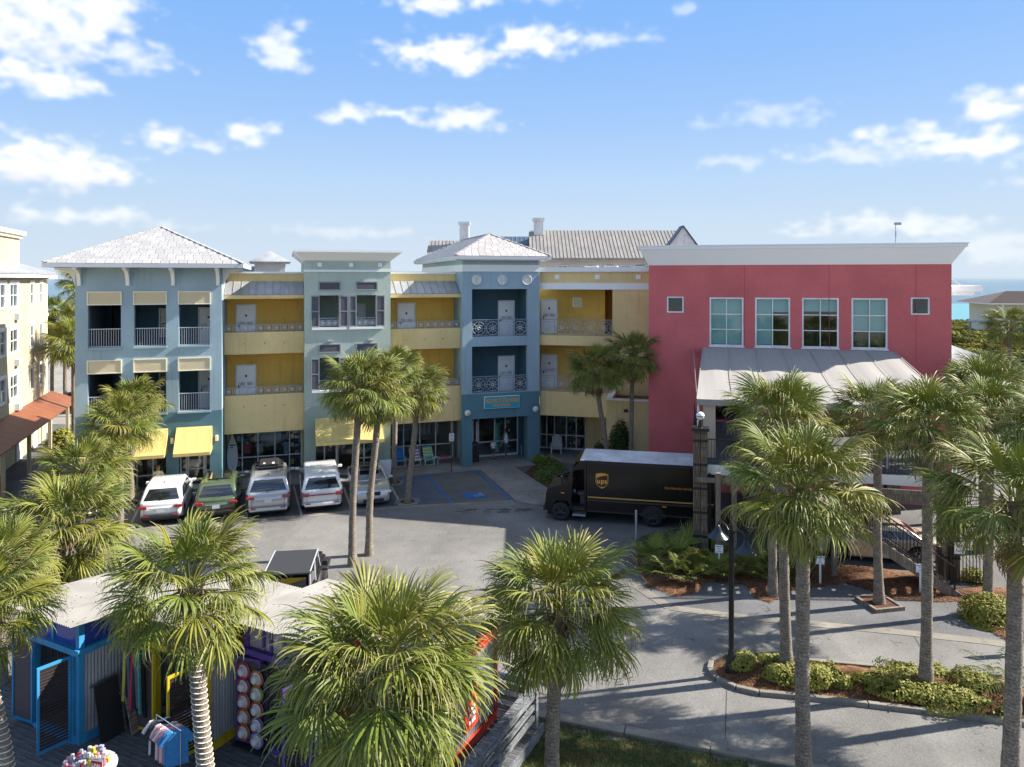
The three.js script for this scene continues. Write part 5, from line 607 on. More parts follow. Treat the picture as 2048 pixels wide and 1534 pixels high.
function person(label, x, y, z, ry, H, o) {
  const s = H / 1.75, t = thing('person', label, 'person', x, y, z, ry), J = (a) => a.map((v) => v * s), g = o.arm ?? [[.3, 1.0, .06], [.32, .78, .16]], g2 = o.arm2 ?? [[-.3, 1.08, 0], [-.33, .84, .08]];
  const bones = [[[0, 1.5, 0], [0, 1.2, .01], .1, .125], [[-.06, 1.2, 0], [-.06, .95, 0], .11, .12], [[.06, 1.2, 0], [.06, .95, 0], .11, .12], [[-.16, 1.42, 0], [.16, 1.42, 0], .075, .075], [[0, 1.45, 0], [0, 1.58, .01], .055, .05],
    [[.18, 1.42, 0], g[0], .06, .045], [g[0], g[1], .045, .032], [[-.18, 1.42, 0], g2[0], .06, .045], [g2[0], g2[1], .045, .032],
    [[.09, .95, 0], [.1, .5, .02], .095, .06], [[.1, .5, .02], [.1, .09, -.01], .058, .04], [[-.09, .95, 0], [-.1, .5, .05], .095, .06], [[-.1, .5, .05], [-.1, .09, -.04], .058, .04], [[.1, .05, -.02], [.11, .04, .15], .045, .04], [[-.1, .05, -.05], [-.11, .04, .12], .045, .04],
    [[0, 1.63, .01], [0, 1.69, .015], .085, .095], [[0, 1.62, .06], [0, 1.6, .07], .05, .04], [[0, 1.655, .1], [0, 1.635, .118], .012, .016], [[.09, 1.66, 0], [.095, 1.63, 0], .016, .014], [[-.09, 1.66, 0], [-.095, 1.63, 0], .016, .014]];
  for (const [w, a] of [[g[1], g[0]], [g2[1], g2[0]]]) { const d = V3(...w).sub(V3(...a)).normalize(), sx = d.clone().cross(V3(0, 0, 1)).normalize(), up = sx.clone().cross(d), pt = (u, v, q) => [w[0] + d.x * u + sx.x * v + up.x * q, w[1] + d.y * u + sx.y * v + up.y * q, w[2] + d.z * u + sx.z * v + up.z * q]; bones.push([w, pt(.08, 0, 0), .03, .03]); for (let k = 0; k < 4; k++) { const v = (k - 1.5) * .021, l = [.065, .08, .075, .055][k]; bones.push([pt(.08, v, 0), pt(.08 + l * .55, v * 1.1, .008), .01, .0095], [pt(.08 + l * .55, v * 1.1, .008), pt(.08 + l, v * 1.1, .03), .0095, .0085]); } bones.push([pt(.02, .025, .01), pt(.07, .06, .03), .0115, .0095]); }
  const body = meshSDF(tubeSDF(bones.map(([a, b, p, q]) => [J(a), J(b), p * s, q * s])), J([-.5, -.02, -.32]), J([.5, 1.85, .42]), 72), p = body.attributes.position, c = new Float32Array(p.count * 3);
  for (let i = 0; i < p.count; i++) { const X = p.getX(i) / s, Y = p.getY(i) / s, arm = Math.abs(X) > .2 && Y > .6; let q = o.skin; if (Y < .09) q = o.shoe; else if (Y < (o.hem ?? .55)) q = o.skin; else if (Y < .98 && !arm) q = o.trousers; else if (Y < 1.5 && (!arm || Y > (o.sleeve ?? 1.2))) q = o.shirt; c.set(q, i * 3); }
  body.setAttribute('color', new THREE.BufferAttribute(c, 3)); mk('body', body, std([1, 1, 1], .8, { vertexColors: true }), t, true);
  const hair = meshSDF((a, b, d) => Math.max(Math.hypot(a, (b - 1.7 * s) * .92, d + .008 * s) - .112 * s, (d / s - .06) + (1.7 - b / s) * .5, 1.6 * s - b), J([-.2, 1.5, -.2]), J([.2, 1.9, .2]), 40); mk('hair', hair, std(o.hair, .8), t, true);
  mk('eyes', [-.035, .035].map((q) => new THREE.SphereGeometry(.012 * s, 8, 6).translate(q * s, 1.672 * s, .092 * s)), M.plastic, t);
  return t;
}
{
  const skin = [.42, .24, .16];
  let [px, pz] = LW.at(3.05, -.65); person('man in white shirt and dark trousers standing at the open shop door', px, .056, pz, LW.a - 1.9, 1.78, { skin, shirt: [.72, .74, .78], trousers: [.06, .07, .1], hem: .12, shoe: [.25, .1, .05], hair: [.03, .02, .015], arm: [[.28, 1.14, .1], [.2, .95, .28]] });
  [px, pz] = LW.at(2.25, -.75); person('child in white top and dark shorts beside the shop door', px, .056, pz, LW.a + .3, 1.22, { skin, shirt: [.7, .7, .7], trousers: [.04, .05, .08], shoe: [.05, .05, .06], hair: [.05, .03, .02], arm2: [[-.24, 1.12, .06], [-.1, 1.25, .18]] });
  [px, pz] = LW.at(-16.15, 1.85); person('person in pale yellow top and magenta trousers facing the shop window', px, .056, pz, LW.a + Math.PI, 1.65, { skin, shirt: [.75, .68, .35], trousers: [.4, .03, .13], hem: .1, shoe: [.1, .1, .1], hair: [.25, .15, .07], sleeve: 1.25, arm: [[.27, 1.15, .1], [.2, 1.3, .25]] });
}
// ---------- palms ----------
const frondTones = [leafMat([1, 1, 1]), leafMat([.86, .95, .9]), leafMat([.68, .82, .8]), leafMat([1, .93, .85])], deadMat = leafMat([.24, .15, .075], .1);
function frondGeo(seed, o = {}) {
  const R = RNG(seed), pet = o.pet ?? .86, len = o.len ?? .92, N = o.n ?? 40, spread = o.spread ?? 2.0, bend = o.bend ?? 1.0, pos = [], colr = [], ix = []; let n = 0;
  const add = (x, y, z, c) => { pos.push(x, y, z); colr.push(...c); return n++; }, gr = [1, 1, 1];
  const sag = .12 * pet; for (const s of [0]) { let prev = null; for (let i = 0; i <= 4; i++) { const t = i / 4, z = pet * t, y = -sag * t * t, w = lerp(.03, .016, t), q = [add(-w, y, z, o.dead ? [1, 1, 1] : [.22, .23, .06]), add(0, y - w * .9, z, o.dead ? [1, 1, 1] : [.2, .21, .055]), add(w, y, z, o.dead ? [1, 1, 1] : [.22, .23, .06])]; if (prev) for (let k = 0; k < 2; k++) ix.push(prev[k], prev[k + 1], q[k + 1], prev[k], q[k + 1], q[k]); prev = q; } }
  for (let k = 0; k < N; k++) {
    const a = lerp(-spread, spread, (k + .5) / N) + (R() - .5) * .05, ab = Math.abs(a) / spread, da = 2 * spread / N, L = len * (.66 + .34 * Math.cos(ab * 1.5)) * (.88 + R() * .24), cos = Math.cos(a), sin = Math.sin(a), costa = .26 * len * (1 - ab) * (1 - ab * .4);
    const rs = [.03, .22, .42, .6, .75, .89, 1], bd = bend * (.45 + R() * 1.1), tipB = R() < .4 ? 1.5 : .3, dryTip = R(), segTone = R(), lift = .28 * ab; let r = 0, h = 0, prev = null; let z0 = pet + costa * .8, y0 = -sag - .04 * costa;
    for (let i = 0; i < rs.length; i++) {
      const t = rs[i], dr = (i ? rs[i] - rs[i - 1] : rs[0]) * L, ang = lift * (1 - t) - bd * Math.pow(t, 1.7) - (t > .8 ? tipB * (t - .8) * 4 : 0); r += dr * Math.cos(ang); h += dr * Math.sin(ang);
      const w = t < .5 ? Math.max(.006, t * L * da * .56) : lerp(.5 * L * da * .56, .002, Math.pow((t - .5) / .5, .8)), x = sin * r, z = z0 + cos * r, y = y0 + h, tw = (k % 2 ? 1 : -1) * .55 * w;
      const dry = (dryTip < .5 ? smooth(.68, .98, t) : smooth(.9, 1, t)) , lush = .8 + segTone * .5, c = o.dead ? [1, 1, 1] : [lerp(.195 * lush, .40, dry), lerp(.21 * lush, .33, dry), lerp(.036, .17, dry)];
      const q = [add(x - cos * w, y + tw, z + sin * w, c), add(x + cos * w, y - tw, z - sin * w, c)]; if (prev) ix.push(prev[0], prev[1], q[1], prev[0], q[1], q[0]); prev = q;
    }
  }
  const g = new THREE.BufferGeometry(); g.setAttribute('position', new THREE.Float32BufferAttribute(pos, 3)); g.setAttribute('color', new THREE.Float32BufferAttribute(colr, 3)); g.setIndex(ix); g.computeVertexNormals(); return g;
}
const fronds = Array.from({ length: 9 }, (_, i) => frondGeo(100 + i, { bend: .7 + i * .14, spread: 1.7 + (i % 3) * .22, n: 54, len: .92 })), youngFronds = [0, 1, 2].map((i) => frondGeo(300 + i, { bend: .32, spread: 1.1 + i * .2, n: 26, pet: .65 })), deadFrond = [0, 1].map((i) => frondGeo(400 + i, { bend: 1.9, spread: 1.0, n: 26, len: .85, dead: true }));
function frondAt(parent, geo, mat, p, az, el, size, roll = 0) {
  const f = V3(Math.cos(el) * Math.sin(az), Math.sin(el), Math.cos(el) * Math.cos(az)), up = V3(0, 1, 0), u = up.clone().addScaledVector(f, -f.y); if (u.lengthSq() < 1e-4) u.set(-Math.sin(az), 0, -Math.cos(az)); u.normalize(); const x = u.clone().cross(f);
  const m = new THREE.Mesh(geo, mat); m.name = 'frond'; m.castShadow = m.receiveShadow = true; m.applyMatrix4(new THREE.Matrix4().makeBasis(x, u, f).multiply(new THREE.Matrix4().makeRotationZ(roll)).scale(V3(size, size, size)).setPosition(p)); parent.add(m); return m;
}
function trunkGeo(path, r0, r1, seed) { const R = RNG(seed), c = new THREE.CatmullRomCurve3(path), n = 46, seg = 14, pos = [], uv = [], ix = [], L = c.getLength(); for (let i = 0; i <= n; i++) { const t = i / n, p = c.getPoint(t), ring = 1 + .035 * Math.sin(t * L * 26) + (R() - .5) * .04, r = lerp(r0, r1, Math.pow(t, .5)) * ring * (1 + .45 * Math.pow(1 - t, 14)); for (let k = 0; k <= seg; k++) { const a = k / seg * 2 * Math.PI, rr = r * (1 + .03 * (hash(k % seg, i, seed) - .5)); pos.push(p.x + Math.cos(a) * rr, p.y, p.z + Math.sin(a) * rr); uv.push(k / seg, t * L); } } for (let i = 0; i < n; i++) for (let k = 0; k < seg; k++) { const a = i * (seg + 1) + k; ix.push(a, a + seg + 1, a + 1, a + 1, a + seg + 1, a + seg + 2); } const g = new THREE.BufferGeometry(); g.setAttribute('position', new THREE.Float32BufferAttribute(pos, 3)); g.setAttribute('uv', new THREE.Float32BufferAttribute(uv, 2)); g.setIndex(ix); g.computeVertexNormals(); return [g, c, L]; }
function palm(label, X, Z, base, top, o = {}) { // top: height where the fronds spring; o.lean [dx, dZ] of the top
  const seed = o.seed ?? Math.round(X * 31 + Z * 17 + 900), R = RNG(seed), wild = .12 + R() * .3, droop = (R() - .35) * .3, [lx, lz] = o.lean ?? [0, 0], size = (o.size ?? 1) * .95, n = Math.round((o.n ?? 46) * 1.12), t = thing('palm_tree', label, 'palm tree', X, base, -Z, 0, o.group), h = top - base, path = [V3(0, -.05, 0), V3(lx * .3 + (R() - .5) * .12, h * .35, -lz * .3), V3(lx * .72 + (R() - .5) * .1, h * .72, -lz * .72), V3(lx, h, -lz)];
  const [g, curve, L] = trunkGeo(path, o.r ?? .17, (o.r ?? .17) * .86, seed); const tr = mk('trunk', g, M.trunk, t, true), T0 = V3(lx, h, -lz);
  const boots = []; for (let i = 0; i < 26; i++) { const a = i * 2.4, y = h - .75 + i * .028, q = curve.getPoint(clamp(y / h)), b = EX([[-.045, 0], [.045, 0], [.03, .2], [.012, .32], [-.012, .32], [-.03, .2]], .025); b.rotateX(.35 + R() * .25).rotateY(-a + Math.PI / 2).translate(q.x + Math.cos(a) * .14, y, q.z + Math.sin(a) * .14); boots.push(b); } mk('leaf_boots', boots, M.boot, tr);
  if (o.rope) { const turns = Math.round(L * .85 / .1), pts = []; for (let i = 0; i <= turns * 10; i++) { const tt = i / (turns * 10) * .86, p = curve.getPoint(tt), a = i / 10 * 2 * Math.PI, rr = lerp(o.r ?? .17, (o.r ?? .17) * .86, Math.pow(tt, .5)) * (1 + .45 * Math.pow(1 - tt, 14)) + .012; pts.push(V3(p.x + Math.cos(a) * rr, p.y, p.z + Math.sin(a) * rr)); } mk('rope_lights', new THREE.TubeGeometry(new THREE.CatmullRomCurve3(pts), turns * 12, .011, 4), M.rope, tr, true); }
  const crown = new THREE.Group(); crown.name = 'crown'; crown.position.copy(T0); t.add(crown);
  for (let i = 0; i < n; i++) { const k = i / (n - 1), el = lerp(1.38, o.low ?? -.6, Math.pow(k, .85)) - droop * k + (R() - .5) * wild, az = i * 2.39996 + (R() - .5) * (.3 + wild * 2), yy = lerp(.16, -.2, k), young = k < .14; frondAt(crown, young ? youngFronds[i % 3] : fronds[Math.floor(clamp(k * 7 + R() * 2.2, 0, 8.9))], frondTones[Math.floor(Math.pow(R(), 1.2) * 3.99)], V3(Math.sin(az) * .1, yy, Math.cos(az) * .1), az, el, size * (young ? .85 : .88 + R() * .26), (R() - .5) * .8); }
  for (let i = 0; i < (o.dead ?? 3 + Math.floor(R() * 5)); i++) { const az = R() * 6.28; frondAt(crown, deadFrond[i % 2], deadMat, V3(Math.sin(az) * .12, -.3, Math.cos(az) * .12), az, -1.0 - R() * .35, size * .8, 0); }
  for (let i = 0; i < (o.flowers ?? 1); i++) { const az = R() * 6.28, g2 = []; for (let k = 0; k < 14; k++) { const a = az + (R() - .5) * .5, e = .2 - k * .07, p = V3(Math.sin(az), .35 - k * .02, Math.cos(az)).multiplyScalar(.4 + k * .07); g2.push(bar(p, p.clone().add(V3(Math.sin(a + R() - .5) * .28, -.12 - R() * .12, Math.cos(a + R() - .5) * .28)), .008, 3)); } mk('flower_stalk', g2, std([.4, .34, .1], .9), crown); }
  return t;
}
palm('shorter palm of the pair in front of the yellow tower awnings, nearer the road', -17.54, 32.2, 0, 4.75, { size: .98, lean: [.05, 0] });
palm('palm of the pair in front of the yellow tower awnings, standing at the pavement edge', -18.86, 35.6, 0, 5.0, { size: .95, lean: [.1, 0] });
palm('low bushy palm beside the white car in front of the cream building', -17.0, 28.5, 0, 3.6, { size: 1.0, dead: 6 });
palm('bushy palm with brown skirt standing behind the blue kiosk roof', -13.75, 22.2, 0, 3.55, { size: 1.16, n: 52, dead: 10 });
palm('short palm filling the gap between blue kiosk palms', -13.75, 19.4, 0, 3.6, { size: .8, dead: 12 });
palm('palm with rope-wrapped trunk beside the open blue kiosk doors', -9.8, 14.1, .3, 4.7, { size: .84, lean: [-.8, .2], rope: true, r: .16, dead: 8 });
palm('palm with rope-wrapped trunk in front of the yellow kiosk', -6.25, 14.9, .3, 4.85, { size: .98, lean: [-.42, 0], rope: true, r: .165, n: 42, dead: 2 });
palm('large full palm in front of the purple and red kiosks', -2.25, 12.6, .3, 4.35, { size: 1.13, n: 60, dead: 9, low: -.8 });
palm('palm on the lawn corner by the grey railing with bare dark trunk', .85, 15.6, .05, 3.95, { size: 1.06, lean: [.2, .25], n: 50 });
palm('tall slim palm in the open lane, of the pair the one nearer the kiosks', -6.24, 28.1, 0, 7.0, { size: .98, lean: [.28, .1], r: .15 });
palm('tall slim palm in the open lane, of the pair the one nearer the parked cars', -5.8, 29.2, 0, 6.75, { size: .98, lean: [.32, .2], r: .15 });
palm('palm in a white edged pit beside the green block plinth', -6.5, 39.4, 0, 6.2, { size: .95, lean: [.15, 0], r: .15 });
palm('palm in a white edged pit beside the blue hatched bay', -5.23, 36.0, 0, 5.5, { size: .95, lean: [.5, 0], r: .15 });
palm('palm with dark crown leaning away from the red corner beside the terrace wall', 5.25, 38.6, 0, 6.35, { size: .98, lean: [-.75, 0], r: .14, dead: 8 });
palm('taller palm with dark crown by the terrace wall near the red corner', 6.35, 38.9, 0, 7.05, { size: .95, lean: [.2, 0], r: .13, dead: 10 });
palm('big palm with thick straight trunk rising in front of the gravel cart bays', 6.5, 16.0, 0, 6.5, { size: 1.02, n: 44, r: .165, low: -.45, lean: [-.05, .1], dead: 4 });
palm('palm on the mulch island next to the twin street lamp', 7.72, 20.25, .36, 7.1, { size: .98, n: 40, low: -.4, lean: [-.15, .1], r: .15 });
palm('thin palm behind the gravel pad beside the timber posts', 9.24, 25.5, .05, 6.4, { size: .9, n: 36, low: -.35, lean: [.1, 0], r: .15 });
palm('palm in the square timber-edged pit in the cart parking', 12.6, 24.7, .1, 6.5, { size: .92, lean: [-.12, 0], r: .15, n: 40, low: -.35 });
palm('palm on the mulch island among the low yellow-green shrubs', 11.15, 19.4, .36, 7.15, { size: .95, lean: [.25, .3], r: .15, n: 40, low: -.3 });
palm('palm rising from the round shrub bed by the stair gate', 15.9, 24.1, .12, 6.6, { size: .95, lean: [.1, 0], r: .15, n: 40, low: -.35 });
palm('palm with thick ringed trunk beside the feathery young palm', 10.55, 15.3, 0, 6.4, { size: 1.02, lean: [.28, .2], r: .175, n: 44, low: -.45 });
palm('palm with low crown at the corner of the red building facing the dune', 22.2, 33.5, 0, 6.4, { size: 1.05, dead: 6 });
palm('palm beyond the stair at the dune end of the raised deck', 19.3, 29.5, 0, 6.6, { size: 1.0, dead: 4, n: 40, low: -.4 });
palm('palm on the mulch island beside the feathery young palm', 14.3, 18.75, .3, 7.2, { size: 1.05, dead: 5, lean: [.35, 0] });
palm('tall slender palm in front of the brown roofed beach house', 41.5, 60, 0, 7.2, { size: 1.25, r: .2 });
palm('dark palm between cream building and blue tower, tallest of the group', -29.8, 49, 0, 6.9, { size: 1.25, r: .17 });
for (const [x, Z, h, s] of [[-38.3, 60, 8.3, 1.2], [-37.2, 60, 7.6, 1.2], [-41, 70, 10.6, 1.7], [-38.5, 66, 8.0, 1.5]]) palm('distant palm in the gap between the cream building and the corner tower', x, Z, 0, h, { size: s, n: 34, group: 'distant palms beyond the cream building' });
const youngMat = leafMat([.24, .27, .07]);
// feathery young palm at the right edge
{ const t = thing('young_palm', 'small feathery young palm in the mulch island', 'palm tree', 12.9, .3, -19.0), g = []; const R = RNG(8), pos = [], cl = [], ix = []; let n = 0;
  for (let f = 0; f < 13; f++) { const az = f * 2.4, el = 1.2 - f * .075, L = 1.25 + R() * .3, m = new THREE.Group(); const p2 = [], c2 = [], i2 = []; let k2 = 0; for (let i = 0; i <= 12; i++) { const s = i / 12, th = el - s * s * 1.3, r = L * s * Math.cos(el - s * .6), y = L * s * Math.sin(el - s * .75); for (const sd of [-1, 1]) { const ll = .34 * Math.sin(Math.PI * (.12 + .85 * s)), w = .016; const bx = Math.sin(az) * r, bz = Math.cos(az) * r, dx = Math.cos(az) * sd * ll * .8 + Math.sin(az) * ll * .55, dz = -Math.sin(az) * sd * ll * .8 + Math.cos(az) * ll * .55; p2.push(bx, y + .2, bz, bx + dx * .5 + w, y + .22, bz + dz * .5, bx + dx, y + .1, bz + dz, bx + dx * .5 - w, y + .2, bz + dz * .5 + w); for (let q = 0; q < 4; q++) c2.push(1, 1, 1); i2.push(k2, k2 + 1, k2 + 3, k2 + 1, k2 + 2, k2 + 3); k2 += 4; } } const gg = new THREE.BufferGeometry(); gg.setAttribute('position', new THREE.Float32BufferAttribute(p2, 3)); gg.setAttribute('color', new THREE.Float32BufferAttribute(c2, 3)); gg.setIndex(i2); gg.computeVertexNormals(); mk('frond', gg, youngMat, t, 'raw'); }
  mk('trunk', new THREE.LatheGeometry([[.0, 0], [.12, 0], [.15, .12], [.11, .28], [0, .32]].map((q) => new THREE.Vector2(...q)), 12), M.boot, t, true); }
// ---------- shrubs ----------
const shrubMats = { lime: leafMat([.22, .23, .045], .2, .6, .35), green: leafMat([.085, .13, .03], .2, .7, .3), dark: leafMat([.05, .085, .024], .2, .8, .2), dune: leafMat([.15, .165, .045], .15, .9, .1), pink: leafMat([.5, .05, .11], .3) };
function leafCloud(R, n, rx, ry, rz, leaf, lump = .3, shell = .55) {
  const pos = [], nor = [], colr = [], ix = [], L = []; for (let i = 0; i < 14; i++) L.push([V3(R() * 2 - 1, R() * 2 - 1, R() * 2 - 1).normalize(), .7 + R() * .6]);
  for (let i = 0; i < n; i++) { const d = V3(R() * 2 - 1, R() * 1.7 - .5, R() * 2 - 1).normalize(); let k = 1; for (const [q, s] of L) k += lump * Math.max(0, d.dot(q) - .75) * 4 * (s - 1) * 2; const rr = (shell + (1 - shell) * Math.sqrt(R())) * k, c = V3(d.x * rx * rr, Math.max(-.05, d.y * ry * rr), d.z * rz * rr), nn = d.clone().add(V3(R() - .5, R() - .2, R() - .5).multiplyScalar(1.3)).normalize(), a = V3(R() - .5, R() - .5, R() - .5).cross(nn).normalize().multiplyScalar(leaf * (.7 + R() * .6)), b = nn.clone().cross(a).multiplyScalar(.5), v = .75 + R() * .55, base = pos.length / 3;
    for (const q of [a.clone().negate(), b, a, b.clone().negate()]) { pos.push(c.x + q.x, c.y + q.y, c.z + q.z); colr.push(v * (1 + R() * .1), v, v * .95); } ix.push(base, base + 1, base + 2, base, base + 2, base + 3); }
  const g = new THREE.BufferGeometry(); g.setAttribute('position', new THREE.Float32BufferAttribute(pos, 3)); g.setAttribute('color', new THREE.Float32BufferAttribute(colr, 3)); g.setIndex(ix); g.computeVertexNormals(); return g;
}
function shrub(label, x, y, Z, rx, ry, rz, n, mat, o = {}) { const R = RNG(o.seed ?? Math.round(x * 71 + Z * 13 + 5000)), t = thing('shrub', label, o.cat ?? 'shrub', x, y, -Z, o.ry ?? 0, o.group); mk('foliage', leafCloud(R, n, rx, ry, rz, o.leaf ?? .05, o.lump ?? .35), mat, t, 'raw'); const st = []; for (let i = 0; i < 7; i++) { const a = R() * 6.28; st.push(bar(V3(Math.cos(a) * .05, -.05, Math.sin(a) * .05), V3(Math.cos(a) * rx * .5, ry * .6, Math.sin(a) * rz * .5), .012, 4)); } mk('stem', st, M.boot, t); if (o.flowers) mk('flowers', leafCloud(R, o.flowers, rx * 1.05, ry * 1.05, rz * 1.05, .06, .3, .9), shrubMats.pink, t, 'raw'); return t; }
for (const [x, Z, r, h] of [[6.5, 20.35, .36, .5], [7.25, 20.5, .34, .45], [7.35, 19.95, .42, .48], [8.0, 19.9, .5, .5], [8.55, 19.75, .46, .45], [8.95, 19.6, .28, .3], [9.75, 19.45, .42, .42], [10.3, 19.3, .42, .4], [10.75, 19.9, .5, .5], [10.8, 19.05, .46, .42], [11.35, 18.95, .5, .45], [11.9, 18.85, .44, .4], [12.35, 19.3, .42, .4], [11.6, 19.8, .4, .42]]) shrub('low yellow-green shrub planted in the mulch island', x, islandBed.H(x, Z), Z, r * 1.25, h * .72, r * 1.05, 1500, shrubMats.lime, { leaf: .045, lump: 1.1,  group: 'low shrubs in the mulch island' });
shrub('round bright green shrub around the palm trunk by the stair gate', 15.75, .1, 23.6, 1.05, .75, .85, 5200, shrubMats.lime, { leaf: .05 }); shrub('small pale shrub just beyond the black stair gate', 17.1, .05, 26.6, .5, .5, .45, 1500, shrubMats.lime, { leaf: .05 });
shrub('clipped dark green hedge beside the front of the delivery truck', 2.15, .05, 40.6, 1.0, .95, 1.7, 5200, shrubMats.green, { cat: 'hedge', leaf: .06 }); shrub('clipped green hedge behind the palmettos by the timber pier', 6.6, .05, 29.6, 1.5, .75, 1.0, 6000, shrubMats.green, { cat: 'hedge', leaf: .05 });
shrub('flowering shrub with pink blossoms against the yellow terrace wall, lower one', 4.95, 0, 39.9, .75, 2.3, .6, 3600, shrubMats.dark, { leaf: .085, flowers: 150 }); shrub('taller flowering shrub with pink blossoms against the yellow terrace wall', 5.95, .6, 39.7, .75, 2.9, .6, 3600, shrubMats.dark, { leaf: .085, flowers: 170 });
shrub('leafy green shrub at the foot of the palms by the cream building', -29.6, 0, 47.5, 1.1, 1.5, 1, 2600, shrubMats.lime, { leaf: .1 }); shrub('dark green shrub against the corner tower side by the cream building passage', -25.6, 0, 43.5, .8, 1.6, .8, 2400, shrubMats.green, { leaf: .09 });
function palmetto(x, Z, y, s, seed) { const R = RNG(seed), t = thing('palmetto', 'low fan-leaved palmetto in the mulch by the timber pier', 'palmetto', x, y, -Z, 0, 'palmettos by the timber pier'); for (let i = 0; i < 11; i++) { const az = i * 2.4 + R(), el = .25 + R() * .9; frondAt(t, youngFronds[i % 3], frondTones[i % 3], V3(0, 0, 0), az, el, s * (.8 + R() * .3), 0); } }
[[5.6, 28.3, .8], [6.3, 27.6, .85], [6.9, 28.4, .9], [7.4, 27.4, .8], [5.9, 27.0, .75], [6.6, 26.7, .7], [8.0, 28.6, .75], [7.9, 26.9, .6], [9.0, 27.4, .7], [10.0, 27.6, .75], [10.5, 27.0, .6], [9.5, 26.7, .6], [1.75, 42.2, .75]].forEach(([x, Z, s], i) => palmetto(x, Z, .05, s, 700 + i));
{ // dune with its scrub, one mass
  const W = 60, Dp = 46, pos = [], ix = [], H = (x, z) => 3.3 * smooth(20, 40, x) * smooth(70, 92, z) * smooth(138, 112, z) * (.8 + .4 * fbm(x * .09, z * .09, 0, 3, 3)); for (let j = 0; j <= Dp; j++) for (let i = 0; i <= W; i++) { const x = lerp(10, 130, i / W), z = lerp(64, 145, j / Dp); pos.push(x, H(x, z) - .06, -z); } for (let j = 0; j < Dp; j++) for (let i = 0; i < W; i++) { const a = j * (W + 1) + i; ix.push(a, a + 1, a + W + 2, a, a + W + 2, a + W + 1); } const g = new THREE.BufferGeometry(); g.setAttribute('position', new THREE.Float32BufferAttribute(pos, 3)); g.setIndex(ix); g.computeVertexNormals(); struct('dune', g, M.sand);
  const R = RNG(4), clump = leafCloud(RNG(3), 800, 1.25, .8, 1.25, .11, .4), im = new THREE.InstancedMesh(clump, shrubMats.dune, 1700), m = new THREE.Matrix4(), c = new THREE.Color(); for (let i = 0; i < 1700; i++) { const x = lerp(24, 120, R()), z = lerp(72, 128, R()), s = .8 + R() * 1.1; m.makeRotationY(R() * 6.28).scale(V3(s, s * (.8 + R() * .5), s)).setPosition(x, H(x, z) - .1, -z); im.setMatrixAt(i, m); const k = .55 + R() * .9; im.setColorAt(i, c.setRGB(k * (.9 + R() * .3), k, k * .9)); } im.name = numbered('dune_scrub'); im.castShadow = im.receiveShadow = true; im.userData = { kind: 'stuff', label: 'low green scrub covering the dune before the sea', category: 'scrub' }; scene.add(im);
}
for (const [x, Z, r, h] of [[34, 55, 3.2, 4.4], [38, 57, 3, 5.2], [43, 60, 3.4, 5.6], [47, 58, 3, 5], [31, 50, 2.2, 3.2]]) shrub('dark evergreen thicket behind the red building near the dune', x, 0, Z, r, h, r, 5200, shrubMats.dark, { leaf: .16, group: 'dark thicket trees near the dune', cat: 'tree' });
// pine straw on the beds and grass blades on the lawn
function litter(name, label, cat, beds, n, len, w, mat, tint, seed, upright) { const R = RNG(seed), g = upright ? (() => { const q = new THREE.BufferGeometry(); q.setAttribute('position', new THREE.Float32BufferAttribute([-.5, 0, 0, .5, 0, 0, .3, .6, .1, -.3, .6, .1, 0, 1, .3], 3)); q.setIndex([0, 1, 2, 0, 2, 3, 3, 2, 4]); q.computeVertexNormals(); return q; })() : new THREE.PlaneGeometry(1, 1).rotateX(-Math.PI / 2), im = new THREE.InstancedMesh(g, mat, n), c = new THREE.Color(); let i = 0; while (i < n) { const b = beds[Math.floor(R() * beds.length)], x = lerp(b.box[0], b.box[1], R()), z = lerp(b.box[2], b.box[3], R()); if (!b.inside(x, z)) continue; const y = b.H(x, z), e = new THREE.Euler((R() - .5) * .7, R() * 6.28, (R() - .5) * .5, 'YXZ'), s = .7 + R() * .6; im.setMatrixAt(i, new THREE.Matrix4().compose(V3(x, y + (upright ? 0 : .012 + R() * .03), -z), new THREE.Quaternion().setFromEuler(e), upright ? V3(w * s, len * s, len * s) : V3(len * s, 1, w))); const k = .6 + R() * .8, q = tint[Math.floor(R() * tint.length)]; im.setColorAt(i, c.setRGB(q[0] * k, q[1] * k, q[2] * k)); i++; } im.name = numbered(name); im.castShadow = im.receiveShadow = true; im.userData = { kind: 'stuff', label, category: cat }; scene.add(im); }
litter('pine_straw', 'loose rust brown pine straw on the island bed', 'pine straw', [islandBed], 22000, .16, .007, std([1, 1, 1], .9), [[.25, .115, .05], [.19, .08, .035], [.31, .175, .09]], 3); litter('pine_straw', 'loose rust brown pine straw in the beds under the deck', 'pine straw', [cartBed, rightBed, cartBed], 32000, .18, .008, std([1, 1, 1], .9), [[.25, .115, .05], [.19, .08, .035], [.31, .175, .09]], 5);
litter('grass_blades', 'short patchy grass of the lawn corner', 'grass', [lawn], 60000, .055, .012, std([1, 1, 1], .8, { side: THREE.DoubleSide }), [[.09, .125, .025], [.12, .14, .035], [.2, .18, .08]], 7, true);
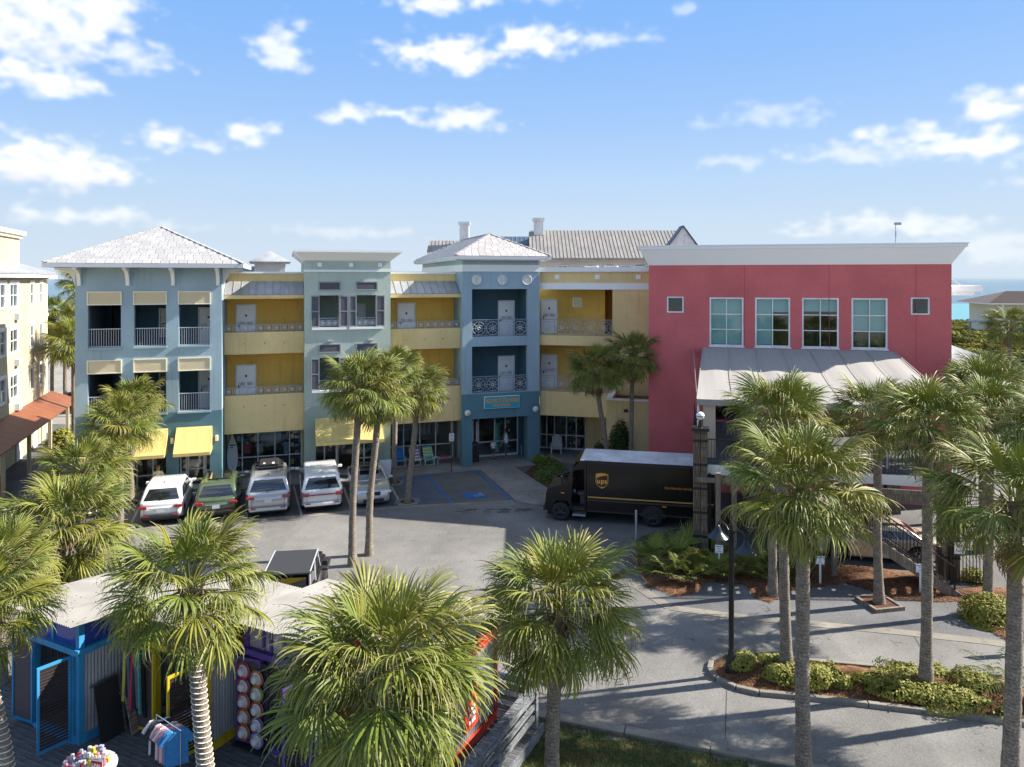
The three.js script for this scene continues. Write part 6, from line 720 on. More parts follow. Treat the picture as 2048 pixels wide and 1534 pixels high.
// ---------- kiosks on the boardwalk ----------
{
  const dk = group('boardwalk'); for (let i = 0; i < 84; i++) { const n0 = -5.6 + i * .145, [x, z] = KF.at(2.1, n0 + .07), m = mk('plank', B(14.4, .05, .137), M.deckGrey, dk); m.position.set(x, .275, z); m.rotation.y = KF.a; }
  const [x, z] = KF.at(9.32, .3), e = mk('rim_board', B(.05, .4, 11.9), M.railPaint, dk); e.position.set(x, .1, z); e.rotation.y = KF.a;
}
function corrugated(w, h, per = .085, amp = .014) { const pts = [], n = Math.round(w / per) * 4; for (let i = 0; i <= n; i++) pts.push([w * i / n, amp * Math.sin(i * Math.PI / 2 + .4)]); for (let i = n; i >= 0; i--) pts.push([w * i / n, amp * Math.sin(i * Math.PI / 2 + .4) - .008]); return EX(pts, h).rotateX(-Math.PI / 2); } // runs along x, rises with y
const kColors = { blue: [.045, .33, .62], yellow: [.72, .52, .02], purple: [.13, .07, .36], red: [.66, .065, .035] };
function kiosk(label, s, n, kind, w = 2.3, d = 2.75) {
  const t = inFrame('kiosk', label, 'kiosk', KF, s, n, .3), paint = std(kColors[kind], .55, { map: T.metalN }), H1 = 2.1, H2 = 2.82;
  const wallAlong = (len) => corrugated(len, H1 - .2).translate(0, .2, 0);
  mk('corrugated_wall', wallAlong(d - .12).rotateY(Math.PI / 2).translate(-.05, 0, -.06), M.galv, t); mk('corrugated_wall', wallAlong(d - .12).rotateY(Math.PI / 2).translate(-w + .05, 0, -.06), M.galv, t); mk('corrugated_wall', wallAlong(w - .12).translate(-w + .06, 0, -d + .05), M.galv, t);
  const op0 = -w + .6, op1 = -.28; mk('front_panel', [wallAlong(op0 + w - .1).translate(-w + .08, 0, -.05), wallAlong(-op1 - .1).translate(op1 + .04, 0, -.05)], M.galv, t);
  for (const [x, z] of [[0, 0], [-w, 0], [0, -d], [-w, -d]]) { const hp = z ? H2 - .33 : H2; mk('corner_post', B(.13, hp, .13, x + (x ? .065 : -.065), hp / 2, z + (z ? .065 : -.065)), paint, t); }
  mk('base_trim', [BX(-w + .13, op0, 0, .19, -.1, .02), BX(op1, -.13, 0, .19, -.1, .02), BX(-.1, .02, 0, .19, -d + .13, -.13), BX(-w - .02, -w + .1, 0, .19, -d + .13, -.13), BX(-w + .13, -.13, 0, .19, -d, -d + .1)], paint, t);
  mk('band', [BX(-w - .07, .07, H1, H1 + .14, -.12, .07), BX(-.07, .07, H1, H1 + .14, -d - .07, -.122), BX(-w - .07, -w + .07, H1, H1 + .14, -d - .07, -.122), BX(-w + .072, -.072, H1, H1 + .14, -d - .07, -d + .07)], paint, t);
  mk('top_beam', [BX(-w - .03, .03, H2, H2 + .12, -.13, .03), BX(-w - .03, .03, H2 - .33, H2 - .24, -d - .03, -d + .13), beam(V3(-.05, H2 + .04, -.13), V3(-.05, H2 - .28, -d + .13), .16, .11), beam(V3(-w + .05, H2 + .04, -.13), V3(-w + .05, H2 - .28, -d + .13), .16, .11)], paint, t);
  const tint = phys(kind === 'blue' ? [.06, .14, .6] : kind === 'purple' ? [.6, .6, .66] : [.25, .2, .16], .06, { transmission: .5, thickness: 0 });
  const cl = mk('clerestory', [...[.55, .78, 1.2].map((k) => BX(-w + k, -w + k + .07, H1 + .14, H2, -.1, -.02)), ...[.95, 1.8].map((k) => BX(-.1, -.02, H1 + .14, H2 - .115 * k - .06, -k - .07, -k))], paint, t);
  for (const [a, b] of [[.13, .55], [.62, .78], [.85, 1.2], [1.27, w - .13]]) mk('pane', BX(-w + a, -w + b, H1 + .142, H2 - .002, -.066, -.06), tint, cl); for (const [a, b] of [[.13, .95], [1.02, 1.8], [1.87, d - .13]]) for (const xx of [-.066, -w + .06]) mk('pane', EX([[a, H1 + .142], [b, H1 + .142], [b, H2 - .03 - .115 * b], [a, H2 - .03 - .115 * a]], .006).rotateY(Math.PI / 2).translate(xx, 0, 0), tint, cl);
  mk('pane', BX(-w + .13, -.13, H1 + .142, H2 - .335, -d + .06, -d + .066), tint, cl);
  const rf = corrugated(w + .6, d + .85, .085, .012).rotateX(Math.PI / 2 - .115); rf.translate(-w - .2, H2 - .2, -d - .38); const rfm = mk('roof', rf, M.roofPale, t), RR = RNG(s * 9 + 3), yz = (z) => H2 - .2 + .1155 * (z + d + .38) + .018; mk('roof_screws', Array.from({ length: 60 }, (_, i) => { const z = -d - .2 + Math.floor(i / 15) * (d + .5) / 3.1; return B(.02, .012, .02, -w - .1 + (i % 15) * (w + .4) / 14, yz(z), z); }), M.greyTrim, rfm).userData.kind = 'stuff'; mk('fallen_leaves', Array.from({ length: 40 }, () => { const z = lerp(-d - .3, .35, RR()); return B(.03 + RR() * .06, .006, .012, lerp(-w, .3, RR()), yz(z) + .004, z, RR() * 6); }), M.boot, rfm).userData.kind = 'stuff'; 
  mk('door_frame', [BX(op0 - .1, op0, 0, H1, -.12, .03), BX(op1, op1 + .1, 0, H1, -.12, .03), BX(op0, op1, 0, .1, -.14, .05)], paint, t);
  const leaf = (x, side, ang) => { const g = new THREE.Group(); g.name = 'shutter_door'; g.position.set(x, .08, .04); g.rotation.y = ang; t.add(g); const lw = .7 * side, a = Math.min(0, lw), b = Math.max(0, lw); mk('frame', [BX(a, a + .05, 0, 1.98, -.02, .03), BX(b - .05, b, 0, 1.98, -.02, .03), BX(a + .05, b - .05, 0, .06, -.02, .03), BX(a + .05, b - .05, 1.92, 1.98, -.02, .03)], paint, g); mk('slats', Array.from({ length: 25 }, (_, i) => B(Math.abs(lw) - .1, .062, .012, lw / 2, .1 + i * .0745, .004, 0, -.35)), std([.06, .045, .045], .6), g); return g; };
  leaf(op0 - .02, -1, .12); leaf(op1 + .02, 1, -1.75);
  mk('floor', BX(-w + .1, -.1, .02, .08, -d + .1, -.15), M.timber, t);
  const R = RNG(s * 100 + 7), goods = []; for (let k = 0; k < 4; k++) mk('shelf', BX(-w + .15, -.15, .35 + k * .45, .38 + k * .45, -d + .15, -d + .65), M.timber, t);
  mk('shelf_unit', [BX(-w + .12, -w + .15, .08, 2.0, -d + .15, -d + .65), BX(-.15, -.12, .08, 2.0, -d + .15, -d + .65)], M.timber, t);
  const pal = [[.5, .04, .05], [.05, .12, .35], [.6, .55, .5], [.02, .02, .03], [.5, .3, .05], [.1, .3, .2], [.5, .12, .3]]; pal.forEach((c, q) => { const g = []; for (let k = 0; k < 14; k++) { const sh = Math.floor(R() * 4), a = .05 + R() * .09; g.push(RB(a * 2, a * 1.6, a * 2, lerp(-w + .25, -.25, R()), .39 + sh * .45 + a * .8, -d + .3 + R() * .25, .02, 1)); } const m = mk('goods', g, std(c, .7), t); m.userData.kind = 'stuff'; });
  return t;
}
kiosk('sky blue kiosk with dark louvred doors standing open', 0, 0, 'blue'); kiosk('yellow kiosk between the blue and the purple one', 2.95, -1.08, 'yellow'); kiosk('purple kiosk hung with hats behind the large palm', 5.6, -1.86, 'purple');
{ const t = kiosk('red kiosk beside the grey railing', 8.19, -2.65, 'red'); mk('wall_board', EX([[0, .45], [.62, .45], [.62, 1.55], [0, 1.0]], .03).rotateY(Math.PI / 2).translate(.0, 0, -1.1), std(kColors.red, .55), t); mk('board_lettering', [0, 1, 2].map((i) => B(.008, .09, .3, .036, .62 + i * .15, -1.42)), M.white, t); }
{ // grey railing at the boardwalk edge
  const t = inFrame('boardwalk_railing', 'grey painted timber railing along the boardwalk edge by the lawn', 'railing', KF, 9.22, -5.4, .3); const P = [0, 1.95, 3.9, 5.85, 7.8];
  for (const z of P) mk('post', BX(-.06, .06, -.1, 1.0, z - .06, z + .06), M.railPaint, t); mk('post', BX(-1.3, -1.18, -.1, 1.0, -.06, .06), M.railPaint, t);
  mk('cap_rail', BX(-.11, .11, 1.002, 1.05, -.11, 8.2), M.railPaint, t); mk('cap_rail', BX(-1.35, -.112, 1.002, 1.05, -.11, .11), M.railPaint, t); for (const y of [.22, .48, .74]) { for (let i = 0; i < 4; i++) mk('rail', BX(-.03, .03, y, y + .12, P[i] + .062, P[i + 1] - .062), M.railPaint, t); mk('rail', BX(-1.18, -.062, y, y + .12, -.03, .03), M.railPaint, t); }
}
const kp = (s, n) => KF.at(s, n);
function at3(name, label, cat, f, s, n, y, ry = 0, grp) { const [x, z] = f.at(s, n); return thing(name, label, cat, x, y, z, f.a + ry, grp); }
{ // boards leaning on the blue kiosk
  const mk1 = (label, z, w, h, face, lean) => { const t = at3('leaning_board', label, 'board', KF, .05 + h * Math.sin(lean) + (lean > .25 ? .3 : 0), z, .3, Math.PI / 2); const g = new THREE.Group(); mk('panel', B(w, h, .03, 0, h / 2, 0, 0, -lean), face, t); mk('edge', [B(w + .02, .05, .036, 0, h * Math.cos(lean) - .02, -h * Math.sin(lean), 0, -lean), B(.05, h, .036, w / 2, h / 2, 0, 0, -lean)], M.timber, t); };
  mk1('black board with wooden edge leaning on the grey kiosk wall beside the corner post', -.55, .62, 1.3, M.plastic, .2); mk1('tan board leaning on the grey kiosk wall between two black boards', -1.0, .45, 1.0, std([.5, .4, .26], .8, { map: T.wood }), .3); mk1('tall black board leaning on the grey kiosk wall farthest from the open doors', -1.55, .5, 1.45, M.plastic, .16);
  const r = at3('wire_display_rack', 'black wire grid display rack standing against the grey kiosk wall', 'display rack', KF, .2, -2.1, .3, Math.PI / 2), g = []; for (let i = 0; i <= 6; i++) g.push(bar(V3(-.3 + i * .1, .05, 0), V3(-.3 + i * .1, 1.85, -.06), .006, 4)); for (let j = 0; j <= 18; j++) g.push(bar(V3(-.3, .05 + j * .1, -.003 * j), V3(.3, .05 + j * .1, -.003 * j), .006, 4)); mk('grid', g, M.blackIron, r); mk('foot', [B(.6, .03, .25, 0, .015, .05)], M.blackIron, r);
}
const shirtShape = [[-.12, .0], [-.2, -.02], [-.34, -.22], [-.26, -.3], [-.2, -.24], [-.21, -.72], [.21, -.72], [.2, -.24], [.26, -.3], [.34, -.22], [.2, -.02], [.12, 0], [.06, -.04], [-.06, -.04]];
const shirtGeo = clean(EX(shirtShape, .035, [], { bevelEnabled: true, bevelThickness: .012, bevelSize: .012, bevelSegments: 1 })).translate(0, 0, -.018);
const clothMats = [[.75, .75, .75], [.03, .03, .035], [.7, .7, .7], [.62, .25, .32], [.05, .25, .55], [.55, .05, .07], [.1, .32, .28], [.6, .48, .3], [.12, .14, .2], [.65, .55, .1], [.3, .33, .5], [.55, .4, .38]].map((c) => std(c, .9, { map: T.fabric }));
function clothesRack(label, f, s, n, y, ry, w, h, cols, grp, rot = Math.PI / 2) { const t = at3('clothes_rack', label, 'clothes rack', f, s, n, y, ry, grp); mk('frame', [bar(V3(-w / 2, h, 0), V3(w / 2, h, 0), .014), bar(V3(-w / 2, 0, 0), V3(-w / 2, h, 0), .014), bar(V3(w / 2, 0, 0), V3(w / 2, h, 0), .014), B(.03, .03, .5, -w / 2, .02, 0), B(.03, .03, .5, w / 2, .02, 0)], M.chrome, t); cols.forEach((c, i) => { const m = new THREE.Mesh(shirtGeo, clothMats[c]); m.name = 'shirt'; m.castShadow = m.receiveShadow = true; m.position.set(lerp(-w / 2 + .08, w / 2 - .08, (i + .5) / cols.length), h - .05, 0); m.rotation.y = rot + (hash(i, 3, 7) - .5) * .35; t.add(m); }); return t; }
clothesRack('rail of white, black, pink and blue T-shirts on the boardwalk before the yellow kiosk', KF, 3.0, -.05, .3, -.15, .95, 1.35, [0, 1, 1, 2, 3, 2, 3, 4, 4], null, 1.1);
{ const t = at3('scarf_stand', 'hanging bundle of dark patterned scarves beside the yellow kiosk opening', 'scarves', KF, .72, -1.0, .3), R = RNG(3); mk('hook_rail', bar(V3(-.3, 1.95, .05), V3(.3, 1.95, .05), .015), M.chrome, t); for (let i = 0; i < 14; i++) { const h = .9 + R() * .7; mk('scarf', B(.05 + R() * .05, h, .05, -.28 + (i % 7) * .09, 1.93 - h / 2, .08 + Math.floor(i / 7) * .09, 0, (R() - .5) * .1, (R() - .5) * .08), clothMats[[1, 8, 5, 1, 8, 6, 1, 9][i % 8]], t); } }
const hatGeo = new THREE.LatheGeometry([[0, .12], [.05, .12], [.085, .1], [.1, .02], [.1, .005], [.19, -.012], [.19, -.02], [.1, -.004]].map((q) => new THREE.Vector2(...q)), 24), brimGeo = new THREE.TorusGeometry(.165, .028, 5, 24).rotateX(Math.PI / 2);
[[.45, .06, .12], [.5, .14, .04], [.4, .05, .1], [.3, .25, .02], [.5, .12, .05], [.4, .06, .05], [.5, .15, .03], [.14, .08, .3], [.45, .1, .03], [.2, .2, .5]].forEach((c, i) => { const col2 = i % 2, row = Math.floor(i / 2), [x, z] = KF.at(3.42 + col2 * .42, -1.72), t = thing('sun_hat', 'white crowned sun hat with ' + ['crimson', 'orange', 'dark pink', 'olive', 'rust', 'red', 'amber', 'purple', 'burnt orange', 'lavender'][i] + ' brim on the rack at the purple kiosk', 'hat', x, 2.05 - row * .36 - col2 * .08, z, KF.a, 'sun hats hanging at the purple kiosk'); const m = mk('crown', hatGeo.clone().rotateX(Math.PI / 2), M.white, t, true); mk('brim', brimGeo.clone().rotateX(Math.PI / 2), std(c, .85), t, true); });
{ const t = at3('hat_rack', 'dark panel rack holding the sun hats at the purple kiosk', 'display rack', KF, 3.63, -1.82, .3); mk('panel', B(.95, 2.0, .03, 0, 1.0, 0), std([.03, .025, .04], .8), t); mk('foot', B(.95, .04, .4, 0, .02, .02), M.plastic, t); }
{ const [x, z] = KF.at(1.95, 1.05), t = thing('bargain_table', 'round table heaped with hats and trinkets on the boardwalk', 'table', x, .3, z), R = RNG(12); mk('table_top', CY(.55, .55, .04, 0, .72, 0, 24), M.white, t); mk('leg', CY(.04, .06, .7, 0, .36, 0), M.galv, t); mk('foot', CY(.3, .32, .03, 0, .02, 0, 20), M.galv, t); for (let k = 0; k < 6; k++) { const g = []; for (let i = 0; i < 16; i++) { const a = R() * 6.28, r = Math.sqrt(R()) * .42, h = .76 + R() * .32 * (1 - r); g.push(RB(.05 + R() * .05, .06 + R() * .08, .05 + R() * .04, Math.cos(a) * r, h, Math.sin(a) * r, .015, 1)); } const m = mk('trinkets', g, clothMats[[0, 5, 10, 0, 3, 9][k]], t); m.userData.kind = 'stuff'; }
  const [x2, z2] = KF.at(2.3, 1.1), sgn = thing('sale_sign', 'red and white sale card reading 50% above the bargain table', 'sign', x2, 1.22, z2, KF.a + .25), p = plate('card', .3, .3, .01, M.white, printed(128, 128, (c) => { c.fillStyle = '#f4f1ec'; c.fillRect(0, 0, 128, 128); c.fillStyle = '#c4252b'; c.fillRect(0, 30, 128, 98); c.fillStyle = '#fff'; c.font = 'bold 62px sans-serif'; c.textAlign = 'center'; c.fillText('50%', 64, 100, 112); c.fillStyle = '#c4252b'; c.fillRect(34, 12, 60, 6); }), sgn); mk('stick', bar(V3(0, -.5, -.01), V3(0, -.15, -.01), .008), M.galv, sgn); }
{ const t = at3('cardboard_box', 'open cardboard box with orange and white packages by the blue kiosk door', 'box', KF, -2.35, .75, .3, .2); mk('carton', [B(.5, .3, .02, 0, .15, .2), B(.5, .3, .02, 0, .15, -.2), B(.02, .3, .38, -.24, .15, 0), B(.02, .3, .38, .24, .15, 0), B(.46, .02, .38, 0, .02, 0)], std([.38, .22, .11], .85), t); mk('packages', [RB(.2, .12, .16, -.1, .3, .05, .03, 2), RB(.18, .1, .2, .12, .3, -.04, .03, 2)], std([.6, .16, .05], .7), t); }
{ const t = at3('cardboard_box', 'brown cardboard carton standing inside the yellow kiosk opening', 'box', KF, 1.9, -1.45, .38); mk('carton', RB(.55, .4, .4, 0, .2, 0, .01, 1), std([.33, .19, .1], .85), t); mk('papers', B(.25, .02, .18, 0, .412, 0, .3), M.white, t); }
{ const t = at3('crate', 'small green crate on the boardwalk beside the grey kiosk wall', 'crate', KF, .85, -1.55, .3, .3); mk('crate_walls', [B(.5, .26, .03, 0, .13, .15), B(.5, .26, .03, 0, .13, -.15), B(.03, .26, .3, -.24, .13, 0), B(.03, .26, .3, .24, .13, 0)], std([.04, .22, .1], .7), t); mk('lid', B(.48, .02, .3, 0, .25, 0), M.white, t); }
// ---------- street furniture ----------
{
  const t = thing('street_lamp', 'black twin-arm street lamp with bell shades on the mulch island tip', 'street lamp', 6.2, .2, -20.35, .35);
  mk('pole', [CY(.055, .075, 4.0, 0, 2.0, 0, 14), ...Array.from({ length: 8 }, (_, i) => CY(.012, .016, 3.6, Math.cos(i * .785) * .062, 2.1, Math.sin(i * .785) * .062, 5))], M.blackIron, t); mk('base', new THREE.LatheGeometry([[.2, -.2], [.2, .08], [.16, .14], [.17, .25], [.1, .4], [.09, .5], [.07, .55]].map((q) => new THREE.Vector2(...q)), 18), M.blackIron, t, true); mk('finial', new THREE.LatheGeometry([[.05, 0], [.08, .05], [.03, .12], [.06, .2], [.02, .3], [.035, .36], [0, .46]].map((q) => new THREE.Vector2(...q)), 14).translate(0, 4.0, 0), M.blackIron, t, true);
  for (const s of [-1, 1]) { const arm = mk('arm', new THREE.TubeGeometry(new THREE.CatmullRomCurve3([V3(0, 3.7, 0), V3(0, 3.95, s * .25), V3(0, 4.0, s * .5), V3(0, 3.85, s * .62)]), 16, .022, 6), M.blackIron, t, true); const b = mk('bell_shade', new THREE.LatheGeometry([[.03, .34], [.07, .3], [.1, .22], [.16, .12], [.31, 0], [.3, -.01], [.14, .1], [.05, .26]].map((q) => new THREE.Vector2(...q)), 24).translate(0, 3.5, s * .62), std([.03, .04, .045], .3, { metalness: .5 }), arm, true); mk('lens', new THREE.SphereGeometry(.11, 12, 8).translate(0, 3.56, s * .62), std([.6, .6, .55], .3), arm, true); }
}
function stake(label, x, Z, y) { const t = thing('stake_sign', label, 'sign', x, y, -Z, -.15, 'cart parking stake signs'); mk('stake', B(.07, .75, .03, 0, .37, 0), M.white, t); const p = plate('sign_board', .3, .3, .02, M.white, stakeMat, t); p.position.set(0, .86, .012); }
const stakeMat = printed(160, 160, (c) => { c.fillStyle = '#eef0f2'; c.fillRect(0, 0, 160, 160); c.fillStyle = '#2f5fa0'; c.textAlign = 'center'; c.font = 'bold 27px sans-serif'; c.fillRect(14, 20, 132, 16); c.fillText('GOLF', 80, 72); c.fillText('CART', 80, 106); c.fillText('PARKING', 80, 142, 144); });
for (const [x, Z] of [[7.85, 27.3], [11.3, 26.4], [14.46, 25.5]]) stake('small white stake sign for cart parking in the mulch bed', x, Z, cartBed.H(x, Z) < 0 ? 0 : cartBed.H(x, Z));
{ const t = thing('notice_board', 'white tilted notice board at the edge of the shrub bed', 'sign', 15.4, .1, -21.6, -.3); mk('post', B(.06, .7, .04, 0, .35, -.02), M.white, t); const p = plate('board', .5, .75, .02, M.white, std([.75, .77, .8], .6), t); p.position.set(0, .95, .03); p.rotation.z = .25; }
{ const t = thing('parking_sign', 'weathered pale sign plate on a dark brown pole beside the blue bay', 'sign', -3.5, 0, -41.6, LW.a); mk('pole', CY(.035, .035, 2.3, 0, 1.15, 0, 10), std([.06, .035, .03], .6), t); const p = plate('plate', .3, .46, .01, M.white, printed(96, 144, (c) => { c.fillStyle = '#d9d8cf'; c.fillRect(0, 0, 96, 144); c.fillStyle = '#b9bcc0'; c.fillRect(12, 14, 72, 52); c.fillStyle = '#c2bd92'; c.fillRect(30, 92, 40, 30); }), t); p.position.set(0, 2.05, .045); }
{ const t = thing('steel_post', 'bare grey steel post standing in the road behind the palmettos', 'post', 5.24, 0, -30.4); mk('pole', [CY(.045, .045, 1.4, 0, .7, 0, 12), CY(.055, .055, .04, 0, 1.4, 0, 12)], M.galv, t); mk('base_plate', CY(.12, .12, .02, 0, .01, 0, 12), M.galv, t); }
for (const [f, s, n, lab] of [[LW, -18.75, 2.05, 'black litter bin with side opening in front of the yellow tower awning'], [LW, .98, -.55, 'black litter bin behind a sign tower pillar near the open glass door']]) { const t = at3('litter_bin', lab, 'litter bin', f, s, n, .056); mk('bin_body', RB(.52, .95, .52, 0, .48, 0, .05, 2), M.plastic, t); mk('lid', [RB(.56, .2, .56, 0, 1.06, 0, .05, 2), B(.3, .1, .58, 0, 1.04, 0)], std([.04, .04, .045], .6), t); }
{ const t = at3('surfboard', 'white surfboard leaning upright against the shop window by the corner tower', 'surfboard', LW, -12.86, -1.62, .06, .1); const pts = []; for (let i = 0; i <= 24; i++) { const k = i / 24; pts.push(new THREE.Vector2(Math.pow(Math.sin(Math.PI * Math.pow(k, .85)), .75) * .29 + .002, k * 2.35)); } const s = new THREE.Shape([...pts, ...pts.slice().reverse().map((p) => new THREE.Vector2(-p.x, p.y))]); mk('board', new THREE.ExtrudeGeometry(s, { depth: .03, bevelEnabled: true, bevelThickness: .02, bevelSize: .02, bevelSegments: 2, bevelOffset: -.02 }).rotateX(-.06), std([.68, .7, .69], .35), t); mk('print', [B(.3, .07, .004, 0, 1.7, -.045, 0, -.06), B(.18, .05, .004, -.04, 1.57, -.037, 0, -.06)], M.plastic, t); }
function beachChair(label, s, n, cols, y = .056) {
  const t = at3('beach_chair', label, 'beach chair', LW, s, n, y, .15); const fr = []; for (const q of [-1, 1]) fr.push(bar(V3(q * .28, .02, .3), V3(q * .28, 1.0, -.3), .014), bar(V3(q * .28, .02, -.25), V3(q * .28, .38, .28), .014), bar(V3(q * .3, .52, -.05), V3(q * .3, .5, .3), .016), bar(V3(q * .28, .03, .3), V3(q * .28, .03, -.28), .013), bar(V3(q * .28, .5, .3), V3(q * .28, .05, .3), .012)); fr.push(bar(V3(-.28, 1.0, -.3), V3(.28, 1.0, -.3), .014), bar(V3(-.28, .38, .28), V3(.28, .38, .28), .014), bar(V3(-.28, .03, .3), V3(.28, .03, .3), .013)); mk('frame', fr, M.white, t);
  cols.forEach((c, i) => mk('fabric_strip', [B(.54, .62 / cols.length, .012, 0, .42 + (i + .5) * .6 / cols.length, -.02 - (i + .5) * .27 / cols.length, 0, -.43)], std(c, .85), t)); mk('seat', B(.54, .012, .5, 0, .33, .08, 0, .1), std(cols[0], .85), t);
}
const bl = [.02, .16, .5], wh = [.7, .7, .68], rd = [.55, .05, .06], tq = [.05, .42, .38], ye = [.65, .52, .1];
beachChair('plain blue folding beach chair by the shop window', -3.5, -.9, [bl, bl]); beachChair('folding beach chair with red, white and blue stripes', -2.6, -.9, [wh, rd, wh, bl, wh, rd, bl]); beachChair('folding beach chair with teal and yellow stripes', -1.8, -.75, [tq, ye, tq, ye, tq, ye, tq]);
{ const t = at3('folded_chairs', 'heap of folded striped beach chairs with red and white fabric', 'beach chair', LW, -.85, -.75, .056); mk('frame', [bar(V3(-.4, .25, 0), V3(.5, .3, .1), .014), bar(V3(-.4, .03, .2), V3(-.4, .28, .1), .013), bar(V3(.45, .03, .2), V3(.45, .3, .1), .013), bar(V3(-.3, .03, -.2), V3(-.3, .28, .0), .013), bar(V3(.4, .03, -.2), V3(.4, .28, 0), .013)], M.chrome, t); [[rd, .32], [wh, .35], [bl, .38], [rd, .41]].forEach(([c, y], i) => mk('fabric', RB(.8 - i * .08, .03, .34, .04, y, .05 + i * .02, .012, 1), std(c, .85), t)); }
function adirondack(label, f, s, n, ry) { const t = at3('garden_chair', label, 'chair', f, s, n, .056, ry, null), slat = []; for (let i = 0; i < 7; i++) { const x = -.27 + i * .09, h = .82 - Math.abs(i - 3) * .05; mk('back_slat', B(.075, h, .02, x, .32 + h / 2 * .95, -.22 - .12, 0, -.3), M.white, t); } for (let i = 0; i < 5; i++) mk('seat_slat', B(.58, .02, .085, 0, .37 - i * .018 - (4 - i) * .012, .3 - i * .1), M.white, t); for (const q of [-1, 1]) { mk('leg', B(.05, .55, .09, q * .31, .275, .3), M.white, t); mk('leg', B(.04, .09, .85, q * .29, .24, -.05, 0, .18), M.white, t); mk('arm_rest', B(.12, .025, .7, q * .35, .56, .02), M.white, t); } mk('back_brace', B(.62, .06, .03, 0, .5, -.3), M.white, t); }
adirondack('white slatted garden chair in front of the shop window beside the sign tower', RW, .75, -1.9, .1); adirondack('white slatted garden chair half hidden behind a sign tower pillar', LW, 4.75, -1.35, -.9);
for (const [x, Z, r] of [[-17.54, 32.2, .5], [-18.86, 35.6, .5], [-6.5, 39.4, .5], [-5.23, 36.0, .5]]) { const t = thing('tree_pit', 'pale stone ring around a palm trunk in the car park', 'tree pit', x, 0, -Z, LW.a, 'stone rings around car park palms'); for (let i = 0; i < 9; i++) { const a = i / 9 * 2 * Math.PI; mk('edge_stone', RB(.33, .1, .16, Math.cos(a + .3) * r, .04, Math.sin(a + .3) * r, .03, 1).rotateY(0), M.concrete, t); } mk('soil', CY(r * .9, r * .9, .05, 0, .015, 0, 16), M.mulch, t); }
{ const t = thing('palm_planter', 'square timber edging around the palm in the cart parking', 'planter', 12.6, 0, -24.7, .2); for (const s of [-1, 1]) { mk('timber_edge', BX(-.55, .55, 0, .14, s * .5 - .05, s * .5 + .05), M.timberPale, t); mk('timber_edge', BX(s * .5 - .05, s * .5 + .05, 0, .135, -.448, .448), M.timberPale, t); } mk('mulch', BX(-.448, .448, 0, .1, -.448, .448), M.mulch, t); }
{ const t = thing('iron_fence', 'black iron fence in front of cars beyond the cream building', 'fence', -36.5, 0, -58.5, .35), g = []; for (let i = 0; i < 60; i++) g.push(BX(-4 + i * .14, -3.98 + i * .14, .1, 1.5, -.01, .01)); mk('bars', g, M.blackIron, t); mk('rail', [BX(-4, 4.4, 1.4, 1.44, -.02, .02), BX(-4, 4.4, .2, .24, -.02, .02)], M.blackIron, t); }
// ---------- shop displays behind the glass ----------
function mannequin(label, s, n, shirt, trousers) { const [x, z] = LW.at(s, n), t = thing('mannequin', label, 'mannequin', x, .3, z, LW.a + .2); mk('figure', mannGeo, std([.02, .02, .022], .4), t, 'raw'); mk('stand', CY(.2, .22, .03, 0, -.2, 0, 18), M.chrome, t); mk('plinth', BX(-.3, .3, -.24, -.215, -.3, .3), M.timber, t); const m = new THREE.Mesh(shirtGeo, std(shirt, .9, { map: T.fabric })); m.name = 'top'; m.position.set(0, 1.3, .1); m.scale.set(.85, .75, 3); t.add(m); mk('trousers', [CY(.13, .16, .28, 0, .76, 0, 12)], std(trousers, .9), t); }
const mannGeo = meshSDF(tubeSDF([[[0, 1.35, 0], [0, 1.05, 0], .1, .1], [[0, 1.0, 0], [0, .85, 0], .12, .13], [[-.15, 1.3, 0], [.15, 1.3, 0], .06, .06], [[.17, 1.3, 0], [.24, 1.02, .03], .05, .04], [[.24, 1.02, .03], [.26, .8, .08], .038, .026], [[-.17, 1.3, 0], [-.24, 1.02, 0], .05, .04], [[-.24, 1.02, 0], [-.25, .8, .06], .038, .026], [[.08, .85, 0], [.09, .42, .01], .085, .055], [[.09, .42, .01], [.09, -.12, 0], .052, .035], [[-.08, .85, 0], [-.1, .42, .03], .085, .055], [[-.1, .42, .03], [-.1, -.12, 0], .052, .035], [[0, 1.38, 0], [0, 1.5, 0], .045, .045], [[0, 1.56, 0], [0, 1.62, .01], .085, .09], [[.09, -.16, 0], [.1, -.17, .12], .035, .03], [[-.1, -.16, 0], [-.1, -.17, .12], .035, .03]]), [-.4, -.25, -.3], [.4, 1.8, .3], 56);
mannequin('black mannequin in coral top behind the shop window beside the surfboard', -12.15, -2.6, [.6, .12, .14], [.04, .04, .05]); mannequin('small black mannequin in pale grey top behind the shop window beside the surfboard', -11.45, -2.7, [.5, .5, .5], [.2, .2, .22]); mannequin('black mannequin in light blue shirt behind the shop window beside the surfboard', -9.95, -2.6, [.3, .42, .6], [.5, .5, .55]);
{ const t = at3('backdrop_sheet', 'white draped sheet hanging behind the shop window beside the surfboard', 'backdrop', LW, -11.0, -3.2, .3), pos = [], ix = []; for (let j = 0; j <= 10; j++) for (let i = 0; i <= 24; i++) pos.push(-.75 + i * .0625, 2.3 - j * .12 - .18 * Math.sin(i / 24 * Math.PI) * (j / 10), .04 * Math.sin(i * 1.1) * (j / 10)); for (let j = 0; j < 10; j++) for (let i = 0; i < 24; i++) { const a = j * 25 + i; ix.push(a, a + 25, a + 1, a + 1, a + 25, a + 26); } const g = new THREE.BufferGeometry(); g.setAttribute('position', new THREE.Float32BufferAttribute(pos, 3)); g.setIndex(ix); g.computeVertexNormals(); mk('cloth', g, std([.6, .62, .62], .9), t, true); mk('rod', bar(V3(-.8, 2.31, 0), V3(.8, 2.31, 0), .012), M.chrome, t); }
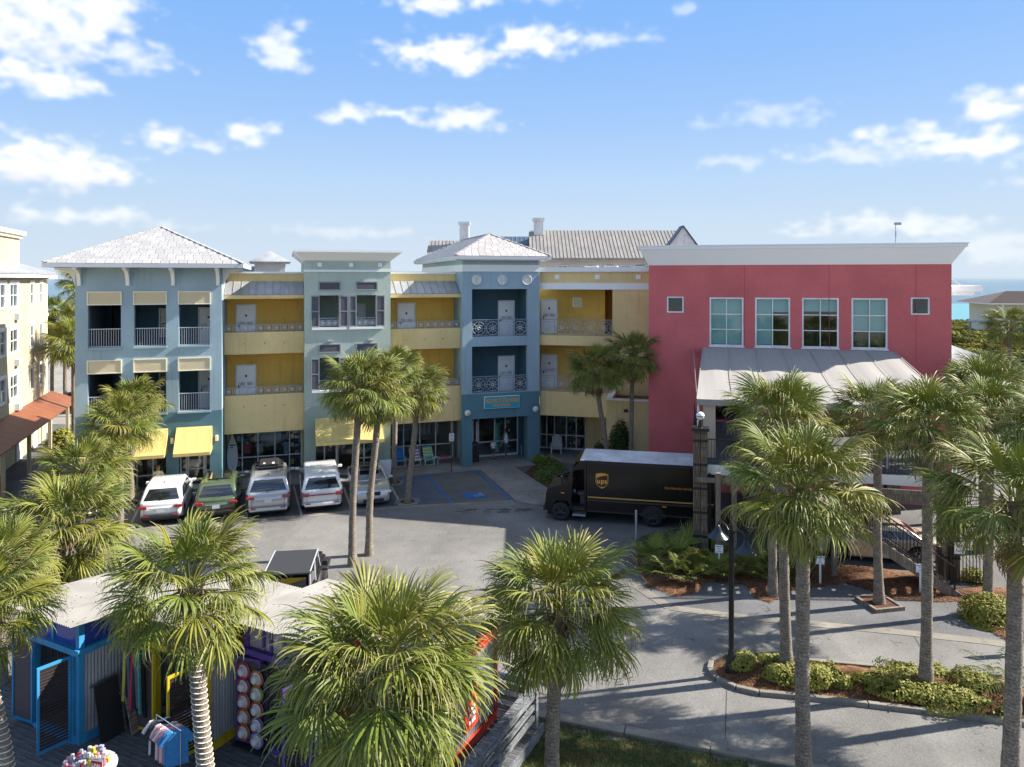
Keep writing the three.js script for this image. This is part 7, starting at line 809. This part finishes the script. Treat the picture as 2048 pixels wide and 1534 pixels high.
clothesRack('rail of bright shirts near the green block in the surfboard shop', LW, -9.6, -3.4, .06, 0, 1.5, 1.9, [4, 5, 0, 10, 6, 9, 4, 3, 0]); clothesRack('rail of pale shirts behind the shop window beside the beach chairs', LW, -1.6, -2.7, .06, 0, 1.7, 2.2, [0, 2, 11, 7, 0, 3, 2, 10, 7, 0]); clothesRack('second rail of dark and pale clothes in the beach chair shop', LW, -3.0, -2.9, .06, 0, 1.2, 1.7, [1, 8, 6, 1, 6, 8]); clothesRack('rail of dark shirts inside the sign tower shop', LW, 2.6, -3.2, .06, 0, 1.6, 2.1, [8, 1, 5, 8, 4, 1, 10]);
clothesRack('rail of coloured shirts in the window beside the sign tower', RW, .5, -4.2, .06, 0, 1.7, 2.1, [8, 4, 7, 1, 4, 6, 9]); clothesRack('rail of shirts inside the shop under the green block awning', LW, -6.9, -1.5, .06, 0, 1.8, 1.9, [3, 8, 1, 5, 6, 1, 7]); clothesRack('rail of red and dark clothes under the tower awning', LW, -16.2, -1.4, .06, 0, 1.4, 1.8, [5, 1, 5, 8, 1, 11]);
for (const [s, n, c, lab] of [[1.0, -2.3, [.08, .5, .42], 'turquoise bodyboard standing in the sign tower window'], [2.95, -2.4, [.1, .55, .42], 'pale green bodyboard standing behind the shop doorway']]) { const t = at3('bodyboard', lab, 'bodyboard', LW, s, n, .06); mk('board', RB(.42, 1.9, .06, 0, .95, 0, .03, 3), std(c, .5), t); mk('stripe', B(.05, 1.7, .01, 0, .95, .035), M.white, t); }
for (const [f, s, n, lab] of [[LW, 3.55, -2.7, 'shelf of folded goods in the sign tower window'], [RW, 1.7, -3.6, 'shelf of blue and teal goods in the window beside the sign tower'], [LW, -5.6, -.6, 'shelf of folded goods under the green block awning'], [LW, -12.6, -2.8, 'stack of cartons behind the surfboard'], [LW, -9.35, -2.5, 'stack of blue boxes in the shop window beside the surfboard']]) { const t = at3('goods_shelf', lab, 'shelf', f, s, n, .06), R = RNG(Math.round(s * 77 + n * 31)); mk('rack', [0, 1, 2, 3].map((k) => B(.8, .03, .35, 0, .2 + k * .5, 0)).concat([B(.03, 1.9, .35, -.4, .95, 0), B(.03, 1.9, .35, .4, .95, 0)]), M.timber, t); for (let k = 0; k < 4; k++) for (let i = 0; i < 3; i++) { const h = .12 + R() * .22; mk('folded_goods', RB(.2, h, .26, -.26 + i * .26, .22 + k * .5 + h / 2, 0, .02, 1), clothMats[Math.floor(R() * 12)], t); } }
renderer.render(scene, camera);
